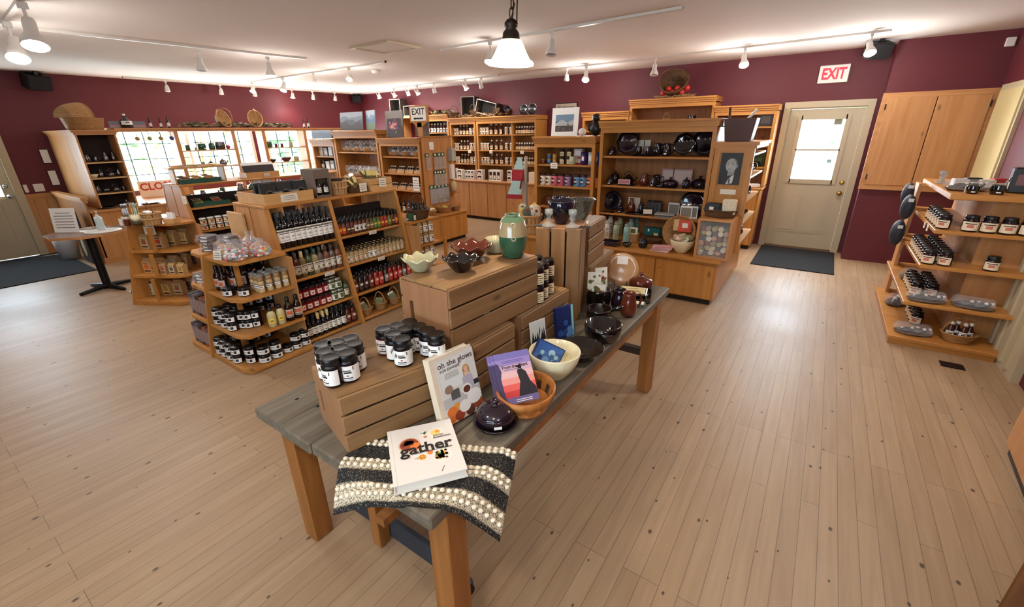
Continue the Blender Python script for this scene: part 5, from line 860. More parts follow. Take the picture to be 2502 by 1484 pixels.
def frame3(o, x, up): x = Vector(x).normalized(); up = Vector(up); up = (up - x * up.dot(x)).normalized(); n = x.cross(up); return Matrix(((x.x, up.x, n.x, o[0]), (x.y, up.y, n.y, o[1]), (x.z, up.z, n.z, o[2]), (0, 0, 0, 1)))
flat('chocolate_packet', 'shiny blue packet leaning inside the cream bowl', 'packet', .13, .085, .02, PALB[0], frame3((-.90, 1.425, TZ + .10), (.60, .45, -.42), (-.2, .2, 1)), lambda d, t: (d.box(.004, .126, .004, .081, t, t + .0004, BLUEP), art(d, .13, .085, t + .0006, PALB, 4)))
def card_art(d, t):
    d.box(.004, .096, .004, .146, t, t + .0003, mat('card_sky', (214, 220, 214), .6)); d.box(.004, .096, .004, .05, t + .0003, t + .0005, mat('card_water', (120, 150, 156), .6))
    for x, h in ((.015, .10), (.03, .085), (.045, .095), (.06, .12), (.075, .105), (.088, .11)): d.add([(x - .011, .045, t + .0007), (x + .011, .045, t + .0007), (x, h, t + .0007)], [(0, 1, 2)], mat('card_dark', (30, 40, 46), .6))
    d.box(.04, .05, .01, .09, t + .0008, t + .0009, mat('card_white', (232, 232, 226), .6), TR((0, .02, 0), -.3)); disc(d, .085, .016, .008, t + .0009, FOODS[4])
flat('art_card', 'white card printed with dark pine trees, behind the cream bowl', 'card', .10, .15, .003, PAPERW, frame3((-.975, 1.555, TZ + .03), (.25, .97, 0), (-.12, .05, 1)), card_art)
flat('art_pack', 'wrapped deep blue art print pack leaning on the crates', 'art pack', .12, .165, .022, PALB[0], frame3((-.985, 1.80, TZ + .002), (.35, .94, 0), (-.13, .05, 1)), lambda d, t: (d.box(.006, .114, .006, .159, t, t + .0003, PALB[0]), art(d, .12, .11, t + .0005, PALB[1:3], 9), d.box(.10, .115, .0, .165, t, t + .0012, mat('foil_mint', (150, 206, 196), .25))))
pot('pie_dish', [(0, 0), (.08, 0), (.088, .006), (.112, .04), (.117, .043), (.110, .043), (.082, .010), (0, .008)], BLKG, seg=60, wav=lambda a, r, z: (r * (1 + (.02 * cos(20 * a) if z > .03 else 0)), z)); place('pie_dish', 'pie_dish', (-.80, 1.715, TZ + .001), 'black pie dish with crimped rim beside the cream bowl', 'pie dish')
pot('eared_dish', [(0, 0), (.085, 0), (.095, .01), (.098, .06), (.094, .08), (.088, .08), (.088, .012), (0, .01)], BLKG, [([(.092 * cos(a) + .012, .034 * sin(a), .055) for a in (-1.5, -.9, 0, .9, 1.5)], .008), ([(-.092, -.03, .055), (-.12, -.02, .058), (-.12, .02, .058), (-.092, .03, .055)], .008), ([(.092, -.03, .055), (.12, -.02, .058), (.12, .02, .058), (.092, .03, .055)], .008)], seg=32); PROT['eared_dish'] = PROT['eared_dish'][:2]; place('eared_dish', 'casserole', (-.787, 1.955, TZ + .001), 'black round casserole with two ear handles on the table edge', 'casserole', rz=-1.0)
pot('saucepan', [(0, 0), (.06, 0), (.07, .01), (.074, .06), (.07, .07), (.065, .066), (.064, .012), (0, .01)], BLKG, [([(.07, 0, .055), (.11, 0, .07), (.135, 0, .075)], .011)], sticker=True); place('saucepan', 'saucepan', (-.905, 2.165, TZ + .001), 'black ceramic saucepan with side handle and price stickers', 'saucepan', rz=.5)
place('crock_black', 'crock', (-.985, 2.335, TZ + .001), 'black crock holding folded print packs', 'crock', s=1.05)
for i, (dx, dy, rz, h) in enumerate(((-.02, -.02, .5, .19), (.02, .02, .9, .21), (.015, -.035, .2, .13))): flat('print_pack', ['folded leaf-print pack at left in the black crock', 'tall leaf-print pack at back in the black crock', 'short pink-print pack at front in the black crock'][i], 'print pack', .08, h, .006, PAPER, frame3((-1.02 + dx, 2.31 + dy, TZ + .03), (cos(rz), sin(rz), 0), (-.1, .12, 1)), lambda d, t: [disc(d, rr(.01, .07), rr(.08, h - .02), rr(.006, .014), t + .0005, FOODS[(3, 6, 0)[k % 3]], 8) for k in range(12)], 'print packs in the crock')
place('jug_brown', 'milk_jug', (-.782, 2.300, TZ + .001), 'dark red-brown jug nearest the table edge', 'jug', s=(.92, .92, 1.0), rz=.9); place('jug_plum', 'milk_jug', (-.865, 2.37, TZ + .001), 'dark plum jug behind the red-brown jug', 'jug', s=.9, rz=2.4)
pot('plate_tan', [(0, 0), (.09, 0), (.10, .004), (.14, .022), (.139, .026), (.10, .01), (0, .006)], mat('tan_glaze', (196, 150, 106), .2, coat=.4), seg=30); o = place('plate_tan', 'standing_plate', (-1.02, 2.80, TZ + .118), 'pale tan plate standing upright with a paper tag at the far table end', 'plate', rx=R(80), rz=R(16), s=.80); part('paper_tag', MB().box(-.045, .045, .01, .075, .013, .0145, PAPERW).mesh('paper_tag'), o, (0.0, .03, .0)); part('wire_stand', MB().tube([(-.05, -.10, .05), (-.05, -.15, .02), (-.05, -.15, -.05)], .003, BLACK, 5).tube([(.05, -.10, .05), (.05, -.15, .02), (.05, -.15, -.05)], .003, BLACK, 5).mesh('wire_stand'), o)
place('casserole_brown', 'casserole', (-.885, 2.815, TZ + .001), 'brown fluted lidded casserole at the far end of the table', 'casserole', s=(.78, .78, .82))
place('tray_black', 'serving_tray', (-.87, 2.62, TZ + .001), 'black rectangular tray under a cream picture plate', 'tray', rz=.28, s=(.72, 1.3, 1))
mb = MB(); mb.chamfer(-.09, .09, -.075, .075, 0, .014, mat('olive_rim', (66, 72, 56), .25), .006); d = MB(); d.chamfer(-.078, .078, -.063, .063, .014, .0155, mat('cream_tile', (222, 210, 156), .3), .0005); d.box(-.04, .03, .02, .028, .0155, .016, FOODS[3]); d.box(-.03, .05, -.025, -.016, .0155, .016, FOODS[5]); disc(d, .03, -.02, .012, .0162, FOODS[6]); disc(d, -.04, -.02, .012, .0162, FOODS[4]); o = mb.obj('picture_plate', loc=(-.875, 2.63, TZ + .027), rotz=.25); part('painted_panel', d.mesh('painted_panel'), o); tag(o, 'cream rectangular plate painted with vegetables on the black tray', 'plate')
tag(MB().box(-.06, .06, -.03, .03, 0, .02, mat('green_box', (86, 100, 84), .5)).box(-.05, .05, -.025, .025, .02, .022, PAPER).obj('soap_box', loc=(-.80, 2.475, TZ + .001), rotz=.25), 'small green and cream box in front of the picture plate', 'box')
# ================================================================ goods on the bottle island (facing +x)
def aisle_x(z, r, b=.5, k=.21, xc=AX): return xc + aface(z, b, k) - r - .012
def pos(i, total): return ORD[i]
def row(kinds, name, y0, y1, z, r, cat, fmt, group, back=0, xoff=0, jit=.004, b=.5, k=.21, xc=AX, rz=PI / 2, only=None):
    n = len(kinds)
    for i, kd in enumerate(kinds):
        if kd is None: continue
        kind, desc = kd if isinstance(kd, tuple) else (kd, '')
        y = y0 + (y1 - y0) * i / max(1, n - 1); x = aisle_x(z, r, b, k, xc) - back - xoff
        place(kind, name, (x + rr(-jit, jit), y + rr(-jit, jit) * .5, z + .001), fmt.format(o=ORD[i] if i < 20 else f'number {i + 1}', d=desc), cat, group, rz=rz + rr(-.15, .15))
S0, S1, S2, S3 = AZ
# left bay
L0, L1 = AY[0] + .055, AY[1] - .05
row(['wine'] * 10, 'wine_bottle', L0, L1, S3, .033, 'bottle', 'tall dark bottle with white label, {o} from left, front row, top left bay', 'tall dark bottles in the top left bay')
row(['wine'] * 9, 'wine_bottle', L0 + .025, L1 - .02, S3, .033, 'bottle', 'tall dark bottle, {o} from left, in second row behind, top left bay', 'tall dark bottles in the top left bay', back=.072)
DR = [('dressing_brown', 'brown'), ('dressing_brown', 'brown'), ('dressing_gold', 'gold-capped'), ('dressing_green', 'green-capped'), ('dressing_pale', 'pale green-capped'), ('dressing_grey', 'grey'), ('dressing_tan', 'tan'), ('dressing_grey', 'greyish'), ('dressing_tan', 'tan')]
row(DR, 'dressing_bottle', L0, L1, S2, .031, 'bottle', '{d} dressing bottle, {o} from left, front row, second shelf of left bay', 'dressing bottles in the left bay')
row(DR[::-1][:8], 'dressing_bottle', L0 + .03, L1 - .03, S2, .031, 'bottle', '{d} dressing bottle, {o} from left, back row, second shelf of left bay', 'dressing bottles in the left bay', back=.07)
JR = [('red_jar', 'red')] * 5 + [('green_jar', 'green')] * 2
for k in (0, 1):
    row(JR, 'pickle_jar', L0, L1 - .075, S1 + k * .1045, .037, 'jar', '{d} preserve jar, {o} from left, ' + ('upper' if k else 'lower') + ' layer, third shelf of left bay', 'red and green jars in the left bay')
    row(JR, 'pickle_jar', L0 + .01, L1 - .065, S1 + k * .1045, .037, 'jar', '{d} preserve jar, {o} from left, back row ' + ('upper' if k else 'lower') + ' layer, third shelf, left bay', 'red and green jars in the left bay', back=.085)
place('dressing_green', 'dressing_bottle', (aisle_x(S1, .031), L1 - .01, S1 + .001), 'single green bottle at the right end of the jar shelf, left bay', 'bottle', rz=PI / 2, s=(.9, .9, .75))
VB = [('vinegar_black', 'black-capped')] * 2 + [('vinegar_gold', 'gold-capped')] * 3 + [('vinegar_black', 'black-capped')] * 3
row(VB, 'vinegar_bottle', L0, L1 - .13, S0, .027, 'bottle', '{d} dark bottle, {o} from left, bottom shelf of left bay', 'dark bottles on the bottom left shelf')
row(VB, 'vinegar_bottle', L0 + .02, L1 - .11, S0, .027, 'bottle', '{d} dark bottle, {o} from left, back row, bottom shelf of left bay', 'dark bottles on the bottom left shelf', back=.06)
for j in range(2): row([('sauce_rust', 'rust-labelled')] * 2, 'sauce_bottle', L1 - .075, L1 - .01, S0, .027, 'bottle', 'rust-labelled sauce bottle, {o} from left, ' + ('back' if j else 'front') + ' row, right end of bottom left shelf', 'rust sauce bottles', back=.06 * j)
# right bay
R0, R1 = AY[1] + .045, AY[2] - .04
HK = ['orange', 'orange', 'brown', 'brown', 'white', 'white', 'white', 'olive', 'olive', 'green', 'green', 'red', 'red', 'green', 'brown', 'orange']
for j in range(5):
    hk = HK if j == 0 else [HK[(i + j) % 16] for i in range(16)]
    row([('hot_' + k, k) for k in hk], 'hot_sauce_bottle', R0 + .008 * (j % 2), R1 - .008 * ((j + 1) % 2), S3, .0235, 'bottle', '{d}-labelled hot sauce bottle, {o} from left, ' + ['front', 'second', 'third', 'fourth', 'fifth'][j] + ' row, top right bay', 'hot sauce bottles in the top right bay', back=.055 * j, jit=.002)
for j in range(4):
    mk = [('mustard_white', 'white') if i in (0, 5, 6) else ('mustard', 'beige') for i in range(14)]
    row(mk, 'mustard_jar', R0 + .01 * (j % 2), R1 - .01 * ((j + 1) % 2), S2, .029, 'jar', '{d}-labelled mustard jar, {o} from left, ' + ['front', 'second', 'third', 'fourth'][j] + ' row, middle of right bay', 'gold-lidded mustard jars', back=.064 * j, jit=.002)
SK = ['rust', 'dark', 'dark', 'rust', 'red', 'red', 'grey', 'red', 'red', 'red', 'grey', 'red']
for j in range(2): row([('sauce_' + k, k) for k in SK], 'sauce_bottle', R0 + .01 * j, R1 - .01, S1, .027, 'bottle', '{d}-labelled sauce bottle, {o} from left, ' + ('second' if j else 'front') + ' row, third shelf of right bay', 'sauce bottles in the right bay', back=.06 * j, jit=.002)
for i in range(4):
    y = R0 + .07 + i * .19; p = (aisle_x(S0, .07), y, S0 + .001); o = place('small_basket', 'handled_basket', p, f'small chip basket with handle and packets, {ORD[i]} from left, bottom of right bay', 'basket', 'small baskets at the bottom of the right bay', rz=.2, s=1.25)
    for k in range(2): flat('recipe_packet', f'{"white card" if k else "printed packet"} standing in the {ORD[i]} small basket from left, bottom right bay', 'packet', .07, .085, .004, PAPERW if k else mat('packet_sage', (130, 140, 96), .6), frame3((p[0] + .01 - .02 * k, y - .038, S0 + .03 + .01 * k), (.1, 1, .25 - .5 * (i % 2) * k), (-.35, 0, 1)), lambda d, t: [d.box(.01, .06, z, z + .003, t, t + .0004, INKG) for z in (.02, .035, .05, .062)], 'packets in the small baskets')
# shelf-edge tickets
def ticket(loc, w_, h, label, rz=0, tilt=0, lines_=2, m=PAPER, name='price_ticket', cat='price ticket', group='price tickets on the shelves', t=.003):
    b = MB(); b.box(-w_ / 2, w_ / 2, -t, 0, -h / 2, h / 2, m); o = b.obj(name, loc=loc); o.rotation_euler = (tilt, 0, rz); p = MB()
    for k in range(lines_): q = h * (.36 - .72 * (k + .5) / lines_); f = .38 if k else .3; p.box(-w_ * f, w_ * f, -t - .0005, -t, q - h * .10 / lines_, q + h * .08 / lines_, INKG)
    part('print', p.mesh('print'), o); return tag(o, label, cat, group)
def aticket(y, z, lb, w_=.10): ticket((AX + aface(z) + .035, y, z - .012), w_, .035, lb, rz=PI / 2, tilt=.1)
aticket(2.20, S2, 'white shelf ticket below the dressing bottles, left bay'); aticket(2.78, S3, 'white shelf ticket below the hot sauces, right bay', .09); aticket(2.80, S2, 'white shelf ticket below the mustard jars, right bay', .085); aticket(3.05, S0 + .012, 'small white ticket on the basket shelf at bottom of the right bay', .06)
# stepped end shelves, right half
def epos(z, x, y): return (AX + x, y, z + .001)
EC = {z: polyA(z) for z in ECZ}
z = ECZ[2]; f = 1.245 + .155 * z
for j in range(5):
    y = f + .075 + .078 * j
    for k in range(2): place('bbq', 'sauce_bottle', epos(z, .10 + .085 * k + .008 * j, y), f'black-capped barbecue sauce bottle, {ORD[j]} back, {"right" if k else "left"} file, end shelves', 'bottle', 'barbecue sauce bottles on the end shelves', rz=.25)
place('wide_jar', 'spread_jar', epos(z, .30, f + .05), 'lone wide black-lidded jar in front of the prop, middle end shelf', 'jar', rz=.35); place('wide_jar', 'spread_jar', epos(z, .405, f + .12), 'lone wide black-lidded jar right of the prop, middle end shelf', 'jar', rz=.6)
for i in range(4):
    for j in range(3): place('spice_tower', 'spice_tower', epos(z, .455 - .058 * j - .012 * i * 0, f + .23 + .068 * i), f'stack of small spice tubs, {ORD[i]} from left, {["front", "middle", "back"][j]} row, end shelves', 'spice tower', 'stacked spice tubs on the end shelves', rz=rr(.6, 1.2))
z = ECZ[1]; f = 1.245 + .155 * z
for k in range(2):
    for i in range(7): place('wide_jar', 'spread_jar', epos(z + k * .0735, .085 + .058 * i - (.04 if i > 4 else 0), f + .055 + (.0 if i < 5 else .075 * (i - 4))), f'wide black-lidded jar, {ORD[i]} from left, {"upper" if k else "lower"} layer, second end shelf', 'jar', 'wide jars on the second end shelf', rz=.35, s=.97) if i not in (1, 3) else None
    for i in range(5): place('wide_jar', 'spread_jar', epos(z + k * .0735, .07, f + .15 + .095 * i * .9), f'wide black-lidded jar, {ORD[i]} back along the divider, {"upper" if k else "lower"} layer, second end shelf', 'jar', 'wide jars on the second end shelf', rz=.35, s=.97)
    for i in range(3): place('wide_jar', 'spread_jar', epos(z + k * .0735, .17 + .1 * i, f + .155), f'wide black-lidded jar, {ORD[i]} from left in second row, {"upper" if k else "lower"} layer, second end shelf', 'jar', 'wide jars on the second end shelf', rz=.35, s=.97)
for i, (kd, d) in enumerate((('dip_yellow', 'yellow-badged'), ('dip_yellow', 'yellow-badged'), ('bbq', 'brown'), ('bbq', 'dark'))): place(kd, 'dressing_bottle', epos(z, .525 - .0 * i, f + .265 + .075 * i), f'{d} dressing bottle, {ORD[i]} from left at right side of second end shelf', 'bottle', 'dressings at the right of the second end shelf', rz=1.1)
z = ECZ[0]; f = 1.245 + .155 * z
for k in range(2):
    for i in range(5): place('wide_jar', 'spread_jar', epos(z + k * .0735, .07 + .097 * i, f + .055 + (0 if i < 4 else .06)), f'wide black-lidded jar, {ORD[i]} from left, {"upper" if k else "lower"} layer, lowest end shelf', 'jar', 'wide jars on the lowest end shelf', rz=.35)
    for i in range(4): place('wide_jar', 'spread_jar', epos(z + k * .0735, .07, f + .155 + .097 * i), f'wide black-lidded jar, {ORD[i]} back along the divider, {"upper" if k else "lower"} layer, lowest end shelf', 'jar', 'wide jars on the lowest end shelf', rz=.35)
    for i in range(2): place('wide_jar', 'spread_jar', epos(z + k * .0735, .545, f + .175 + .097 * i), f'wide black-lidded jar, {ORD[i]} along the right side, {"upper" if k else "lower"} layer, lowest end shelf', 'jar', 'wide jars on the lowest end shelf', rz=1.0)
    for i in range(3):
        if k and i == 0: continue
        place('wide_jar', 'spread_jar', epos(z + k * .0735, .53, f + .375 + .085 * i * .95), f'wide black-lidded jar, {ORD[i]} of the far right group, {"upper" if k else "lower"} layer, lowest end shelf', 'jar', 'wide jars on the lowest end shelf', rz=1.1, s=.92)
# candy bags and wrapped bars on top
CANDY = [mat('candy_' + k, c, .35) for k, c in (('white', (240, 236, 230)), ('yellow', (232, 200, 70)), ('pink', (226, 120, 130)), ('mint', (150, 200, 190)), ('blue', (110, 150, 190)), ('orange', (236, 150, 70)), ('red', (206, 60, 60)))]
z = ECZ[3] + .001
def candy_bag(loc, r, h, label, seed, white=.4):
    random.seed(seed); t = empty('candy_bag', label, 'candy bag', loc, group='bags of wrapped candy'); c = MB()
    for i in range(95):
        a = rr(0, 6.28); q = rnd() ** .5 * r * .86; zz = rr(.012, h * .58) * (1 - .45 * (q / r) ** 2); T = TR((q * cos(a), q * sin(a), zz), rr(0, 6), rr(0, 6)); m = CANDY[0] if rnd() < white else CANDY[1 + int(rnd() * 6)]
        c.ball(.0125, (0, 0, 0), m, 7, 5, (1.15, .8, .75), T); 
        if rnd() < .5: c.add([T @ Vector(v) for v in ((.012, 0, 0), (.024, .008, 0), (.024, -.008, .003))], [(0, 1, 2)], m)
    tag(part('candies', c.mesh('candies'), t), kind='stuff'); f = MB(); n = 16; prof = [(.0, .002), (.9, .004), (1.04, .03), (1.0, h * .45), (.8, h * .68), (.42, h * .84), (.40, h * .9), (.62, h)]; vs = []
    for q, zz in prof:
        for i in range(n): a = 2 * PI * i / n; j = rr(.86, 1.12) if q > .1 else 1; vs.append((r * q * j * cos(a), r * q * j * sin(a) * (.6 if zz > h * .8 else .9), zz + (rr(-.012, .012) if zz > .05 else 0)))
    f.add(vs, [(k * n + i, k * n + (i + 1) % n, k * n + n + (i + 1) % n, k * n + n + i) for k in range(len(prof) - 1) for i in range(n)], CELLO, False); part('film', f.mesh('film'), t)
    part('label_card', MB().box(-.022, .022, -.002, 0, 0, .03, mat('gold_card', (176, 130, 80), .5), TR((0, -r * .5, h * .62), .3, -.5)).mesh('label_card'), t); return t
for x, y, r, h, lb, sd in ((.20, 1.475, .088, .165, 'cellophane candy bag at the left, behind the small white sign', 1), (.365, 1.475, .085, .16, 'cellophane candy bag in the middle of the end shelf top', 2), (.33, 1.62, .08, .19, 'tall cellophane candy bag at the back with a gathered neck', 3), (.40, 1.655, .072, .13, 'cellophane candy bag at the right end, by the slanted upright', 4)): candy_bag((AX + x, y, z), r, h, lb, sd)
ticket((AX + .245, 1.395, z + .036), .075, .07, 'small cream sign in front of the candy bags', rz=.35, tilt=-.15, lines_=3)
for i in range(9):
    k = i % 5; c = i // 5; random.seed(40 + i)
    place('wrapped_bar', 'wrapped_bar', (AX - (.13 if c == 0 else .11), 1.50 + .16 * c + rr(-.012, .012), z + .027 * k), f'cellophane-wrapped bar, {ORD[k]} from the bottom of the {"near" if not c else "far"} stack, left of the candy bags', 'wrapped bar', 'stacked wrapped bars', rz=rr(-.35, .35) + .3, s=1.05)
for i in range(3): place('wrapped_bar', 'wrapped_bar', (AX + .10, 1.70, z + .027 * i), f'wrapped bar in the short stack behind the candy bags, {ORD[i]} from bottom', 'wrapped bar', 'stacked wrapped bars', rz=.5 + .2 * i, s=1.1)
z = ECZ[2] + .001
for i in range(6): k = i % 3; c = i // 3; place('wrapped_bar', 'wrapped_bar', (AX - .10 - .15 * c, 1.43, z + .027 * k), f'wrapped bar on the left end shelf below, {ORD[i]} counted from the divider', 'wrapped bar', 'wrapped bars on the left half', rz=.4 - .2 * k, s=1.15)
for zi, zz in ((1, 'second'), (0, 'lowest')):
    z = ECZ[zi] + .001; f = 1.245 + .155 * z
    for i in range(5): tag(MB().chamfer(-.022, .022, -.06, .06, 0, .185, mat(('book_grey', 'book_rust', 'book_dark', 'book_mauve', 'book_slate')[i], ((92, 88, 92), (150, 76, 50), (44, 40, 44), (110, 94, 104), (70, 74, 84))[i], .4), .002).box(-.0225, .0225, -.0605, -.0602, .03, .15, mat('book_face', (150, 130, 126), .5)).obj('boxed_book', loc=(AX - .09 - .07 * i, f + .09, z), rotz=.15), f'boxed book, {ORD[i]} from the divider, {zz} shelf of the left end half', 'book', 'boxed books on the left half')
place('bbq', 'sauce_bottle', (AX - .435, 1.245 + .06 + .05, ECZ[0] + .001), 'dark bottle at the far left of the lowest left end shelf', 'bottle')
# far end of the island: jars and basket of bottles
for zi, nm, k_, lay in ((2, 'middle', 'mustard_white', 2), (1, 'lower', 'mustard_white', 2)):
    z = ECZ[zi] + .001
    for k in range(lay):
        for i in range(4):
            for j in range(2): place(k_, 'mustard_jar', (AX + .385 - .066 * j, 3.30 + .085 * i, z + .1225 * k), f'white-labelled jar, {ORD[i]} from left, {["front", "back"][j]} row, layer {k + 1}, {nm} far end shelf', 'jar', 'jars on the far end shelves', rz=PI / 2, s=1.15) if not (k and i == 0 and zi == 2) else None
z = ECZ[3] + .001; o = place('dark_basket', 'bottle_basket', (AX + .30, 3.48, z), 'dark twig basket of small black bottles on the far end shelf', 'basket', s=1.3)
for i in range(6): a = i * 1.05; place('vinegar_black', 'small_bottle', (AX + .30 + .055 * cos(a), 3.48 + .055 * sin(a), z + .02), f'small white-labelled bottle leaning in the dark twig basket, {ORD[i]} around', 'bottle', 'bottles in the dark twig basket', rz=PI / 2, ry=.25 * cos(a), rx=-.25 * sin(a), s=.75)
for i in range(2): place('crock_green', 'dip_pot', (AX + .33, 3.33 + .14 * i, z), f'squat dark green pot with tag, {ORD[i]} from left, in front of the bottle basket', 'pot', 'squat green pots', s=.7); ticket((AX + .385, 3.34 + .14 * i, z + .035), .03, .05, f'white paper tag on the {ORD[i]} squat green pot', rz=PI / 2, lines_=2)
# on top of the island
ZT = 1.19 + .025
def tray_box(name, label, loc, w_, d, h, m, rz=0, t=.012, group=None, slats=1):
    o = empty(name, label, 'wooden box', loc, rz, group=group)
    for k in range(slats):
        a, b = h * k / slats + (.003 if k else 0), h * (k + 1) / slats - (.003 if k < slats - 1 else 0)
        part('front_board', MB().box(-w_ / 2, w_ / 2, -d / 2, -d / 2 + t, a, b, m).mesh('front_board'), o); part('rear_board', MB().box(-w_ / 2, w_ / 2, d / 2 - t, d / 2, a, b, m).mesh('rear_board'), o)
    for s_ in (-1, 1): part('side_board', MB().box(s_ * w_ / 2 - (t if s_ > 0 else 0), s_ * w_ / 2 + (t if s_ < 0 else 0), -d / 2 + t, d / 2 - t, 0, h, m).mesh('side_board'), o)
    part('floor_board', MB().box(-w_ / 2 + t, w_ / 2 - t, -d / 2 + t, d / 2 - t, .001, .01, m).mesh('floor_board'), o); return o
PLY = wood('light_plywood', (216, 170, 112), (196, 148, 92), 0, knots=False, grain=9)
tray_box('wooden_tray', 'pale plywood box holding black gift pouches on top of the island', (AX + .02, 2.06, ZT), .44, .46, .09, PLY, rz=PI / 2)
POUCH = mat('black_pouch', (22, 22, 24), .45); SEAL = mat('pouch_seal', (120, 110, 98), .5)
def pouch(loc, label, i):
    b = MB(); b.add([(-.062, -.03, 0), (.062, -.03, 0), (.062, .03, 0), (-.062, .03, 0), (-.066, -.02, .09), (.066, -.02, .09), (.066, .02, .09), (-.066, .02, .09), (-.066, -.004, .16), (.066, -.004, .16), (.066, .004, .16), (-.066, .004, .16)], [(0, 3, 2, 1)] + [(4 * k + q, 4 * k + (q + 1) % 4, 4 * k + 4 + (q + 1) % 4, 4 * k + 4 + q) for k in range(2) for q in range(4)] + [(8, 9, 10, 11)], POUCH); o = b.obj('gift_pouch', loc=loc, rotz=PI / 2); d = MB(); T = TR((0, -.0275, .058), rx=PI / 2 + .13)
    disc(d, 0, 0, .046, .001, SEAL, 20, .85); disc(d, 0, 0, .038, .0014, POUCH, 20, .85); d2 = MB(); d2.add([T @ Vector(v) for v in d.v], d.f, SEAL); d2.m = list(d.m); d2.mats = list(d.mats); d2.box(-.02, .02, -.031, -.0305, .05, .062, SEAL); part('round_seal', d2.mesh('round_seal'), o); tag(o, label, 'pouch', 'black gift pouches in the plywood box')
for j in range(2):
    for i in range(3): pouch((AX + .17 - .09 * j, 1.92 + .14 * i, ZT + .011), f'black gift pouch with round seal, {ORD[i]} from left, {"back" if j else "front"} row of the plywood box', i)
ticket((AX + .252, 2.05, ZT + .045), .15, .062, 'cream sign on the front of the plywood box of pouches', rz=PI / 2, lines_=3)
for i in range(2): tag(MB().lathe([(0, 0), (.04, 0), (.04, .012), (0, .012)], mat('pewter_lid', (150, 148, 142), .35, metal=.6), 18).obj('flat_tin', loc=(AX + .205, 1.98 + .15 * i, ZT + .088), rotz=0), f'flat round tin lying {"left" if not i else "right"} along the front of the pouch box', 'tin')
t = empty('bottle_carton', 'grey-brown card carton with two small bottles in its open front', 'carton', (AX + .10, 2.42, ZT)); GB = mat('grey_card', (112, 96, 82), .75); b = MB(); b.box(-.10, .04, -.08, .08, 0, .25, GB); b.box(.04, .10, -.08, .08, .17, .25, GB); b.box(.04, .10, -.08, -.07, 0, .17, GB); b.box(.04, .10, .07, .08, 0, .17, GB); b.box(.04, .10, -.07, .07, 0, .02, GB); part('carton_body', b.mesh('carton_body'), t)
for i in range(2): place('vinegar_black', 'small_bottle', (AX + .172, 2.385 + .07 * i, ZT + .021), f'{"left" if not i else "right"} white-labelled bottle inside the grey-brown card carton', 'bottle', rz=PI / 2, s=(.9, .9, .66))
o = place('splint_small', 'splint_basket', (AX + .12, 2.62, ZT), 'small round splint basket beside the card carton on the island', 'basket', s=1.12)
tag(MB().box(-.05, .05, -.003, .003, 0, .10, mat('dark_card', (60, 50, 44), .7)).obj('card_pack', loc=(AX + .12, 2.62, ZT + .05), rotz=.9), 'dark folded pack sticking out of the small round splint basket', 'pack')
place('tray_basket', 'herb_basket', (AX + .14, 2.82, ZT), 'dark oval basket of herb packs on the island, beside the slatted box', 'basket', s=1.0, rz=PI / 2); ticket((AX + .235, 2.83, ZT + .05), .085, .08, 'cream sign on the dark oval herb basket', rz=PI / 2, lines_=3)
tray_box('slatted_box', 'pale slatted box heaped with yellow-tagged herb packs on the island', (AX + .12, 3.06, ZT), .28, .24, .12, PLY, rz=PI / 2, slats=2); ticket((AX + .244, 3.07, ZT + .075), .09, .085, 'cream sign on the pale slatted box of herb packs', rz=PI / 2, lines_=3)
HERB = mat('herb_mix', (104, 86, 50), .8); HTAG = mat('herb_tag', (226, 206, 130), .6)
for i in range(10):
    random.seed(70 + i); inb = i < 4; x = AX + .14 + rr(-.05, .05) if inb else AX + .12 + rr(-.07, .07); y = 2.82 + rr(-.07, .07) if inb else 3.06 + rr(-.09, .09); o = MB().chamfer(-.032, .032, -.014, .014, 0, .12, HERB, .008).box(-.034, .034, -.004, .004, .12, .15, CELLO).obj('herb_pack', loc=(x, y, ZT + (.03 if inb else .06) + .004 * i), rotz=PI / 2 + rr(-.6, .6)); o.rotation_euler = (rr(-.9, -.3), 0, PI / 2 + rr(-.6, .6)); part('tag', MB().box(-.028, .028, -.0155, -.0145, .055, .115, HTAG).mesh('tag'), o); tag(o, f'herb pack with yellow tag, {ORD[i] if inb else ORD[i - 4]} from left in the {"dark oval basket" if inb else "slatted box"}', 'herb pack', 'yellow-tagged herb packs')
place('crock_pewter', 'sugar_pot', (AX + .14, 3.21, ZT - .0), 'small dark pot at the right end of the island top', 'pot', s=.62)
ticket((AX - .26, 1.812, 1.02), .075, .11, 'white notice on the pale end board at the left of the bottle island', lines_=3)
o = MB().chamfer(-.28, -.0, -.012, .012, .9, 1.13, PAL, .004).obj('end_board', loc=(AX - .10, 1.80, 0)); tag(o, 'pale end board with white notice, left of the bottle island end', 'end board')
# ================================================================ dry mix island
z0, z1_, z2, z3 = BCZ
def bp(z, u, v, d=.05): p = az(u, v, z); p = away(p, d); p.z = z + .001; return p
for i, (u, v, k) in enumerate(((343, 605, 'brown'), (365, 609, 'tan'), (398, 607, 'red'), (428, 600, 'yellow'), (455, 596, 'yellow'), (478, 590, 'tan'))): place('mix_' + k, 'dry_mix_bag', bp(z2, u, v, .035), f'kraft bag of dry mix, {ORD[i]} from left, upper row of the end shelves', 'dry mix bag', 'dry mix bags on the end shelves', rz=.35 + .06 * i, s=1.28)
for i, (u, v, k) in enumerate(((345, 664, 'brown'), (372, 668, 'orange'), (400, 667, 'orange'), (432, 661, 'white'), (457, 655, 'tan'), (480, 648, 'brown'))): place('mix_' + k, 'dry_mix_bag', bp(z1_, u, v, .035), f'kraft bag of dry mix, {ORD[i]} from left, middle row of the end shelves', 'dry mix bag', 'dry mix bags on the end shelves', rz=.35 + .06 * i, s=1.28)
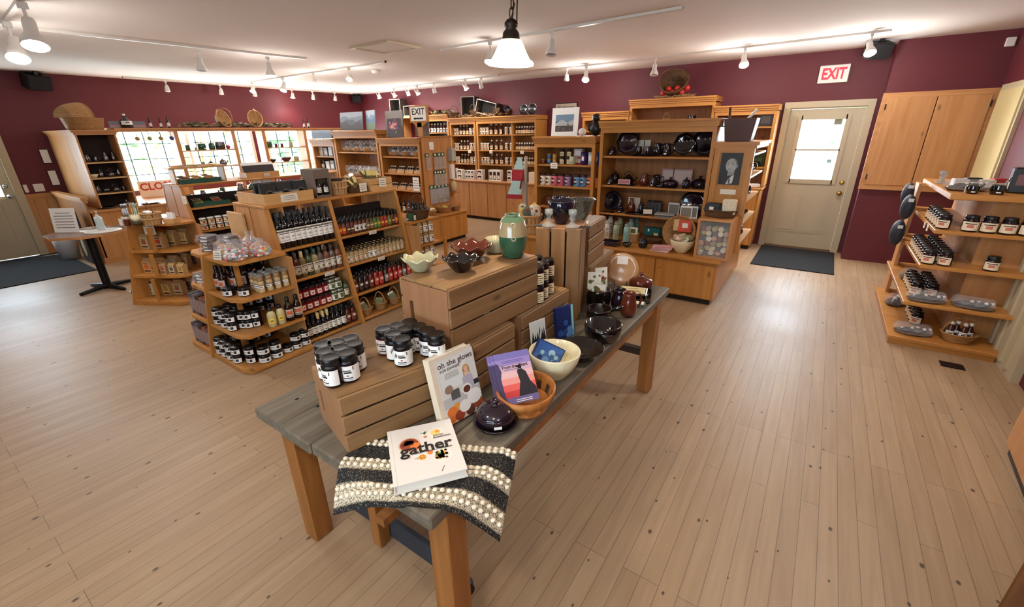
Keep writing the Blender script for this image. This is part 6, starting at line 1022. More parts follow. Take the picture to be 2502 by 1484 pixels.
for i, (u, v, k) in enumerate(((418, 722, 'yellow'), (445, 720, 'tan'), (470, 712, 'brown'))): place('mix_' + k, 'dry_mix_bag', bp(z0, u, v, .04), f'kraft bag of dry mix, {ORD[i]} from left, bottom row of the end shelves', 'dry mix bag', 'dry mix bags on the end shelves', rz=.4 + .06 * i, s=1.3)
for i in range(4): place('mix_' + ('tan', 'red', 'white', 'yellow')[i], 'dry_mix_bag', (BX + .15 + .1 * i, 1.33 + .26 + .05 * i, z1_ + .001), f'kraft bag in the back row of the middle end shelf, {ORD[i]} from left', 'dry mix bag', 'dry mix bags on the end shelves', rz=.4, s=.95)
vessel('tea_tin', [(0, 0), (.038, 0), (.038, .15), (0, .15)], mat('tin_grey', (150, 150, 138), .4), (.0385, .15, .172, mat('tin_lid_green', (24, 44, 36), .4)), (.01, .14, mat('tin_label', (196, 196, 180), .5), [(.03, .012, .5, INKG), (.07, .02, .3, INK, .2), (.11, .012, .6, INKG)]))
for i, (u, v, s_) in enumerate(((352, 720, 'sage green'), (378, 722, 'white speckled'), (398, 716, 'pale patterned'))): place('tea_tin', 'tea_tin', bp(z0, u, v, .03), f'tall {s_} tin with dark green lid, {ORD[i]} from left on the lowest shelf', 'tin', 'tall tins on the lowest shelf', rz=.4)
ticket((BX + .22, 1.33 + .2 * .885 + .115, .83), .14, .11, 'cream notice hung from the top shelf of the dry mix shelves', rz=.42, lines_=4)
T3 = z3 + .001
def spoonpot(loc, body_, label, cols, h=.13, r=.05, n=5):
    t = empty('utensil_pot', label, 'utensil pot', loc); b = MB(); b.lathe([(0, 0), (r * .85, 0), (r, h), (r * .94, h), (r * .8, .006), (0, .006)], body_, 20); part('pot', b.mesh('pot'), t)
    for i in range(n): a = i * 2 * PI / n; m = cols[i % len(cols)]; o = MB().tube([(0, 0, 0), (0, 0, .17)], .005, m, 6).ball(.016, (0, 0, .19), m, 8, 6, (1, .3, 1.6)).obj('spoon', loc=(loc[0] + r * .45 * cos(a), loc[1] + r * .45 * sin(a), loc[2] + .01)); o.rotation_euler = (.14 * sin(a), .14 * cos(a), a); tag(o, f'{ORD[i]} utensil standing in the ' + label.split(' holding')[0].split(' of ')[0], 'utensil')
spoonpot((BX + .10, 1.58, T3), IVORY, 'cream crock holding mint spatulas and spoons', [mat('mint_spatula', (150, 206, 190), .4), PAL], .10, .06, 4); spoonpot((BX + .07, 1.50, T3), mat('tin_pail', (170, 160, 140), .4), 'tin pail holding small silver spoons', [STEEL], .09, .045, 6)
tag(MB().box(-.03, .03, -.002, 0, 0, .07, PAPERW).obj('tag_card', loc=(BX + .055, 1.445, T3), rotz=.2), 'white tag card in front of the tin pail', 'tag')
o = place('splint_small', 'splint_basket', (BX + .27, 1.66, T3), 'round splint basket with handle holding two jars, seed shelf end', 'basket', s=1.1); part('handle', MB().tube([(.08 * cos(a), 0, .10 + .11 * sin(a)) for a in [PI * k / 10 for k in range(11)]], .004, WICKD, 6).mesh('handle'), o)
for i in range(2): place('honey_jar', 'jam_jar', (BX + .24 + .075 * i, 1.64, T3 + .08), f'{"left" if not i else "right"} cream-labelled jar inside the handled splint basket', 'jar', rz=.4, s=.9)
place('tray_basket', 'leaf_basket', (BX + .29, 1.56, T3) if False else (BX + .20, 1.545, T3), 'small dark basket of green packets at the front of the dry mix shelf top', 'basket', s=.55); tag(MB().ball(.035, (0, 0, 0), mat('green_packet', (70, 84, 60), .5), 10, 6, (1, .8, .5)).obj('green_packet', loc=(BX + .20, 1.545, T3 + .035)), 'green packet in the small dark basket', 'packet')
tray_box('card_box', 'small pale box of white leaflets at the right of the dry mix shelf top', (BX + .37, 1.80, T3), .12, .09, .05, PLY, rz=.55)
for i in range(2): tag(MB().box(-.04 + .012 * i, .03 + .012 * i, .012 * i, .012 * i + .003, .012, .115 - .01 * i, PAPERW).obj('leaflet', loc=(BX + .37, 1.80, T3), rotz=.55), f'{"front" if not i else "rear"} white leaflet standing in the small pale box', 'leaflet')
place('mug_brown', 'mug', (BX + .13, 1.48, T3), 'brown mug of packets with a cream label on the dry mix shelf top', 'mug', s=.7, rz=1)
# left half: vases that peep past the divider
for z, k, lb in ((z2, 'vase_ivory', 'white bottle-shaped vase on the upper left shelf beside the dry mixes'), (z1_, 'vase_celadon', 'pale green vase in a dark bowl on the middle left shelf'), (z0, 'bowl_pewter', 'grey bowl on the lowest left shelf beside the tall tins')): place(k, 'vase' if 'vase' in k else 'bowl', (BX - .16, 1.33 + .2 * z + .10, z + .001), lb, 'vase' if 'vase' in k else 'bowl', s=.85)
# ---- seed packets
SG = mat('seed_green', (38, 80, 66), .6); SB = mat('seed_buff', (206, 176, 130), .6)
bx_ = lambda z: BX + .52 - .24 * z
def packet(loc, label, tl, rz, m=None, i=0):
    random.seed(300 + i); o = MB().box(-.045, .045, -.002, .002, 0, .11, m or SB).obj('seed_packet', loc=loc); o.rotation_euler = (tl, 0, rz); d = MB(); d.box(-.038, .038, -.0028, -.002, .012, .07, FOODS[i % 7]); d.box(-.038, .038, -.0028, -.002, .08, .10, SG if i % 2 else PAPER); part('picture', d.mesh('picture'), o); tag(o, label, 'seed packet', 'seed packets on the slanted shelves')
z = BZ[3] + .001; t = tray_box('seed_tray', 'dark green tray of buff seed packets on the upper seed shelf', (bx_(z) - .10, 2.29, z), .40, .15, .045, SG, rz=PI / 2)
for i in range(8): packet((bx_(z) - .06 - .012 * (i % 4), 2.18 + .2 * (i // 4), z + .015 + .006 * (i % 4)), f'buff seed packet, {ORD[i]} from left, lying in the green tray', -1.15, PI / 2, i=i)
for i in range(7): packet((bx_(z) - .05 - .02 * (i % 2), 2.62 + .06 * i, z + .001), f'green seed packet, {ORD[i]} from left, standing on the pale rack right of the tray', -.55, PI / 2, SG, i)
tag(MB().box(-.08, .08, -.25, .22, 0, .03, PAL).obj('seed_rack', loc=(bx_(z) - .09, 2.80, z - .0)), 'pale sloping rack under the green seed packets', 'rack') if False else None
ticket((bx_(BZ[3]) + .04, 2.72, BZ[3] - .02), .16, .06, 'white ticket below the green seed packets', rz=PI / 2)
z = 1.235 + .025; tray_box('seed_tray', 'dark green tray heaped with seed packets on top of the seed shelves', (BX + .12, 2.26, z), .42, .16, .05, SG, rz=PI / 2)
for i in range(9): packet((BX + .17 - .02 * (i % 3), 2.13 + .13 * (i // 3), z + .03 + .008 * (i % 3)), f'seed packet, {ORD[i]} from left, heaped on the topmost green tray', -1.25, PI / 2 + .2 * (i % 3), i=i + 3)
o = MB().box(-.11, .06, -.32, .28, 0, .02, PAL).obj('riser_shelf', loc=(BX + .09, 2.30, 1.42)); 
for s_ in (-.28, .24): part('leg', MB().box(-.09, .04, s_, s_ + .02, -.16, 0, PAL).mesh('leg'), o)
tag(o, 'pale wooden riser over the seed trays by the window', 'riser')
for i in range(6): packet((BX + .10 + .03 * (i % 2), 2.08 + .085 * i, 1.442 + .004 * (i % 2)), f'seed packet, {ORD[i]} from left, lying on the wooden riser', -1.45, PI / 2 + .3 * (i % 2), i=i + 11)
ticket((BX + .28, 2.005, 1.10), .11, .085, 'cream notice on the pine end board of the seed shelves', lines_=4)
tray_box('pouch_box', 'honey wood box of dark pouches with white tops, right on the seed shelves', (BX + .10, 2.98, 1.26), .42, .18, .07, PLY, rz=PI / 2)
for i in range(6): o = MB().chamfer(-.035, .035, -.012, .012, 0, .14, mat('dark_pouch', (48, 42, 42), .4), .004).box(-.034, .034, -.0125, .0125, .14, .175, PAPERW).obj('coffee_pouch', loc=(BX + .12, 2.82 + .065 * i, 1.275)); o.rotation_euler = (-.35, 0, PI / 2); tag(o, f'dark pouch with white top, {ORD[i]} from left in the honey wood box', 'pouch', 'dark pouches in the honey wood box')
ticket((BX + .198, 3.02, 1.29), .07, .045, 'white ticket on the honey wood pouch box', rz=PI / 2)
z = BZ[2] + .001
for k in range(2):
    for i in range(5): place('honey_jar', 'spread_jar', (bx_(z) - .05, 2.12 + .085 * i, z + .0695 * k), f'cream-labelled jar with red oval, {ORD[i]} from left, {"upper" if k else "lower"} layer, seed shelf unit', 'jar', 'cream jars below the seed packets', rz=PI / 2, s=1.05)
for i in range(3): tag(MB().chamfer(-.03, .03, -.02, .02, 0, .16, mat('maroon_pouch', (96, 24, 34), .4), .006).box(-.02, .02, -.0206, -.02, .05, .1, PAPERW).obj('maroon_pouch', loc=(bx_(z) - .05, 2.58 + .07 * i, z), rotz=PI / 2), f'maroon pouch, {ORD[i]} from left, right of the cream jars under the seeds', 'pouch', 'maroon pouches')
for zi in (0, 1):
    z = BZ[zi] + .001
    for i in range(5): place('wide_jar', 'spread_jar', (bx_(z) - .06, 2.12 + .12 * i, z), f'black-lidded jar, {ORD[i]} from left, {"lowest" if not zi else "second"} shelf of the seed shelf unit', 'jar', 'jars low on the seed shelf unit', rz=PI / 2)
# ================================================================ small round table, bin
t = empty('bistro_table', 'small octagonal pine-edged table on a black pedestal near the left door', 'table', (-7.15, 1.36, 0)); n = 8; R_ = .40; oc = [(R_ * cos(2 * PI * (i + .5) / n), R_ * sin(2 * PI * (i + .5) / n)) for i in range(n)]
part('tabletop', MB().prism(oc, .695, .72, PX).prism([(x * .985, y * .985) for x, y in oc], .72, .7215, mat('table_laminate', (140, 116, 104), .25)).mesh('tabletop'), t); part('pedestal', MB().cyl(.042, .04, .695, IRON, 18).mesh('pedestal'), t)
fb = MB()
for a in (0.3, PI / 2 + .3): fb.tube([(-.30 * cos(a), -.30 * sin(a), .018), (-.1 * cos(a), -.1 * sin(a), .035), (.1 * cos(a), .1 * sin(a), .035), (.30 * cos(a), .30 * sin(a), .018)], [.018, .03, .03, .018], IRON, 8)
part('cross_foot', fb.mesh('cross_foot'), t)
TB = .7225; ticket((-7.26, 1.22, TB + .145), .29, .28, 'large white notice card standing on the small round table', rz=.62, tilt=-.12, lines_=6, m=PAPERW)
tag(MB().box(-.14, .14, 0, .10, 0, .0015, PAPERW).obj('paper_sheet', loc=(-7.25, 1.24, TB), rotz=.62), 'white sheet lying behind the notice card on the round table', 'paper')
o = MB().lathe([(0, 0), (.17, 0), (.175, .006), (.17, .012), (0, .012)], WPL, 30).obj('white_plate', loc=(-6.99, 1.47, TB)); tag(o, 'flat round white plate under the sanitizer bottle', 'plate')
b = MB(); b.lathe([(0, 0), (.036, 0), (.04, .006), (.04, .13), (.032, .15), (.014, .16), (.014, .17), (0, .17)], mat('sanitizer', (206, 224, 226), .1, alpha=.75), 20); o = b.obj('sanitizer_bottle', loc=(-7.03, 1.47, TB + .013)); part('pump', MB().cyl(.015, .17, .185, WPL, 12).cyl(.005, .185, .215, WPL, 8).box(-.012, .04, -.008, .008, .212, .222, WPL).mesh('pump'), o); tag(o, 'clear sanitizer bottle with white pump on the small round table', 'bottle')
o = MB().lathe([(0, 0), (.12, 0), (.15, .34), (.145, .345), (.135, .34), (.115, .01), (0, .01)], mat('pale_bin', (196, 200, 202), .4), 24).obj('waste_bin', loc=(-9.55, 1.52, .012)); tag(o, 'pale plastic waste bin below the small round table, against the wainscot', 'bin')
t = empty('standing_sign', 'dark painted board with a white bird leaning on the wainscot behind the table', 'sign board', (-8.95, 1.60, .0)); part('board', MB().box(-.20, .20, 0, .02, 0.02, .78, mat('sign_dark', (52, 44, 42), .6)).mesh('board'), t); bd = MB(); bd.ball(.09, (0, -.005, .55), PAPERW, 14, 8, (1, .12, .8)); bd.ball(.03, (-.02, -.014, .58), BLACK, 10, 6, (1, .2, 1)); bd.ball(.12, (.05, -.005, .25), mat('sign_cream', (206, 190, 150), .6), 14, 8, (.6, .1, 1.2)); part('painted_bird', bd.mesh('painted_bird'), t)
# ================================================================ window side
def put(kind, name, p, label, cat, group=None, **k): return place(kind, name, tuple(p), label, cat, group, **k)
TT = [.785, 1.0, 1.22, 1.44]
for zi, nm in ((1, 'third'), (2, 'second'), (3, 'top')):
    for i, k in enumerate((('jug_pewter', 'bowl_pewter', 'teapot_pewter', 'mug_pewter'), ('bowl_ivory', 'canister_pewter', 'teapot_pewter', 'jug_pewter'), ('jug_pewter', 'mug_pewter', 'vase_pewter', 'vase_pewter'))[zi - 1]): place(k, 'silver_' + k.split('_')[0], (-8.86 - .05 * (i % 2), 1.97 + .105 * i, TT[zi] + .001), f'silver {k.split("_")[0]}, {ORD[i]} from left on the {nm} shelf of the window tower', 'silverware', 'silver pieces in the shelf tower', s=.72, rz=i)
for i, (x, y, k, d, s_) in enumerate(((-8.80, 1.98, 'plate_pewter', 'wide silver platter', .8), (-8.74, 2.22, 'casserole_pewter', 'domed silver dish', .8), (-8.78, 2.52, 'plate_pewter', 'round silver tray', 1.0), (-8.76, 2.80, 'teapot_pewter', 'silver teapot', .9), (-8.80, 3.05, 'bowl_pewter', 'silver bowl', 1.0), (-8.78, 3.30, 'jug_pewter', 'silver jug', .9), (-8.78, 3.55, 'casserole_pewter', 'covered silver dish', .8))): place(k, 'silver_dish', (x, y, .781), f'{d}, {ORD[i]} from left along the front of the window platform', 'silverware', 'silver dishes on the window platform', s=s_)
t = empty('closed_sign', 'white sign with red CLOSED letters standing on the window platform', 'sign', (-9.8, 3.06, .781)); part('board', MB().box(-.01, 0, -.34, .36, 0, .27, PAPERW).mesh('board'), t); mb = MB(); text_mesh(mb, 'CLOSED', .17, mat('sign_red', (190, 60, 66), .6), RIGHT(.001, 0, .17), .001, .004, .64); part('lettering', mb.mesh('lettering'), t)
for i, (y, c) in enumerate(((2.67, 'tan'), (2.83, 'sage'), (2.98, 'tan'), (3.13, 'blue'))): o = MB().ball(.032, (0, 0, -.10), mat('ornament_' + c, {'tan': (170, 140, 96), 'sage': (150, 164, 120), 'blue': (60, 70, 120)}[c], .15, metal=.3), 16, 10).obj('glass_ornament', loc=(-9.0 + .03, y, 1.85)); part('ribbon', MB().tube([(0, 0, 0), (.004, 0, -.03), (0, 0, -.07)], .004, mat('ribbon', (170, 176, 140), .7), 5).mesh('ribbon'), o); tag(o, f'round glass ornament hanging in the first window, {ORD[i]} from left', 'ornament', 'ornaments hanging in the window')
for i, (y, z, k, s_, d) in enumerate(((3.38, 1.55, 'mug_green', .9, 'green mug'), (3.50, 1.55, 'mug_celadon', .5, 'tiny pale cup'), (3.60, 1.55, 'crock_green', .95, 'swirled green crock'), (3.76, 1.55, 'canister_green', .9, 'green lidded canister'), (3.90, 1.55, 'crock_pewter', 1.15, 'tall swirled grey crock'), (3.40, 1.273, 'bowl_celadon', .6, 'small pale bowl'), (3.55, 1.273, 'mug_pewter', .8, 'grey mug'), (3.68, 1.273, 'teapot_green', .7, 'green teapot'), (3.88, 1.273, 'teapot_pewter', .9, 'large grey teapot'), (4.78, 1.55, 'crock_green', 1.0, 'round green crock'), (4.93, 1.55, 'mug_brown', .7, 'dark mug'), (5.05, 1.55, 'mug_brown', .7, 'second dark mug'), (5.24, 1.55, 'mug_celadon', 1.0, 'pale mug with a picture'), (4.80, 1.273, 'bowl_plum', .8, 'dark bowl'), (5.08, 1.273, 'bowl_brown', 1.2, 'wide brown bowl'), (5.3, 1.273, 'crock_celadon', .8, 'pale crock'))): place(k, 'window_pot', (-9.12, y, z - .001), f'{d} on the {"upper" if z > 1.4 else "lower"} window shelf of the {"left" if y < 4.3 else "right"} bay', 'pottery', 'pottery on the window shelves', s=s_, rz=i)
o = MB().ball(.035, (0, 0, .035), mat('red_ball', (180, 40, 60), .3), 14, 10).obj('red_ornament', loc=(-9.1, 4.02, 1.549)); tag(o, 'small red ball at the right end of the upper window shelf', 'ornament')
for i in range(9): place(('mug_green', 'jug_pewter', 'teapot_green', 'crock_celadon', 'vase_pewter', 'bowl_green', 'jug_celadon', 'mug_pewter', 'vase_green')[i], 'platform_pot', (-9.1 + .1 * (i % 2), 3.75 + .27 * i, .781), f'pot standing on the window platform, {ORD[i]} from left behind the seed shelves', 'pottery', 'pots along the window platform', s=1.1, rz=i)
# above the window frame
ZW = 1.906
b = MB(); b.lathe([(0, 0), (.19, 0), (.20, .01), (.23, .15), (.235, .16), (.22, .16), (.18, .012), (0, .012)], WICK, 36, wav=lambda a, r, z: (r + (.004 * (1 if int(a / (2 * PI) * 36) % 2 else -1) if r > .1 and z > .005 else 0), z)); b.v = [(x * .85, y * 1.12, z) for x, y, z in b.v]; hd = MB()
vs = []; n, mm = 14, 8
for j in range(mm + 1):
    f = j / mm
    for i in range(n + 1): a = PI * i / n; q = .235 * (1 - .28 * f * f); vs.append((q * .85 * cos(a) * (1), -.02 - .26 * f ** .9 + .02, .16 + .20 * sin(a) * (1 - .35 * f * f)))
hd.add(vs, [(j * (n + 1) + i, j * (n + 1) + i + 1, (j + 1) * (n + 1) + i + 1, (j + 1) * (n + 1) + i) for j in range(mm) for i in range(n)], WICK, True); hd.add([vs[mm * (n + 1) + i] for i in range(n + 1)], [tuple(range(n + 1))], WICK); hd.tube(vs[:n + 1], .009, WICK, 6)
o = b.obj('wicker_cradle', loc=(-8.99, 2.10, 1.881)); o.rotation_euler = (0, 0, .5); part('hood', hd.mesh('hood'), o); tag(o, 'large wicker cradle basket with hood on top of the shelf tower', 'basket')
for i, (y, k, s_, d) in enumerate(((2.62, 'jug', 1.5, 'big round dark bottle with a white label'), (2.93, 'vinegar_black', .75, 'thin dark bottle'), (3.07, 'vinegar_black', .7, 'reddish dark bottle'), (3.18, 'vinegar_black', .8, 'dark bottle with light label'), (5.58, 'vinegar_black', .8, 'dark labelled bottle beside the canvases'), (5.68, 'vinegar_black', .95, 'larger labelled bottle beside the canvases'))):
    if k == 'jug': vessel('carboy', [(0, 0), (.07, 0), (.08, .01), (.08, .10), (.05, .14), (.018, .165), (.016, .20), (0, .20)], DKGL, (.019, .19, .215, WCAP), (.05, .11, PAPERW, [(.075, .02, .3, INKG)])); k = 'carboy'; s_ = .95
    place(k, 'shelf_top_bottle', (-9.08, y, ZW), f'{d} on top of the window shelf frame', 'bottle', rz=PI / 2, s=s_)
for i, y in enumerate((2.50, 2.78)): tag(MB().box(-.004, .004, -.09, .09, 0, .10, mat('photo_card', (110, 116, 128), .4)).box(.004, .005, -.08, .08, .01, .05, mat('photo_pink', (170, 130, 130), .4)).obj('photo_print', loc=(-9.10, y, ZW), rotz=-.1), f'landscape print {"left" if not i else "right"} of the big round dark bottle above the window', 'print')
GL = [mat('garland_green', (70, 84, 52), .7), mat('garland_pale', (168, 158, 118), .7), mat('garland_dark', (44, 54, 38), .7)]
def garland(x0, y0, x1, y1, z, label, n=260, w_=.09, seed=2):
    random.seed(seed); mb = MB(); 
    for i in range(n):
        f = rnd(); c = Vector((x0 + (x1 - x0) * f + rr(-w_, w_), y0 + (y1 - y0) * f + rr(-w_, w_), z + rr(.01, .09))); T = Matrix.Translation(c) @ Matrix.Rotation(rr(0, 6.28), 4, 'Z') @ Matrix.Rotation(rr(-1, 1), 4, 'X'); l = rr(.035, .065); mb.add([T @ Vector(v) for v in ((-l, 0, 0), (0, -l * .3, .006), (l, 0, 0), (0, l * .3, .006))], [(0, 1, 2, 3)], GL[int(rnd() * 3)])
    mb.tube([(x0, y0, z + .02), ((x0 + x1) / 2, (y0 + y1) / 2, z + .03), (x1, y1, z + .02)], .008, WICKD, 6); return tag(mb.obj('leaf_garland'), label, 'garland', kind='stuff')
garland(-9.1, 3.35, -9.1, 5.3, ZW, 'leafy green and cream garland along the top of the window shelf frame', 420)
for i, (y, rz) in enumerate(((4.0, .35), (4.62, -.35))): place('bread_basket', 'open_basket', (-9.12, y, ZW + .12), f'{"left" if not i else "right"} wicker basket tipped up in the leafy garland above the windows', 'basket', ry=1.15, rz=rz, s=1.25)
# ================================================================ gift basket hutches
def canvas(name, label, bl, br, h, lean, m, deco=None, t=.02):
    a, b_ = Vector(bl), Vector(br); x = b_ - a; w_ = x.length; return flat(name, label, 'canvas', w_, h, t, m, frame3(a, x, (0, lean, 1)), deco and (lambda d, tt: deco(d, tt, w_, h)))
def mountains(seed, sky, hills):
    def f(d, t, w_, h):
        random.seed(seed); d.box(0, w_, 0, h, t, t + .0004, mat(f'sky_{seed}', sky, .6))
        for k, c in enumerate(hills):
            y = h * (.72 - .17 * k); pts = [(0, 0)] + [(w_ * i / 7, max(.02, y + rr(-.10, .10) * h)) for i in range(8)] + [(w_, 0)]; d.add([(x, yy, t + .0006 + .0002 * k) for x, yy in pts], [tuple(range(len(pts)))], mat(f'hill_{seed}_{k}', c, .6))
    return f
CANV = mat('canvas_back', (150, 146, 142), .8)
canvas('mountain_canvas', 'grey mountain valley canvas on top of the tallest hutch, left one', (-7.49, 5.33, 1.835), (-6.86, 5.33, 1.835), .30, .12, CANV, mountains(1, (150, 158, 168), ((120, 130, 140), (92, 100, 112), (84, 84, 90))))
canvas('mountain_canvas', 'blue lake and mountain canvas on top of the tallest hutch, right one', (-6.83, 5.40, 1.835), (-6.45, 5.28, 1.835), .31, .08, CANV, mountains(2, (176, 190, 206), ((120, 146, 170), (96, 124, 150), (110, 130, 110))))
canvas('canvas_panel', 'plain grey canvas back standing behind the flower canvas', (-6.40, 5.46, 1.705), (-5.95, 5.44, 1.705), .42, .05, CANV); canvas('canvas_panel', 'plain grey-brown canvas back behind the wooden EXIT sign', (-5.70, 5.48, 1.725), (-5.12 - .26, 5.46, 1.725), .27, .05, mat('canvas_brown', (128, 118, 108), .8))
def flower(d, t, w_, h):
    random.seed(8); d.box(0, w_, 0, h, t, t + .0004, mat('flower_dark', (46, 36, 40), .6))
    for i in range(34): a = rr(0, 6.28); q = rr(.02, .14); disc(d, w_ * .5 + q * cos(a), h * .58 + q * .8 * sin(a), rr(.012, .03), t + .0006 + .0001 * i, mat(('petal_magenta', 'petal_violet', 'petal_pink', 'petal_gold')[i % 4], ((160, 40, 110), (110, 40, 120), (206, 110, 150), (206, 160, 60))[i % 4], .5), 9)
canvas('flower_canvas', 'magenta flower canvas on the hutch beside the wooden EXIT sign', (-6.15, 5.27, 1.705), (-5.79, 5.23, 1.705), .29, .10, CANV, flower)
canvas('board_panel', 'pale blue painted board lying on top of the low hutch by the windows', (-8.30, 5.28, 1.70), (-7.68, 5.28, 1.70), .15, .03, mat('blue_board', (128, 136, 150), .6), mountains(3, (140, 150, 166), ((112, 124, 144),)), t=.05)
tag(MB().lathe([(.0, 0), (.13, 0), (.125, .05), (.09, .11), (0, .14)], mat('dark_dome', (60, 44, 44), .5), 18).obj('domed_hat', loc=(-8.20, 5.50, 1.70)), 'dark domed shape on the low hutch behind the pale blue board', 'hat')
t = empty('wooden_exit_sign', 'wooden sign on a post reading EXIT with a left arrow', 'sign', (-5.43, 5.30, 1.722)); part('post', MB().box(-.05, .05, 0, .018, 0, .24, PX).mesh('post'), t); part('board', MB().chamfer(-.205, .205, -.004, .022, .20, .45, PDX, .004).add([(-.15, 0, .20), (.15, 0, .20), (.05, 0, .13), (-.05, 0, .13), (-.15, .02, .20), (.15, .02, .20), (.05, .02, .13), (-.05, .02, .13)], [(0, 1, 2, 3), (7, 6, 5, 4), (0, 3, 7, 4), (1, 5, 6, 2), (2, 6, 7, 3)], PDX).mesh('board'), t); part('paper', MB().box(-.165, .165, -.007, -.0045, .225, .425, PAPERW).mesh('paper'), t)
mb = MB(); text_mesh(mb, 'EXIT', .13, INK, FRONT(0, -.0075, .355), .0006, .002, .28); mb.box(-.075, .10, -.0082, -.0076, .248, .270, INK); mb.add([(-.115, -.008, .259), (-.07, -.008, .285), (-.07, -.008, .233)], [(0, 1, 2)], INK); part('lettering', mb.mesh('lettering'), t)
GBK = [mat('bottle_dark', (40, 22, 20), .2), mat('gift_label', (232, 222, 206), .6), mat('gift_white', (240, 238, 232), .4)]
def gift(key, w_, handle, wrap):
    random.seed(hash(key) % 50 if False else len(key)); b = MB(); g = MB()
    if wrap == 'basket': b.lathe([(0, 0), (w_ * .38, 0), (w_ * .5, .07), (w_ * .48, .07), (w_ * .35, .008), (0, .008)], WICK, 20)
    else: b.box(-w_ / 2, w_ / 2, -.05, .05, 0, .012, PAL).box(-w_ / 2, w_ / 2, -.055, -.045, 0, .05, PAL).box(-w_ / 2, w_ / 2, .045, .055, 0, .08, PAL).box(-w_ / 2, -w_ / 2 + .01, -.05, .05, 0, .06, PAL).box(w_ / 2 - .01, w_ / 2, -.05, .05, 0, .06, PAL)
    for i in range(5):
        x = -w_ * .3 + w_ * .15 * i; y = .012 * (i % 2); z = .02; h = .13 + .03 * (i % 2) if wrap == 'basket' else .09; g.lathe([(0, z), (.021, z), (.022, z + h * .6), (.009, z + h * .85), (.009, z + h), (0, z + h)], GBK[0], 10, (x, y, 0)); g.lathe([(.011, z + h * .85), (.011, z + h * 1.05), (0, z + h * 1.05)], GBK[2], 8, (x, y, 0)); g.box(x - .018, x + .018, y - .024, y - .0225, z + h * .12, z + h * .5, GBK[1])
    ps = [('container', b), ('contents', g)]
    if handle: hd = MB(); hd.tube([(w_ * .47 * cos(a), 0, .06 + .19 * sin(a)) for a in [PI * k / 12 for k in range(13)]], .006, WICK, 6); ps.append(('handle', hd))
    if wrap == 'basket': f = MB(); film(f, w_ * .52, .09, .02, .20, CELLO, 12, len(key)); ps.append(('cellophane', f))
    proto(key, *ps)
gift('gift_basket', .24, 0, 'basket'); gift('gift_handled', .20, 1, 'basket'); gift('gift_box', .19, 0, 'box')
for i, x in enumerate((-7.46, -7.17, -6.88, -6.59)): place('gift_basket', 'gift_basket', (x, 5.405, CZ[2][2] + .001), f'cellophaned gift basket of bottles, {ORD[i]} from left, upper shelf of the tallest hutch', 'gift basket', 'gift baskets', rz=.2 * i)
for i in range(5): place('gift_handled', 'gift_basket', (-7.44 + .215 * i, 5.40, CZ[2][1] + .001), f'handled gift basket, {ORD[i]} from left, middle shelf of the tallest hutch', 'gift basket', 'gift baskets', rz=.2 * (i % 3), s=1.02)
for i in range(4): place('gift_box', 'gift_box', (-7.45 + .28 * i, 5.36, CZ[2][0] + .001), f'gift box of bottles, {ORD[i]} from left, low shelf of the tallest hutch', 'gift box', 'gift boxes')
for i, x in enumerate((-6.16, -5.88, -5.60)): place('gift_basket', 'gift_basket', (x, 5.405, CZ[1][2] + .001), f'cellophaned gift basket, {ORD[i]} from left, top shelf beside the utensils', 'gift basket', 'gift baskets', rz=.3 * i)
for i in range(4): place('gift_box', 'gift_box', (-6.22 + .215 * i, 5.37, CZ[1][1] + .001), f'gift box of syrup bottles, {ORD[i]} from left, second shelf beside the utensils', 'gift box', 'gift boxes')
for i in range(4): place('gift_box', 'gift_box', (-6.22 + .215 * i, 5.37, CZ[1][0] + .001), f'gift box of jars, {ORD[i]} from left, third shelf beside the utensils', 'gift box', 'gift boxes', s=(1, 1, .9))
for i in range(5): o = place('vinegar_black', 'wine_bottle', (-6.05 + .12 * i, 5.16, .497), f'white-labelled dark bottle, {ORD[i]} from left on the bench by the gift baskets', 'bottle', 'bottles on the gift bench', s=1.05)
for zi in range(3):
    for i in range(4): tag(MB().chamfer(-.06, .06, -.04, .04, 0, .17 - .02 * (i % 2), mat(('box_pale_blue', 'box_dark', 'box_white', 'box_grey')[(i + zi) % 4], ((170, 182, 200), (40, 40, 46), (214, 214, 210), (120, 118, 120))[(i + zi) % 4], .4), .004).box(-.04, .04, -.0406, -.04, .03, .10, PAPERW).obj('boxed_good', loc=(-8.24 + .155 * i, 5.36, CZ[3][zi] + .001)), f'{("pale blue", "black", "white", "grey")[(i + zi) % 4]} box, {ORD[i]} from left, {("lowest", "middle", "upper")[zi]} shelf of the low hutch by the windows', 'box', 'boxed goods near the windows')
ticket((-5.52, 5.20, .98), .14, .22, 'white price sign hung on the gift hutch beside the utensils', lines_=4, m=PAPERW)
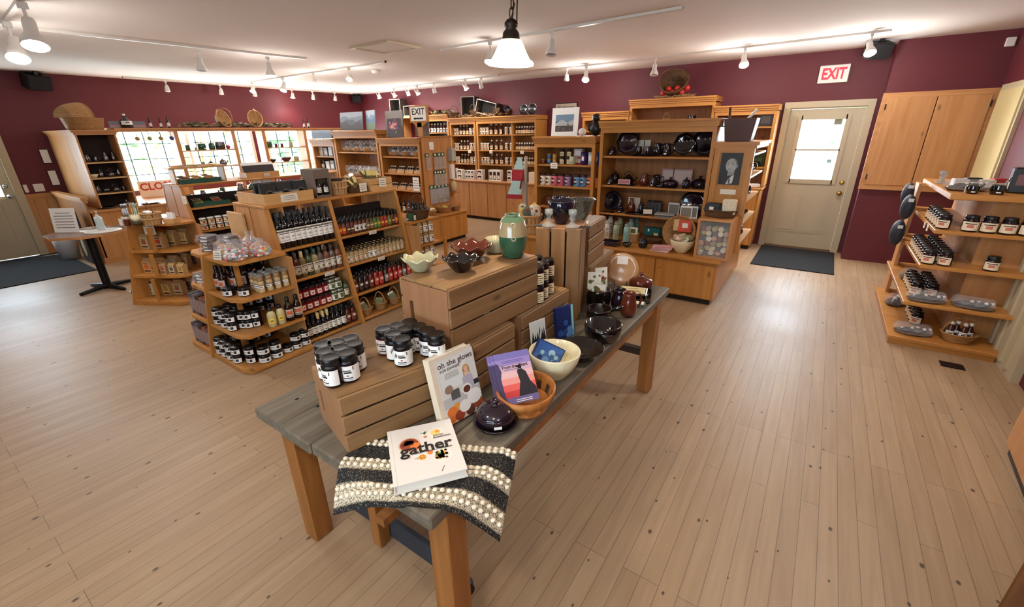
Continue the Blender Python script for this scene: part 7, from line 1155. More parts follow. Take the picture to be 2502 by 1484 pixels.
# utensil packs on the end panel
UT = mat('utensil_wood', (206, 160, 104), .6); UG = mat('header_green', (60, 92, 60), .6); PACKF = mat('pack_film', (226, 230, 236), .12, alpha=.28, spec=.8); UC = mat('utensil_clear', (190, 200, 210), .2, alpha=.6)
xp = -5.359
tag(MB().box(xp + .001, xp + .012, 5.40, 5.50, 1.51, 1.63, PAPERW).obj('notice_card'), 'blank white notice card at the top of the utensil panel', 'notice')
for r, (z, ys__, hh, m) in enumerate(((1.46, (5.34, 5.52, 5.62, 5.70), .24, UT), (1.18, (5.50, 5.56, 5.62, 5.70), .22, UT), (.95, (5.38, 5.47, 5.56, 5.65, 5.74), .28, UC))):
    for i, y in enumerate(ys__):
        t = empty('utensil_pack', f'carded pack of {"wooden" if m is UT else "clear"} utensils, {ORD[i]} from left, {("top", "middle", "bottom")[r]} row of the end panel', 'utensil pack', (xp + .004, y, z), group='utensil packs on the end panel'); part('header_card', MB().box(0, .004, -.045, .045, -.06, .0, UG).box(.004, .005, -.018, .018, -.045, -.015, PAPERW).mesh('header_card'), t); u = MB()
        for k in range(3): u.tube([(.01, -.025 + .025 * k, -.06), (.012, -.03 + .03 * k, -hh)], .006, m, 6).ball(.012, (.012, -.03 + .03 * k, -hh), m, 8, 6, (.5, 1, 1.5))
        part('utensils', u.mesh('utensils'), t); part('film', MB().box(.005, .03, -.045, .045, -hh - .02, -.06, PACKF).mesh('film'), t); part('hook', MB().tube([(-.004, 0, -.01), (.05, 0, -.01)], .003, STEEL, 5).mesh('hook'), t)
tag(MB().box(xp + .001, xp + .09, 5.84, 5.94, 1.32, 1.52, mat('print_grey', (176, 176, 168), .6)).obj('tea_towel_pack', loc=(0, 0, 0)), 'grey printed pack hanging at the right edge of the utensil panel, upper', 'pack'); tag(MB().box(xp + .001, xp + .06, 5.84, 5.94, 1.02, 1.26, PAPERW).box(xp + .001, xp + .062, 5.925, 5.945, 1.02, 1.26, REDINK).obj('print_card'), 'white and red printed card at the right edge of the utensil panel', 'card'); tag(MB().lathe([(0, 0), (.05, 0), (.055, .12), (.03, .17), (0, .18)], mat('pasta_bag', (206, 186, 140), .4), 14).obj('pasta_bag', loc=(-5.29, 5.86, .81)), 'bag of pasta on a small ledge at the right of the utensil panel', 'bag'); tag(MB().box(-5.358, -5.20, 5.80, 5.94, .785, .808, PDX).obj('small_ledge'), 'small pine ledge low on the utensil panel', 'ledge')
for i, (y, k, s_, d) in enumerate(((5.17, 'round_basket', 1.0, 'round wicker basket of shells'), (5.52, 'bread_basket', 1.05, 'tall-handled wicker basket'), (5.80, 'round_basket', .85, 'pale wicker basket'))):
    place(k, 'wicker_basket', (-5.22, y, .496), f'{d} on the end of the orange bench, {ORD[i]} from left', 'basket', rz=1.2, s=s_)
b = MB(); random.seed(4); [b.ball(.022, (rr(-.06, .06), rr(-.06, .06), .08 + rr(0, .03)), mat('shell_cream', (222, 202, 172), .5), 8, 6, (1, 1, .6)) for i in range(22)]; tag(tag(b.obj('shells', loc=(-5.22, 5.17, .50)), 'cream shells heaped in the round wicker basket on the orange bench', 'shells'), kind='stuff')
tag(MB().ball(.05, (0, 0, .09), mat('yellow_towel', (200, 180, 90), .7), 12, 8, (1.2, .9, .6)).obj('folded_towel', loc=(-5.22, 5.52, .50)), 'yellowish bundle inside the tall-handled basket on the orange bench', 'bundle')
# ================================================================ syrup wall
def srow(kind, name, x0, x1, n, y, z, fmt, cat, group, s=1, layers=1, lh=.07):
    for k in range(layers):
        for i in range(n): place(kind, name, (x0 + (x1 - x0) * (i / max(1, n - 1)), y, z + .001 + lh * k), fmt.format(o=ORD[i], l=('lower', 'upper')[k]), cat, group, s=s, rz=rr(-.2, .2))
for zi, sh in enumerate(('third', 'second', 'top')):
    z = DZ[zi]; g = 'syrup goods on the wall shelves'
    srow('honey_jar', 'honey_jar', -6.79, -6.72, 2, 7.68, z, 'white-lidded jar, {o} from left, {l} layer, ' + sh + ' shelf of the narrow syrup unit', 'jar', g, layers=2); srow('syrup', 'syrup_bottle', -6.62, -6.44, 3, 7.68, z, 'syrup bottle with cream label, {o} from left, ' + sh + ' shelf of the narrow unit', 'bottle', g); srow('honey_jar', 'honey_jar', -6.35, -6.25, 2, 7.68, z, 'white-lidded jar right of the bottles, {o} one, {l} layer, ' + sh + ' narrow shelf', 'jar', g, layers=2)
    srow('honey_jar', 'honey_jar', -6.06, -5.90, 3, 7.68, z, 'white-lidded jar, {o} from left, {l} layer, ' + sh + ' shelf of the wide unit', 'jar', g, layers=2); srow('syrup', 'syrup_bottle', -5.80, -5.55, 3, 7.68, z, 'tall syrup bottle, {o} from left, ' + sh + ' shelf, left bay of wide unit', 'bottle', g, s=1.05)
    srow('honey_jar', 'honey_jar', -5.42, -5.30, 2, 7.68, z, 'white-lidded jar at right of left bay, {o} one, {l} layer, ' + sh + ' wide shelf', 'jar', g, layers=2); srow('syrup_small', 'syrup_bottle', -5.17, -4.74, 8, 7.68, z, 'small orange-labelled syrup bottle, {o} from left, ' + sh + ' shelf, right bay of wide unit', 'bottle', g, s=1.25)
    srow('white_bottle', 'syrup_bottle', -7.65, -7.0, 8, 7.68, (1.18, 1.50, 1.78)[zi], 'white-labelled bottle, {o} from left, ' + sh + ' shelf of the grey-backed corner unit', 'bottle', g, s=1.2)
for x, z, lb in ((-6.32, 1.41, 'second shelf of the narrow syrup unit'), (-5.75, 1.41, 'second shelf, left bay of the wide unit'), (-4.98, 1.41, 'second shelf, right bay of the wide unit'), (-5.10, 1.13, 'third shelf, right bay, left one'), (-4.96, 1.13, 'third shelf, right bay, right one')): ticket((x, 7.575, z - .02), .08, .06, f'white ticket on the {lb}')
WB = mat('white_card_box', (226, 220, 208), .6)
def winbox(x, w_, h, n, label, r=1):
    t = empty('window_box', label, 'box', (x, 7.55, .821), group='boxed syrups on the counter'); b = MB(); b.box(-w_ / 2, w_ / 2, -.05, .05, 0, h, WB); part('carton', b.mesh('carton'), t); b = MB()
    for k in range(r):
        for i in range(n): q = w_ / n; x0 = -w_ / 2 + q * i + q * .15; zz = h * k / r; b.box(x0, x0 + q * .7, -.0505, -.05, zz + h * .12 / r, zz + h * .82 / r, mat('window_dark', (66, 40, 32), .2)); b.box(x0 + q * .12, x0 + q * .58, -.0512, -.0505, zz + h * .2 / r, zz + h * .5 / r, mat('gift_label', (232, 222, 206), .6))
    part('display_window', b.mesh('display_window'), t)
for i, (x, w_, h, n, r) in enumerate(((-7.22, .14, .20, 1, 2), (-6.76, .14, .22, 1, 2), (-6.58, .14, .20, 1, 2), (-6.30, .24, .19, 3, 2), (-6.02, .15, .21, 1, 2), (-5.62, .30, .22, 3, 1), (-5.20, .20, .22, 2, 2), (-4.98, .15, .20, 1, 2))): winbox(x, w_, h, n, f'white window box of syrups, {ORD[i]} from left on the long counter', r)
for k in range(6): tag(MB().chamfer(-.19, .19, -.08, .08, 0, .033, mat('slat_box', (222, 206, 178), .6), .003).obj('flat_box', loc=(-4.58, 7.56, .821 + .034 * k)), f'flat pale box, {ORD[k]} from bottom, stacked at the right end of the counter', 'box', 'flat boxes stacked on the counter')
# on top of the syrup shelves
OLD = wood('weathered_crate', (78, 66, 58), (44, 36, 32), 0, rough=.7)
def old_crate(loc, w_, h, d, rot, label):
    t = empty('old_crate', label, 'crate', loc); t.rotation_euler = rot; b = MB(); e = MB()
    for s_ in (-1, 1): b.box(s_ * w_ / 2 - (.015 if s_ > 0 else 0), s_ * w_ / 2 + (.015 if s_ < 0 else 0), -d / 2, d / 2, 0, h, OLD)
    b.box(-w_ / 2, w_ / 2, -d / 2, d / 2, 0, .015, OLD).box(-w_ / 2, w_ / 2, -d / 2, d / 2, h - .015, h, OLD).box(-w_ / 2, w_ / 2, d / 2 - .012, d / 2, 0, h, mat('crate_inside', (30, 25, 23), .8)); part('boards', b.mesh('boards'), t)
    for q in ((-w_ / 2, w_ / 2, 0, .015), (-w_ / 2, w_ / 2, h - .015, h), (-w_ / 2, -w_ / 2 + .015, .015, h - .015), (w_ / 2 - .015, w_ / 2, .015, h - .015)): e.box(q[0], q[1], -d / 2 - .004, -d / 2, q[2], q[3], mat('worn_edge', (150, 140, 130), .7))
    part('worn_edges', e.mesh('worn_edges'), t)
old_crate((-6.42, 7.78, 2.062), .30, .40, .26, (0, 0, .3), 'dark old crate standing upright above the syrup shelves'); old_crate((-5.95, 7.76, 2.10), .46, .26, .26, (0, R(14), .15), 'dark old crate tilted to the right above the syrup shelves'); old_crate((-8.62, 7.78, 2.142), .30, .38, .26, (0, 0, .2), 'dark old crate in the far left corner above the shelves'); old_crate((-8.10, 7.76, 2.142), .40, .22, .24, (0, 0, 0), 'low dark crate right of the corner crate above the shelves')
tag(MB().box(-8.95, -7.6, 7.64, 7.985, 2.10, 2.14, PX).box(-8.95, -8.92, 7.64, 7.985, 1.0, 2.10, PZ).box(-8.5, -8.47, 7.64, 7.985, 1.0, 2.10, PZ).obj('corner_shelf_top'), 'pine shelf top in the far corner carrying the old crates', 'shelf')
garland(-7.55, 7.76, -6.95, 7.76, 2.145, 'leafy garland on the corner shelf unit right of the wooden EXIT sign', 150, .08, 5)
for i, (x, k, s_, rx) in enumerate(((-6.78, 'dark_basket', 1.2, 0), (-6.20, 'dark_basket', 1.0, .3), (-5.62, 'dark_basket', .8, .8))): place(k, 'twig_basket', (x, 7.66, 2.066 + .05 * (rx > 0)), f'dark twig basket, {ORD[i]} from left among the crates above the syrup shelves', 'basket', rx=rx, s=s_)
random.seed(12); mb = MB(); [mb.tube([(rr(-.7, .45), rr(-.09, .06), rr(0, .02)), (rr(-.7, .45), rr(-.09, .06), rr(.03, .10))], .0035, mat('straw', (186, 150, 100), .8), 4) for i in range(90)] if False else None
for i in range(150): x = rr(-.75, .5); y = rr(-.10, .02); a = rr(0, 6.28); mb.tube([(x, y, rr(.004, .05)), (x + .07 * cos(a), y + .05 * sin(a), rr(.004, .08))], .003, mat('straw', (186, 150, 100), .8), 4)
tag(tag(mb.obj('straw', loc=(-6.0, 7.68, 2.064)), 'loose straw and dried stalks around the crates above the syrup shelves', 'straw'), kind='stuff')
for i, (x, rx, s_, d) in enumerate(((-5.42, .9, 1.0, 'small tin pail lying on its side'), (-5.02, 1.2, 1.15, 'tin bowl tipped toward the room'), (-4.82, 1.25, 1.25, 'silver bowl tipped at the right end'))): place('crock_pewter' if i == 0 else 'bowl_pewter', 'tin_bowl', (x, 7.75, 2.14), f'{d} above the syrup shelves', 'pail' if i == 0 else 'bowl', rx=rx, ry=.5 if i == 0 else 0, s=s_)
# ================================================================ chai hutch
YE = 5.24
def ex(u): return ay(u, 400, YE).x
for i, (u, k, hgt) in enumerate(((1327, 'small', 1), (1342, 'blue', 2), (1355, 'gold', 2))):
    for j in range(hgt): tag(MB().lathe([(0, 0), (.026, 0), (.026, .052), (0, .052)], mat('jarlet_' + k, {'small': (120, 60, 50), 'blue': (60, 110, 170), 'gold': (196, 150, 70)}[k], .4), 14).lathe([(0, .052), (.027, .052), (.027, .062), (0, .062)], mat('jarlet_lid', (190, 150, 70), .4), 14).obj('spice_tin', loc=(ex(u), YE, EZ[2] + .001 + .063 * j)), f'small {"red-brown" if k == "small" else k} tin, {"upper" if j else "lower"} one of its stack, top chai hutch shelf', 'tin', 'small tins on the chai hutch')
for i, u in enumerate((1372, 1389)):
    for j in range(2): place('jam_small', 'jam_jar', (ex(u) + .01, YE, EZ[2] + .001 + .093 * j), f'cream-labelled black-lidded jar, {"upper" if j else "lower"} of {"left" if not i else "right"} stack, top chai hutch shelf', 'jar', 'black-lidded jars on the chai hutch', s=.95)
for z, c, lb in ((.001, (196, 80, 70), 'red patterned mug box at the bottom of two, top chai hutch shelf'), (.096, (206, 196, 190), 'penguin-print mug box on top of the red one, top chai hutch shelf')): tag(MB().chamfer(-.055, .055, -.04, .04, 0, .094, mat('mugbox_' + str(z), c, .5), .003).box(-.04, .04, -.0406, -.04, .02, .07, PAPERW).obj('mug_box', loc=(ex(1409), YE + .06, EZ[2] + z)), lb, 'box')
place('mug_celadon', 'mug', (ex(1402), YE - .04, EZ[2] + .001), 'pale mug with a white animal in front of the mug boxes', 'mug', s=1.0)
for u, c, lb in ((1427, (60, 40, 100), 'dark purple tin at the right of the top chai hutch shelf'), (1445, (206, 204, 206), 'white tin between the purple and blue tins'), (1459, (30, 44, 110), 'dark blue tin at the far right of the top chai hutch shelf')): tag(MB().lathe([(0, 0), (.043, 0), (.043, .15), (0, .15)], mat('tall_tin_' + str(u), c, .35), 20).box(-.015, .015, -.0445, -.04, .05, .1, PAPERW).obj('tea_tin', loc=(ex(u), YE, EZ[2] + .001)), lb, 'tin')
for i, (u, k) in enumerate(((1327, 'cream'), (1342, 'ivory'), (1356, 'pink'), (1372, 'rose'), (1389, 'lilac'), (1412, 'blue'), (1428, 'sky'), (1444, 'orange'), (1459, 'amber'))): place('chai_' + k, 'chai_tin', (ex(u), YE, EZ[1] + .001), f'{k} chai tin with round maroon badge, {ORD[i]} from left in the row of nine', 'tin', 'chai tins', rz=-.32, s=1.0)
for i, (u, k, s_, d) in enumerate(((1342, 'crock_brown', 1.0, 'glass jar of brown sweets'), (1378, 'crock_navy', 1.05, 'dark navy crock'), (1445, 'bowl_pewter', 1.0, 'stack of grey-green bowls'))): place(k, 'crock', (ex(u), YE + .02, EZ[0] + .001), f'{d} on the low shelf of the chai hutch', 'crock', s=s_)
for i in range(3): tag(MB().box(-.015, .015, -.06, .06, 0, .19, mat(f'bookspine_{i}', ((60, 40, 56), (44, 50, 60), (90, 70, 60))[i], .6)).obj('book', loc=(ex(1320) + .05 + .035 * i, YE, .501)), f'dark book standing at the bottom left of the chai hutch, {ORD[i]} from left', 'book')
ticket((ex(1365), 5.118, EZ[2] - .012), .10, .07, 'white ticket on the top shelf of the chai hutch')
flat('framed_picture', 'white-matted landscape picture standing on top of the chai hutch', 'picture', .37, .33, .015, PAPERW, frame3((-3.0, 5.26, 1.702), (1, 0, 0), (0, .10, 1)), lambda d, t: (d.box(.055, .31, .05, .25, t, t + .0006, mat('pic_dark', (66, 62, 64), .6)), d.box(.055, .31, .17, .25, t + .0006, t + .0009, mat('pic_sky', (110, 136, 160), .6)), d.add([(.055, .15, t + .001), (.15, .19, t + .001), (.22, .16, t + .001), (.31, .185, t + .001), (.31, .12, t + .001), (.055, .12, t + .001)], [tuple(range(6))], mat('pic_light', (170, 176, 176), .6)), [disc(d, rr(.07, .30), rr(.07, .14), .012, t + .0012 + .0001 * i, mat('pic_rust', (120, 84, 66), .6), 8) for i in range(10)]))
b = MB(); b.ball(.075, (0, 0, .085), BLACK, 16, 12, (1, .9, 1.15)).ball(.05, (0, 0, .205), BLACK, 14, 10); o = b.obj('plush_bird', loc=(-2.42, 5.33, 1.70)); part('face_patch', MB().ball(.03, (-.03, -.03, .20), PAPERW, 10, 8, (.6, .5, .9)).mesh('face_patch'), o); part('wing', MB().ball(.05, (-.075, -.01, .10), BLACK, 10, 8, (.3, .6, 1.1)).mesh('wing'), o); tag(o, 'black plush penguin toy on top of the chai hutch', 'toy'); tag(MB().ball(.05, (0, 0, .045), PAPERW, 14, 10, (1, .9, .95)).obj('plush_bird', loc=(-2.60, 5.33, 1.70)), 'white round plush toy left of the black penguin', 'toy')
o = place('half_bushel', 'bushel_basket', (-3.09, 4.87, .501), 'pale splint bushel basket of printed oven mitts on the orange bench', 'basket', s=1.25); random.seed(6)
for i in range(9): a = i * .7; o = MB().ball(.055, (0, 0, 0), mat(f'mitt_{i % 4}', ((224, 216, 196), (190, 182, 160), (206, 170, 90), (96, 110, 96))[i % 4], .85), 12, 8, (1, .35, 1.4)).obj('oven_mitt', loc=(-3.09 + .10 * cos(a), 4.87 + .10 * sin(a), .77 + .02 * (i % 3)), rotz=rr(-.8, .8)); part('printed_patch', MB().ball(.02, (.01, -.018, .03), FOODS[i % 7], 8, 6, (1, .3, 1)).mesh('printed_patch'), o); tag(o, f'printed oven mitt, {ORD[i]} around the rim of the bushel basket', 'oven mitt', 'oven mitts in the bushel basket')
t = empty('driftwood_stand', 'grey driftwood post holding the apron left of the chai hutch', 'stand', (-3.27, 5.04, .5)); part('post', MB().tube([(0, 0, 0), (.01, 0, .3), (-.01, .02, .6), (.01, .01, .96)], [.035, .028, .03, .02], mat('driftwood', (150, 134, 116), .8), 8).mesh('post'), t)
AP = mat('apron_teal', (150, 176, 170), .8); nt = NT(AP); v_ = nt.n('TexVoronoi'); v_.inputs['Scale'].default_value = 34; nt.l(nt.ramp(v_.outputs['Distance'], (.18, srgb(70, 52, 56)), (.26, srgb(168, 196, 190))), nt.p.inputs['Base Color'])
def strip(mb, pts, m, th=.012):
    vs = [Vector(p) for p in pts]; n = len(vs); mb.add(vs + [v + Vector((0, th, 0)) for v in vs], [tuple(range(n)), tuple(range(2 * n - 1, n - 1, -1))] + [(i, (i + 1) % n, n + (i + 1) % n, n + i) for i in range(n)], m)
b = MB(); strip(b, ((-.02, 0, .50), (.03, 0, .50), (.05, .01, .34), (-.10, -.01, .34)), AP); strip(b, ((-.105, -.02, .20), (.05, 0, .20), (.03, 0, .02), (-.18, -.03, .02)), AP); o = b.obj('apron', loc=(-3.33, 5.0, .95)); rd = MB(); strip(rd, ((-.11, -.012, .345), (.055, .008, .345), (.06, 0, .20), (-.115, -.02, .20)), mat('apron_red', (150, 34, 42), .8), .014); strip(rd, ((-.185, -.03, .03), (.03, 0, .03), (.025, 0, -.04), (-.20, -.035, -.04)), mat('apron_red', (150, 34, 42), .8), .014); rd.tube([(.03, -.012, .3), (.05, -.02, .24), (.02, -.02, .1)], .012, mat('apron_red', (150, 34, 42), .8), 6); part('red_trim', rd.mesh('red_trim'), o); tag(o, 'teal patterned apron with red bands hanging on the driftwood post', 'apron')
# ================================================================ dark pottery hutch
YF = 5.28
def fx(u, z): return ay(u, 430, YF).x
def F(u, z, kind, d, s=1.0, dy=0, name=None, **k): return place(kind, name or kind.split('_')[0], (ay(u, 430, YF + dy).x, YF + dy, z + .001 + k.pop('lift', 0)), d, kind.split('_')[0].replace('octplate', 'plate').replace('crock', 'pot'), s=s, **k)
za, zb, zc = FZ[2], FZ[1], FZ[0]
F(1491, za, 'canister_plum', 'small plum lidded canister at the left end of the top pottery shelf', .75); F(1528, za, 'octplate_plum', 'large octagonal plum plate standing on the top pottery shelf', .96, .09, rx=R(80), lift=.142); F(1570, za, 'tray_black', 'long dark tray under mugs on the top pottery shelf', .8, -.04); F(1556, za, 'mug_black', 'dark mug on the tray, left one, top pottery shelf', .8, -.04, rz=2, lift=.024); F(1577, za, 'mug_plum', 'dark mug on the tray, right one, top pottery shelf', .8, -.04, lift=.024); F(1599, za, 'jug_navy', 'dark jug left of the octagonal bowl, top pottery shelf', 1.0); F(1622, za, 'jug_plum', 'dark plum jug beside the octagonal bowl, top pottery shelf', .98, .03); F(1664, za, 'octplate_black', 'glossy octagonal bowl standing upright, top pottery shelf', .85, .05, rx=R(78), lift=.125); F(1712, za, 'plate_navy', 'large dark platter standing at the right of the top pottery shelf', 1.0, .12, rx=R(80), lift=.143, rz=-.1); F(1740, za, 'crock_navy', 'dark crock partly behind the right upright, top pottery shelf', .8, -.03)
for i, u in enumerate((1562, 1578)): tag(MB().box(-.035, .035, -.002, 0, 0, .07, PAPER).obj('card', loc=(fx(u, 0), YF + .12, za + .115 + .01 * i)), f'pale card propped behind the mugs, {"left" if not i else "right"} one, top pottery shelf', 'card') if False else tag(MB().box(-.035, .035, .19, .192, 0, .17, PAPER).obj('card', loc=(ay(u, 400, YF + .19).x, YF, za + .001)), f'tall pale card standing behind the mugs, {"left" if not i else "right"} one, top pottery shelf', 'card')
F(1503, zb, 'canister_black', 'big dark canister at the back left, middle pottery shelf', 1.0, .1); F(1492, zb, 'canister_plum', 'grey-brown lidded canister in front at left, middle pottery shelf', .72, -.04); F(1536, zb, 'teapot_black', 'glossy dark teapot on the middle pottery shelf', .95, .06); F(1533, zb, 'tray_plum', 'dark tray with a floral card in front of the teapot', .6, -.05); tag(MB().box(-.075, .075, -.002, .002, 0, .055, mat('floral_card', (206, 170, 166), .6)).box(-.065, .065, -.003, -.002, .01, .045, mat('floral_pink', (190, 120, 124), .6)).obj('floral_card', loc=(fx(1530, 0), YF - .055, zb + .015)), 'pink floral card in front of the teapot', 'card'); F(1575, zb, 'jug_brown', 'tall dark red-brown jug on the middle pottery shelf', 1.0, 0, rz=0); F(1597, zb, 'jug_plum', 'plum jug right of the red-brown jug, middle pottery shelf', .75, -.03); F(1605, zb, 'mug_black', 'tall dark mug behind the plum jug', 1.2, .12); F(1640, zb, 'casserole_plum', 'plum casserole in the centre of the middle pottery shelf', .85, .03); F(1632, zb, 'tray_black', 'flat black tray at the front of the middle pottery shelf', .72, -.06); F(1679, zb, 'canister_navy', 'navy lidded sugar pot right of centre, middle pottery shelf', .78, -.04); F(1712, zb, 'casserole_navy', 'large lidded dark pot at the right of the middle pottery shelf', 1.0, .08, )
for i, (u, w_) in enumerate(((1632, .14), (1668, .22))): tag(MB().box(-w_ / 2, w_ / 2, .19, .22, 0, .19, mat('floral_box', (176, 140, 138), .6)).box(-w_ / 2 + .01, w_ / 2 - .01, .1895, .19, .02, .17, mat('floral_pale', (206, 186, 180), .6)).obj('floral_box', loc=(ay(u, 430, YF + .2).x, YF, zb + .001)), f'pale floral box behind the casserole, {"left" if not i else "right"} one, middle pottery shelf', 'box')
F(1502, zc, 'plate_navy', 'round navy plate standing at the left of the low pottery shelf', .85, .08, rx=R(76), lift=.12); tag(MB().box(-.075, .075, .14, .145, 0, .17, PAPER).obj('print_card', loc=(fx(1545, 0), YF, zc + .001)), 'white printed card standing behind the brown vase, low pottery shelf', 'card'); F(1549, zc, 'vase_brown', 'dark bottle-necked vase on the low pottery shelf', .95, .05); F(1522, zc, 'crock_navy', 'small navy crock left of the bottle-necked vase', .6, -.02); F(1573, zc, 'jug_navy', 'small navy jug on the dark tray, low pottery shelf', .72, -.05, lift=.024); F(1565, zc, 'tray_black', 'dark tray under the navy jug, low pottery shelf', .8, -.05)
for i, u in enumerate((1484, 1500)): F(u, zc, 'plate_navy', f'small grey coaster dish, {"left" if not i else "right"} one at the front of the low pottery shelf', .3, -.09)
for i in range(4): tag(MB().chamfer(-.022, .022, -.07, .07, 0, .15, mat('dark_case', (34, 28, 32), .4), .004).obj('dark_case', loc=(fx(1588 + 9 * i, 0), YF + .08, zc + .001), rotz=.2), f'dark upright case, {ORD[i]} from left behind the soap bars', 'case', 'dark cases on the low pottery shelf')
for i in range(2): tag(MB().chamfer(-.05, .05, -.03, .03, 0, .025, PAPER, .004).box(-.04, .04, -.02, .02, .025, .0256, INKG).obj('soap_bar', loc=(fx(1597, 0), YF - .09, zc + .025 + .026 * i), rotz=.35), f'{"upper" if i else "lower"} pale wrapped soap bar on the low pottery shelf', 'soap')
for i in range(3): tag(MB().box(-.11, .11, -.075, .075, 0, .013, mat(f'mag_{i}', ((130, 126, 124), (60, 56, 58), (170, 166, 160))[i], .5)).obj('magazine', loc=(fx(1640, 0), YF - .06, zc + .001 + .014 * i), rotz=.05 * i), f'magazine, {ORD[i]} from the bottom of the stack on the low pottery shelf', 'magazine')
F(1702, zc, 'plate_navy', 'huge dark platter standing at the right of the low pottery shelf', 1.02, .12, rx=R(80), lift=.146)
for i, (u, dy, tl) in enumerate(((1656, .12, 0), (1688, -.06, .25), (1702, -.04, .25))): tag(MB().box(-.065, .065, -.006, .006, 0, .14, PAPERW).box(-.055, .055, -.0066, -.006, .02, .12, mat('print_birds', (130, 126, 116), .6)).obj('print_book', loc=(ay(u, 430, YF + dy).x, YF + dy, zc + .003)), ('printed white card left of the huge platter', 'bird-printed white book propped in front of the huge platter, left', 'bird-printed white book propped in front of the huge platter, right')[i], 'book')
# bench level
def B(u, v, d=.0): p = az(u, v, .5); p = away(p, d); p.z = .501; return p
for i, (u, v, k) in enumerate(((1481, 585, 'white'), (1504, 588, 'sage'), (1529, 594, 'mint'), (1490, 570, 'white'), (1513, 574, 'sage'), (1540, 578, 'mint'), (1553, 570, 'mint'))): place('flask_' + k, 'drinks_flask', B(u, v, .035), f'{k} printed flask, {ORD[i] if i < 3 else ORD[i - 3]} from left in the {"front" if i < 3 else "back"} row on the orange bench', 'flask', 'drinks flasks on the bench', rz=-.3, s=1.12)
place('tray_plum', 'baking_dish', B(1488, 602, .08), 'rectangular plum baking dish in front of the flasks', 'dish', s=(.75, .9, 2.0)); place('bowl_black', 'small_bowl', B(1531, 606, .05), 'small black bowl on the bench front beside the plum dish', 'bowl', s=.62); place('canister_navy', 'sugar_pot', B(1570, 608, .05), 'round navy pot on the bench beside the folded cloths', 'pot', s=.85)
place('splint_small', 'chip_pot', B(1545, 592, .05), 'small chip pot with a printed card on the bench', 'basket', s=.85); tag(MB().box(-.055, .055, -.003, .003, .0, .09, PAPER).box(-.03, .03, -.0036, -.003, .02, .07, FOODS[3]).obj('print_card', loc=tuple(B(1545, 590, .05) + Vector((0, 0, .07)))), 'white printed card standing in the small chip pot', 'card')
tag(MB().chamfer(-.10, .10, -.03, .03, 0, .10, mat('teal_box', (30, 96, 100), .45), .004).box(.03, .08, -.0306, -.03, .01, .04, FOODS[2]).box(-.05, -.03, -.0306, -.03, .05, .08, PAPERW).obj('teal_gift_box', loc=tuple(B(1592, 590, .10) + Vector((0, 0, .05))), rotz=-.1), 'teal gift box standing in a dark dish on the bench', 'box'); place('tray_basket', 'dark_dish', B(1592, 598, .09), 'low dark dish under the teal gift box', 'dish', s=(1.0, .9, .9))
for i in range(4): tag(MB().chamfer(-.10, .10, -.05, .05, 0, .016, mat(f'cloth_{i % 2}', ((220, 196, 196), (206, 150, 156))[i % 2], .9), .004).obj('folded_cloth', loc=tuple(B(1612, 618, .07) + Vector((.01 * i, 0, .017 * i))), rotz=.15 * i), f'pink and white folded cloth, {ORD[i]} from the bottom of the fan on the bench', 'cloth', 'folded cloths on the bench')
p = B(1663, 622, .11); place('cream_bowl', 'mixing_bowl', p, 'cream bowl of rolled tea towels on the bench beside the display box', 'bowl', s=1.1); random.seed(9)
for i in range(8): a = i * .8; tag(MB().cyl(.024, -.06, .06, mat(f'towel_{i % 3}', ((222, 212, 190), (160, 166, 130), (206, 150, 130))[i % 3], .9), 10).obj('rolled_towel', loc=(p.x + .055 * cos(a), p.y + .055 * sin(a), p.z + .145 + .012 * (i % 2)), rotz=a), f'rolled tea towel, {ORD[i]} around the cream bowl on the bench', 'towel', 'rolled towels in the cream bowl'); 
for i in range(8): bpy.data.objects['rolled_towel' + (f'.{i:03d}' if i else '')].rotation_euler = (1.35, .2 * (i % 3), i * .8)
q = away(p, .20); place('round_basket', 'wide_basket', (q.x - .02, q.y, .68), 'wide shallow basket standing on edge behind the cream bowl', 'basket', rx=R(78), s=1.55)
for i in range(2): tag(MB().chamfer(-.07, .07, -.02, .02, 0, .13, mat(f'towel_pack_{i}', ((222, 190, 130), (206, 84, 66))[i], .8), .008).box(-.03, .03, -.0206, -.02, .05, .10, PAPER).obj('towel_pack', loc=(q.x - .03 + .06 * i, q.y - .06 - .03 * i, .70), rotz=.1 * i), f'{"red" if i else "yellow"} folded towel pack in the wide basket behind the cream bowl', 'towel')
# display cube with rolled socks, basket of towels above
t = empty('display_box', 'glass-fronted pine display box full of rolled socks on the bench end', 'display box', (-.80, 4.74, .501)); b = MB(); W2_ = .165; H2 = .385
for q in ((-W2_, -W2_ + .025, 0, H2), (W2_ - .025, W2_, 0, H2)): b.box(q[0], q[1], 0, .36, q[2], q[3], PZ)
b.box(-W2_, W2_, 0, .36, H2, H2 + .022, PX).box(-W2_ + .025, W2_ - .025, 0, .36, 0, .02, PX).box(-W2_ + .025, W2_ - .025, .34, .36, .02, H2, mat('dark_back_board', (44, 32, 28), .8)); part('case', b.mesh('case'), t); part('glass_front', MB().box(-W2_ + .025, W2_ - .025, .01, .014, .02, H2, GLASS).mesh('glass_front'), t); random.seed(15)
SOCK = [mat(f'sock_{k}', c, .9) for k, c in enumerate(((206, 192, 160), (150, 140, 120), (196, 150, 130), (90, 84, 84), (176, 160, 110), (130, 60, 60), (214, 206, 190)))]
b = MB(); c = 0
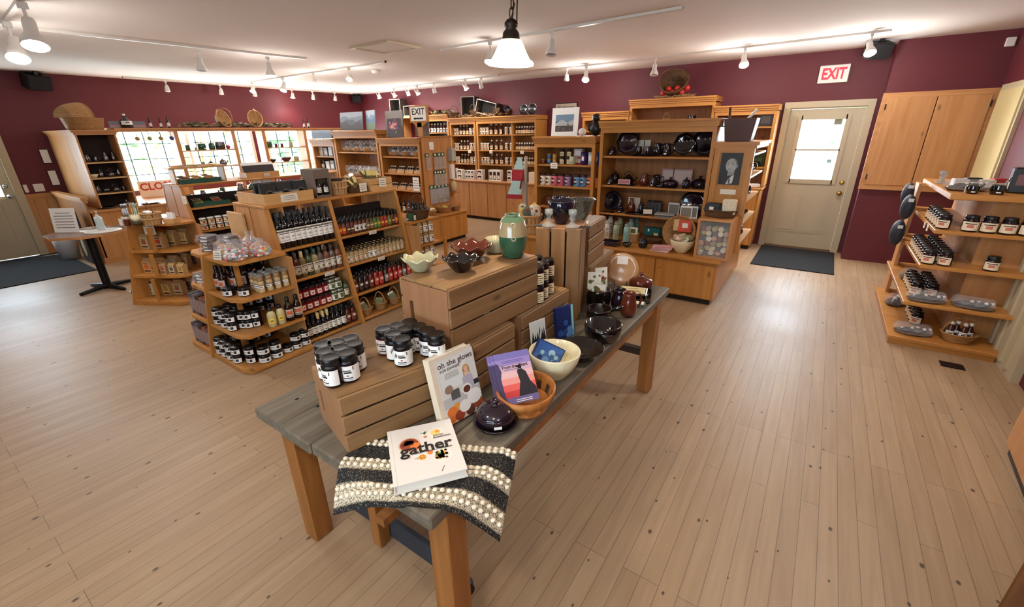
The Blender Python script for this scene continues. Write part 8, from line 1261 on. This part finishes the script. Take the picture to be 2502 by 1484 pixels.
for r in range(6):
    for i in range(5): 
        T = TR((-.115 + .057 * i + rr(-.006, .006), .06 + rr(0, .02), .052 + .05 * r + rr(-.004, .004)), rr(-.5, .5), PI / 2 + rr(-.3, .3)); o = MB().lathe([(0, -.035), (.02, -.035), (.027, -.03), (.027, .03), (.02, .036), (.016, .03), (.010, .036), (0, .034)], SOCK[(i * 3 + r) % 7], 12, T=T).obj('rolled_socks', loc=(-.80, 4.74, .501)); tag(o, f'rolled pair of socks, {ORD[i]} from left in {ORD[r]} layer of the display box', 'socks', 'rolled socks in the display box')
place('tray_basket', 'towel_basket', (-.80, 4.93, .91), 'brown rectangular wicker tray of towels on the display box', 'basket', s=(1.35, 1.3, 1.4))
tag(MB().chamfer(-.08, .08, -.06, .06, 0, .10, mat('charcoal_cloth', (52, 56, 60), .9), .02).box(-.03, .01, -.061, -.06, .03, .07, PAPERW).obj('folded_towel', loc=(-.87, 4.92, .945)), 'dark folded towel in the wicker tray on the display box', 'towel'); BT = mat('bird_towel', (226, 214, 186), .9); nt = NT(BT); v_ = nt.n('TexVoronoi'); v_.inputs['Scale'].default_value = 16; nt.l(nt.ramp(v_.outputs['Distance'], (.22, srgb(90, 66, 50)), (.27, srgb(226, 214, 186))), nt.p.inputs['Base Color']); tag(MB().chamfer(-.065, .065, -.03, .03, 0, .15, BT, .01).obj('folded_towel', loc=(-.72, 4.90, .945)), 'cream towel printed with brown birds in the wicker tray', 'towel')
# portrait on the end column
t = empty('portrait_print', 'black and white portrait of a man in suit and tie on the end column', 'photograph', (-.80, 5.105, 1.215)); part('print', MB().box(-.10, .10, -.003, 0, 0, .31, mat('photo_black', (34, 33, 33), .5)).mesh('print'), t); d = MB(); g_ = lambda n, v: mat('photo_' + n, (v, v, v - 2), .5); y = -.0034
def fdisc(x, z, r, m, sx=1, k=0): n = len(d.v); disc(d, x, z, r, 0, m, 20, sx); d.v[n:] = [(a[0], y - .0002 * k, a[1]) for a in d.v[n:]]
def fpoly(pts, m, k=0): d.add([(a, y - .0002 * k, b_) for a, b_ in pts], [tuple(range(len(pts)))], m)
fpoly(((-.06, .0), (.10, .0), (.10, .075), (.06, .10), (.02, .09), (-.03, .055)), g_('suit', 46), 0); fpoly(((-.025, 0), (.035, .015), (.045, .10), (.02, .085), (-.01, .045)), g_('shirt', 205), 1); fpoly(((-.005, 0), (.012, .004), (.016, .05), (.006, .062), (-.004, .05)), g_('tie', 96), 2); fpoly(((-.02, .085), (.04, .10), (.045, .15), (-.02, .13)), g_('neck', 140), 1); fdisc(.008, .195, .064, g_('head', 158), .86, 2); fdisc(-.002, .175, .045, g_('jaw', 164), .95, 3); fdisc(.06, .185, .014, g_('ear', 128), .7, 3); fpoly(((.03, .25), (.058, .225), (.062, .195), (.05, .2), (.046, .225), (.02, .252), (-.01, .262)), g_('hair', 84), 4)
for x in (-.028, .018): fpoly(((x - .011, .199), (x + .011, .199), (x + .011, .206), (x - .011, .206)), g_('eye', 70), 4); fpoly(((x - .013, .214), (x + .013, .213), (x + .012, .218), (x - .012, .219)), g_('brow', 96), 4)
fpoly(((-.012, .205), (-.002, .205), (-.001, .170), (-.016, .170)), g_('nose', 178), 4); fpoly(((-.024, .150), (.010, .151), (.008, .156), (-.022, .156)), g_('mouth', 98), 4); part('figure', d.mesh('figure'), t); tag(MB().box(-.075, .075, -.004, 0, 0, .05, PAPER).obj('name_plate', loc=(-.79, 5.118, 1.115)), 'blank cream name plate below the black and white portrait', 'name plate')
for zi, z in enumerate((.08, .30, .54, .78)):
    for i in range(3): place(('crock_navy', 'jug_plum', 'canister_navy', 'bowl_navy')[(zi + i) % 4], 'side_pot', (-.70 - .0 * i, 5.30 + .22 * i, .5 + z + .019), f'dark pot, {ORD[i]} from the front on the {ORD[zi]} side shelf up, behind the portrait column', 'pot', 'pots on the side shelves', s=.75)
t = empty('pallet_bin', 'tapered brown wooden bin with sticks on top of the portrait column', 'bin', (-.80, 5.34, 1.632)); b = MB(); BR_ = mat('brown_bin', (78, 46, 38), .5); b.add([(-.12, -.1, 0), (.12, -.1, 0), (.12, .1, 0), (-.12, .1, 0), (-.15, -.12, .22), (.15, -.12, .22), (.15, .12, .22), (-.15, .12, .22)], [(0, 3, 2, 1), (0, 1, 5, 4), (1, 2, 6, 5), (2, 3, 7, 6), (3, 0, 4, 7)], BR_); part('bin_body', b.mesh('bin_body'), t)
for a, b_, m, lb in (((-.10, -.02, .01), (-.13, .0, .33), BR_, 'dark brown stick leaning in the brown bin'), ((-.13, .02, .01), (.12, .03, .30), WHITE, 'white stick leaning across the brown bin')): tag(MB().tube([a, b_], .012, m, 8).obj('stick', loc=(-.80, 5.34, 1.632)), lb, 'stick')
# signs and things on the back wall
t = empty('washrooms_sign', 'framed sign reading Washrooms on the wall behind the white picture', 'sign', (-4.25, YB, 2.10)); part('frame', MB().box(-.235, .235, -.02, 0, -.02, .16, BLACK).mesh('frame'), t); part('panel', MB().box(-.22, .22, -.023, -.02, -.005, .145, mat('sign_tan', (176, 160, 140), .6)).mesh('panel'), t); mb = MB(); text_mesh(mb, 'Washrooms', .085, INK, FRONT(0, -.0235, .08), .0005, .001, .38, .1); part('lettering', mb.mesh('lettering'), t)
o = place('dark_basket', 'apple_basket', (-2.18, 7.74, 2.36), 'large dark basket of red apples tipped forward above the wall shelves', 'basket', rx=.95, s=2.1); random.seed(21)
for i in range(6): o = MB().ball(.045, (0, 0, 0), mat('apple_red', (190, 50, 44), .3), 14, 10, (1, 1, .92)).obj('apple', loc=(-2.33 + .07 * i - .0 * (i % 2), 7.60 + .02 * (i % 2), 2.295 + .055 * (i % 2) + .0)); part('stem', MB().tube([(0, 0, .035), (.004, 0, .055)], .004, WICKD, 5).mesh('stem'), o); tag(o, f'red apple, {ORD[i]} from left, in the tipped dark basket', 'apple', 'apples in the tipped basket')
mb = MB()
for i in range(130): x = rr(-.28, .28); y = rr(-.10, .03); a = rr(0, 6.28); mb.tube([(x, y, rr(.004, .03)), (x + .06 * cos(a), y + .03 * sin(a), rr(.004, .05))], .003, mat('straw', (186, 150, 100), .8), 4)
tag(tag(mb.obj('straw', loc=(-2.15, 7.66, 2.222)), 'straw and paper under the tipped apple basket', 'straw'), kind='stuff')
for i, (x, z, k, s_, d) in enumerate(((-3.35, 1.761, 'mug_ivory', .8, 'pale mug'), (-3.05, 1.761, 'bowl_ivory', .7, 'white dish'), (-2.28, 1.861, 'small_basket', 1.0, 'small handled basket'), (-1.88, 1.861, 'crock_navy', .9, 'navy basket'), (-1.05, 1.781, 'vase_celadon', .7, 'pale figure vase'), (-1.10, 1.521, 'crock_ivory', .7, 'pale carved pot'), (-.86, 1.521, 'vase_brown', .7, 'red figure'), (-1.2, 1.221, 'canister_ivory', .8, 'white jar'), (-.9, 1.221, 'bowl_black', 1.0, 'dark bowl'))): place(k, 'shelf_piece', (x, 7.72, z), f'{d} on the wall shelves behind the pottery hutch, {"left" if x < -2.6 else "middle" if x < -1.6 else "right"} unit', 'ornament', s=s_)
for x, z, w_, c, lb in ((-.86, 1.781, .20, (120, 130, 140), 'small bear picture on the top right wall shelf by the door'), (-.86, 1.225, .16, (70, 110, 60), 'green picture on the lower right wall shelf by the door'), (-3.02, 1.765, .18, (60, 50, 50), 'small dark framed picture on the left wall shelf')): tag(MB().box(-w_ / 2, w_ / 2, 0, .012, 0, w_ * 1.1, mat('pic_' + lb[:9], c, .5)).box(-w_ * .3, w_ * .3, -.001, 0, w_ * .2, w_ * .7, mat('pic_in_' + lb[:9], tuple(min(255, q + 40) for q in c), .5)).obj('small_picture', loc=(x, 7.84, z)), lb, 'picture')
for i in range(3): tag(MB().chamfer(-.07, .07, -.05, .05, 0, .05, PAPERW, .006).obj('folded_linen', loc=(-1.15 + .16 * i, 7.62, .931), rotz=.2 * i), f'pale folded linen, {ORD[i]} from left on the cabinet beside the back door', 'linen')
# ================================================================ right-hand stepped shelves
def hrow(z, n, x, y0, dy, label, s=1, layers=1, kind='right_jar', gap=None):
    for k in range(layers):
        for i in range(n):
            if gap and i in gap: continue
            place(kind, 'preserve_jar', (x, y0 + dy * i, z + .001 + k * .116 * s), label.format(o=ORD[i]), 'jar', 'preserve jars on the right shelves', rz=-.5, s=s)
z = HZ[3]; hrow(z, 6, hx(z) + .055, hy(z) + .10, .105, 'black-lidded preserve jar, {o} from the front corner along the aisle side, second shelf down')
for i in range(5): place('right_jar', 'preserve_jar', (hx(z) + .20 + .105 * i, hy(z) + .06, z + .001), f'large black-lidded jar, {ORD[i]} from left along the front, second shelf down, right shelves', 'jar', 'preserve jars on the right shelves', rz=-.1, s=1.1)
z = HZ[2]
for j in range(2): hrow(z, 8, hx(z) + .055 + .10 * j, hy(z) + .07, .098, ('black-lidded jar, {o} from the front, aisle-side file, third shelf down', 'black-lidded jar, {o} from the front, inner file, third shelf down')[j])
place('right_jar', 'preserve_jar', (hx(z) + .42, hy(z) + .06, z + .001), 'single black-lidded jar standing alone at the right, third shelf down', 'jar', rz=-.2)
z = HZ[1]
for j in range(2): hrow(z, 5, hx(z) + .10 + .10 * j, hy(z) + .26, .10, ('black-lidded jar, {o} from the front, aisle-side file, fourth shelf down', 'black-lidded jar, {o} from the front, inner file, fourth shelf down')[j])
def gtray(loc, label, rz=0, s=1):
    t = empty('gift_tray', label, 'gift tray', loc, rz, group='wrapped gift trays'); t.scale = (s, s, s); b = MB(); b.lathe([(0, 0), (.10, 0), (.13, .02), (.125, .022), (.095, .006), (0, .006)], WICKD, 24); b.v = [(x, y * .6, z) for x, y, z in b.v]; part('tray', b.mesh('tray'), t); g = MB()
    for i in range(4): T = TR((-.06 + .04 * i, 0, .03), .3 * (i % 2), 0, 1.2); g.lathe([(0, -.05), (.02, -.05), (.02, .02), (.01, .04), (.01, .05), (0, .05)], DKGL, 10, T=T).lathe([(.012, .045), (.012, .065), (0, .065)], WCAP, 8, T=T)
    part('bottles', g.mesh('bottles'), t); f = MB(); film(f, .12, .07, .012, .075, CELLO, 14, 7); part('cellophane', f.mesh('cellophane'), t); return t
z = HZ[1] + .001; gtray((hx(z) + .15, hy(z) + .09, z), 'wrapped gift tray at the left front of the fourth shelf down, right shelves', .1); gtray((hx(z) + .43, hy(z) + .09, z), 'wrapped gift tray at the right of the fourth shelf down, right shelves', -.1); gtray((hx(z) + .12, hy(z) + .80, z), 'wrapped gift tray far along the aisle side of the fourth shelf down', 1.2)
z = HZ[0] + .001; gtray((hx(z) + .17, hy(z) + .14, z), 'wrapped gift tray at the front of the lowest right shelf', .1); gtray((hx(z) + .12, hy(z) + .95, z), 'wrapped gift tray far back along the lowest right shelf', 1.2); hrow(HZ[0], 4, hx(z) + .22, hy(z) + .42, .10, 'black-lidded jar, {o} from the front behind the wrapped tray, lowest right shelf')
place('bread_basket', 'gift_basket', (hx(z) + .45, hy(z) + .14, z), 'handled wicker basket of bottles at the right of the lowest shelf', 'basket', s=.92, rz=.3)
for i in range(4): place('white_bottle', 'small_bottle', (hx(z) + .39 + .04 * i, hy(z) + .14 + .03 * (i % 2), z + .02), f'white-capped bottle, {ORD[i]} from left in the handled wicker basket, lowest right shelf', 'bottle', 'bottles in the handled basket', s=.95)
z = HZ[4] + .001; X0 = hx(HZ[4])
for i, (dx, dy, k, s_, d) in enumerate(((.06, .85, 'candlestick', 1.1, 'clear glass grinder'), (.07, 1.0, 'candlestick', 1.1, 'second clear glass grinder'), (.13, .10, 'crock_black', .55, 'squat black jar with a paper card'), (.27, .11, 'crock_black', .62, 'squat black tin'), (.37, .28, 'vinegar_black', .8, 'tall black bottle'))): place(k, 'top_piece', (X0 + dx, hy(HZ[4]) + dy, z), f'{d} on the top of the right-hand shelves', 'jar', s=s_)
gtray((X0 + .13, hy(HZ[4]) + .30, z), 'wrapped gift tray on the top of the right-hand shelves', .2, 1.1)
for i in range(5): tag(MB().chamfer(-.05, .05, -.04, .04, 0, .075 + .01 * (i % 2), mat(f'top_pack_{i}', ((206, 200, 196), (40, 40, 44), (222, 214, 190), (176, 60, 60), (214, 210, 206))[i], .3), .006).box(-.03, .03, -.0406, -.04, .02, .05, PAPERW).obj('boxed_pack', loc=(X0 + .12 + .08 * i, hy(HZ[4]) + .52 + .03 * (i % 2), z), rotz=.2), f'wrapped pack, {ORD[i]} from left at the back of the top right shelf', 'pack', 'packs on the top right shelf')
tag(MB().box(-.035, .035, -.002, .002, 0, .05, PAPER).obj('card', loc=(X0 + .13, hy(HZ[4]) + .17, z + .0), rotz=.3), 'small cream card behind the squat black jar on the top right shelf', 'card')
tag(MB().chamfer(-.08, .08, -.06, .06, 0, .19, mat('black_bag', (28, 28, 32), .35), .01).box(-.05, .05, -.061, -.06, .06, .14, mat('print_rose', (120, 80, 84), .5)).obj('gift_bag', loc=(X0 + .44, hy(HZ[4]) + .30, z), rotz=-.1), 'dark printed gift bag on the top right shelf at the photo edge', 'bag')
for i, (y, z_, s_) in enumerate(((5.7, 1.02, 1.0), (5.85, .74, 1.1), (5.95, 1.24, .9))): tag(MB().ball(.10 * s_, (0, 0, 0), mat('dark_sack', (44, 50, 60), .6), 14, 10, (.55, .9, 1.2)).box(-.02, .02, -.1, -.095, .06, .09, WHITE).obj('hanging_bag', loc=(.735, y, z_ if z_ < 1.2 else 1.12)), f'dark bag hanging on the aisle side of the right shelves, {ORD[i]} from the front', 'bag', 'dark bags hanging on the right shelves')
for i, (y, z_) in enumerate(((5.2, HZ[3]), (5.05, HZ[3]))): ticket((hx(z_) - .006, y, z_ - .03), .05, .05, f'small white tag on the aisle edge of the second shelf down, {"far" if not i else "near"} one', rz=-PI / 2, lines_=1)
# ================================================================ seated figure outside the back door
def person():
    V = [(0, 0, .46), (0, .02, .70), (0, .0, .98), (0, -.01, 1.09), (-.19, .01, 1.0), (.19, .01, 1.0), (-.25, -.10, .74), (.25, -.10, .74), (-.14, -.30, .66), (.14, -.30, .66), (-.10, -.04, .46), (.10, -.04, .46), (-.13, -.46, .47), (.13, -.46, .47), (-.13, -.48, .08), (.13, -.48, .08), (-.13, -.60, .05), (.13, -.60, .05)]
    Ed = [(0, 1), (1, 2), (2, 3), (2, 4), (2, 5), (4, 6), (5, 7), (6, 8), (7, 9), (0, 10), (0, 11), (10, 12), (11, 13), (12, 14), (13, 15), (14, 16), (15, 17)]; Rd = [.16, .15, .14, .06, .075, .075, .05, .05, .038, .038, .10, .10, .07, .07, .05, .05, .045, .045]
    me = bpy.data.meshes.new('person'); me.from_pydata(V, Ed, []); o = bpy.data.objects.new('person', me); COL.objects.link(o); me.materials.append(mat('pale_shirt', (226, 226, 220), .8)); md = o.modifiers.new('skin', 'SKIN'); sv = me.skin_vertices[0].data
    for i, r in enumerate(Rd): sv[i].radius = (r, r * .8 if i < 3 else r)
    sv[0].use_root = True; o.modifiers.new('sub', 'SUBSURF').levels = 2; o.modifiers['sub'].render_levels = 2; o.location = (-.42, 10.9, .22); o.rotation_euler = (0, 0, PI + .5)
    h = MB(); h.ball(.10, (0, -.01, 1.22), mat('skin_tone', (206, 160, 136), .6), 16, 12, (.85, 1, 1.2)).ball(.018, (0, -.11, 1.21), mat('skin_tone', (206, 160, 136), .6), 8, 6); part('head', h.mesh('head'), o); part('hair', MB().ball(.104, (0, .012, 1.245), mat('grey_hair', (190, 186, 178), .8), 16, 10, (.9, .95, 1.05)).mesh('hair'), o); return tag(o, 'person in a pale shirt sitting outside behind the back door glass', 'person')
person(); t = empty('garden_bench', 'white bench under the person outside the back door', 'bench', (-.42, 10.9, 0)); part('seat', MB().box(-.6, .6, -.2, .25, .46, .50, WHITE).mesh('seat'), t)
for x in (-.5, .5): part('leg', MB().box(x - .03, x + .03, -.15, .2, -.12, .46, WHITE).mesh('leg'), t)
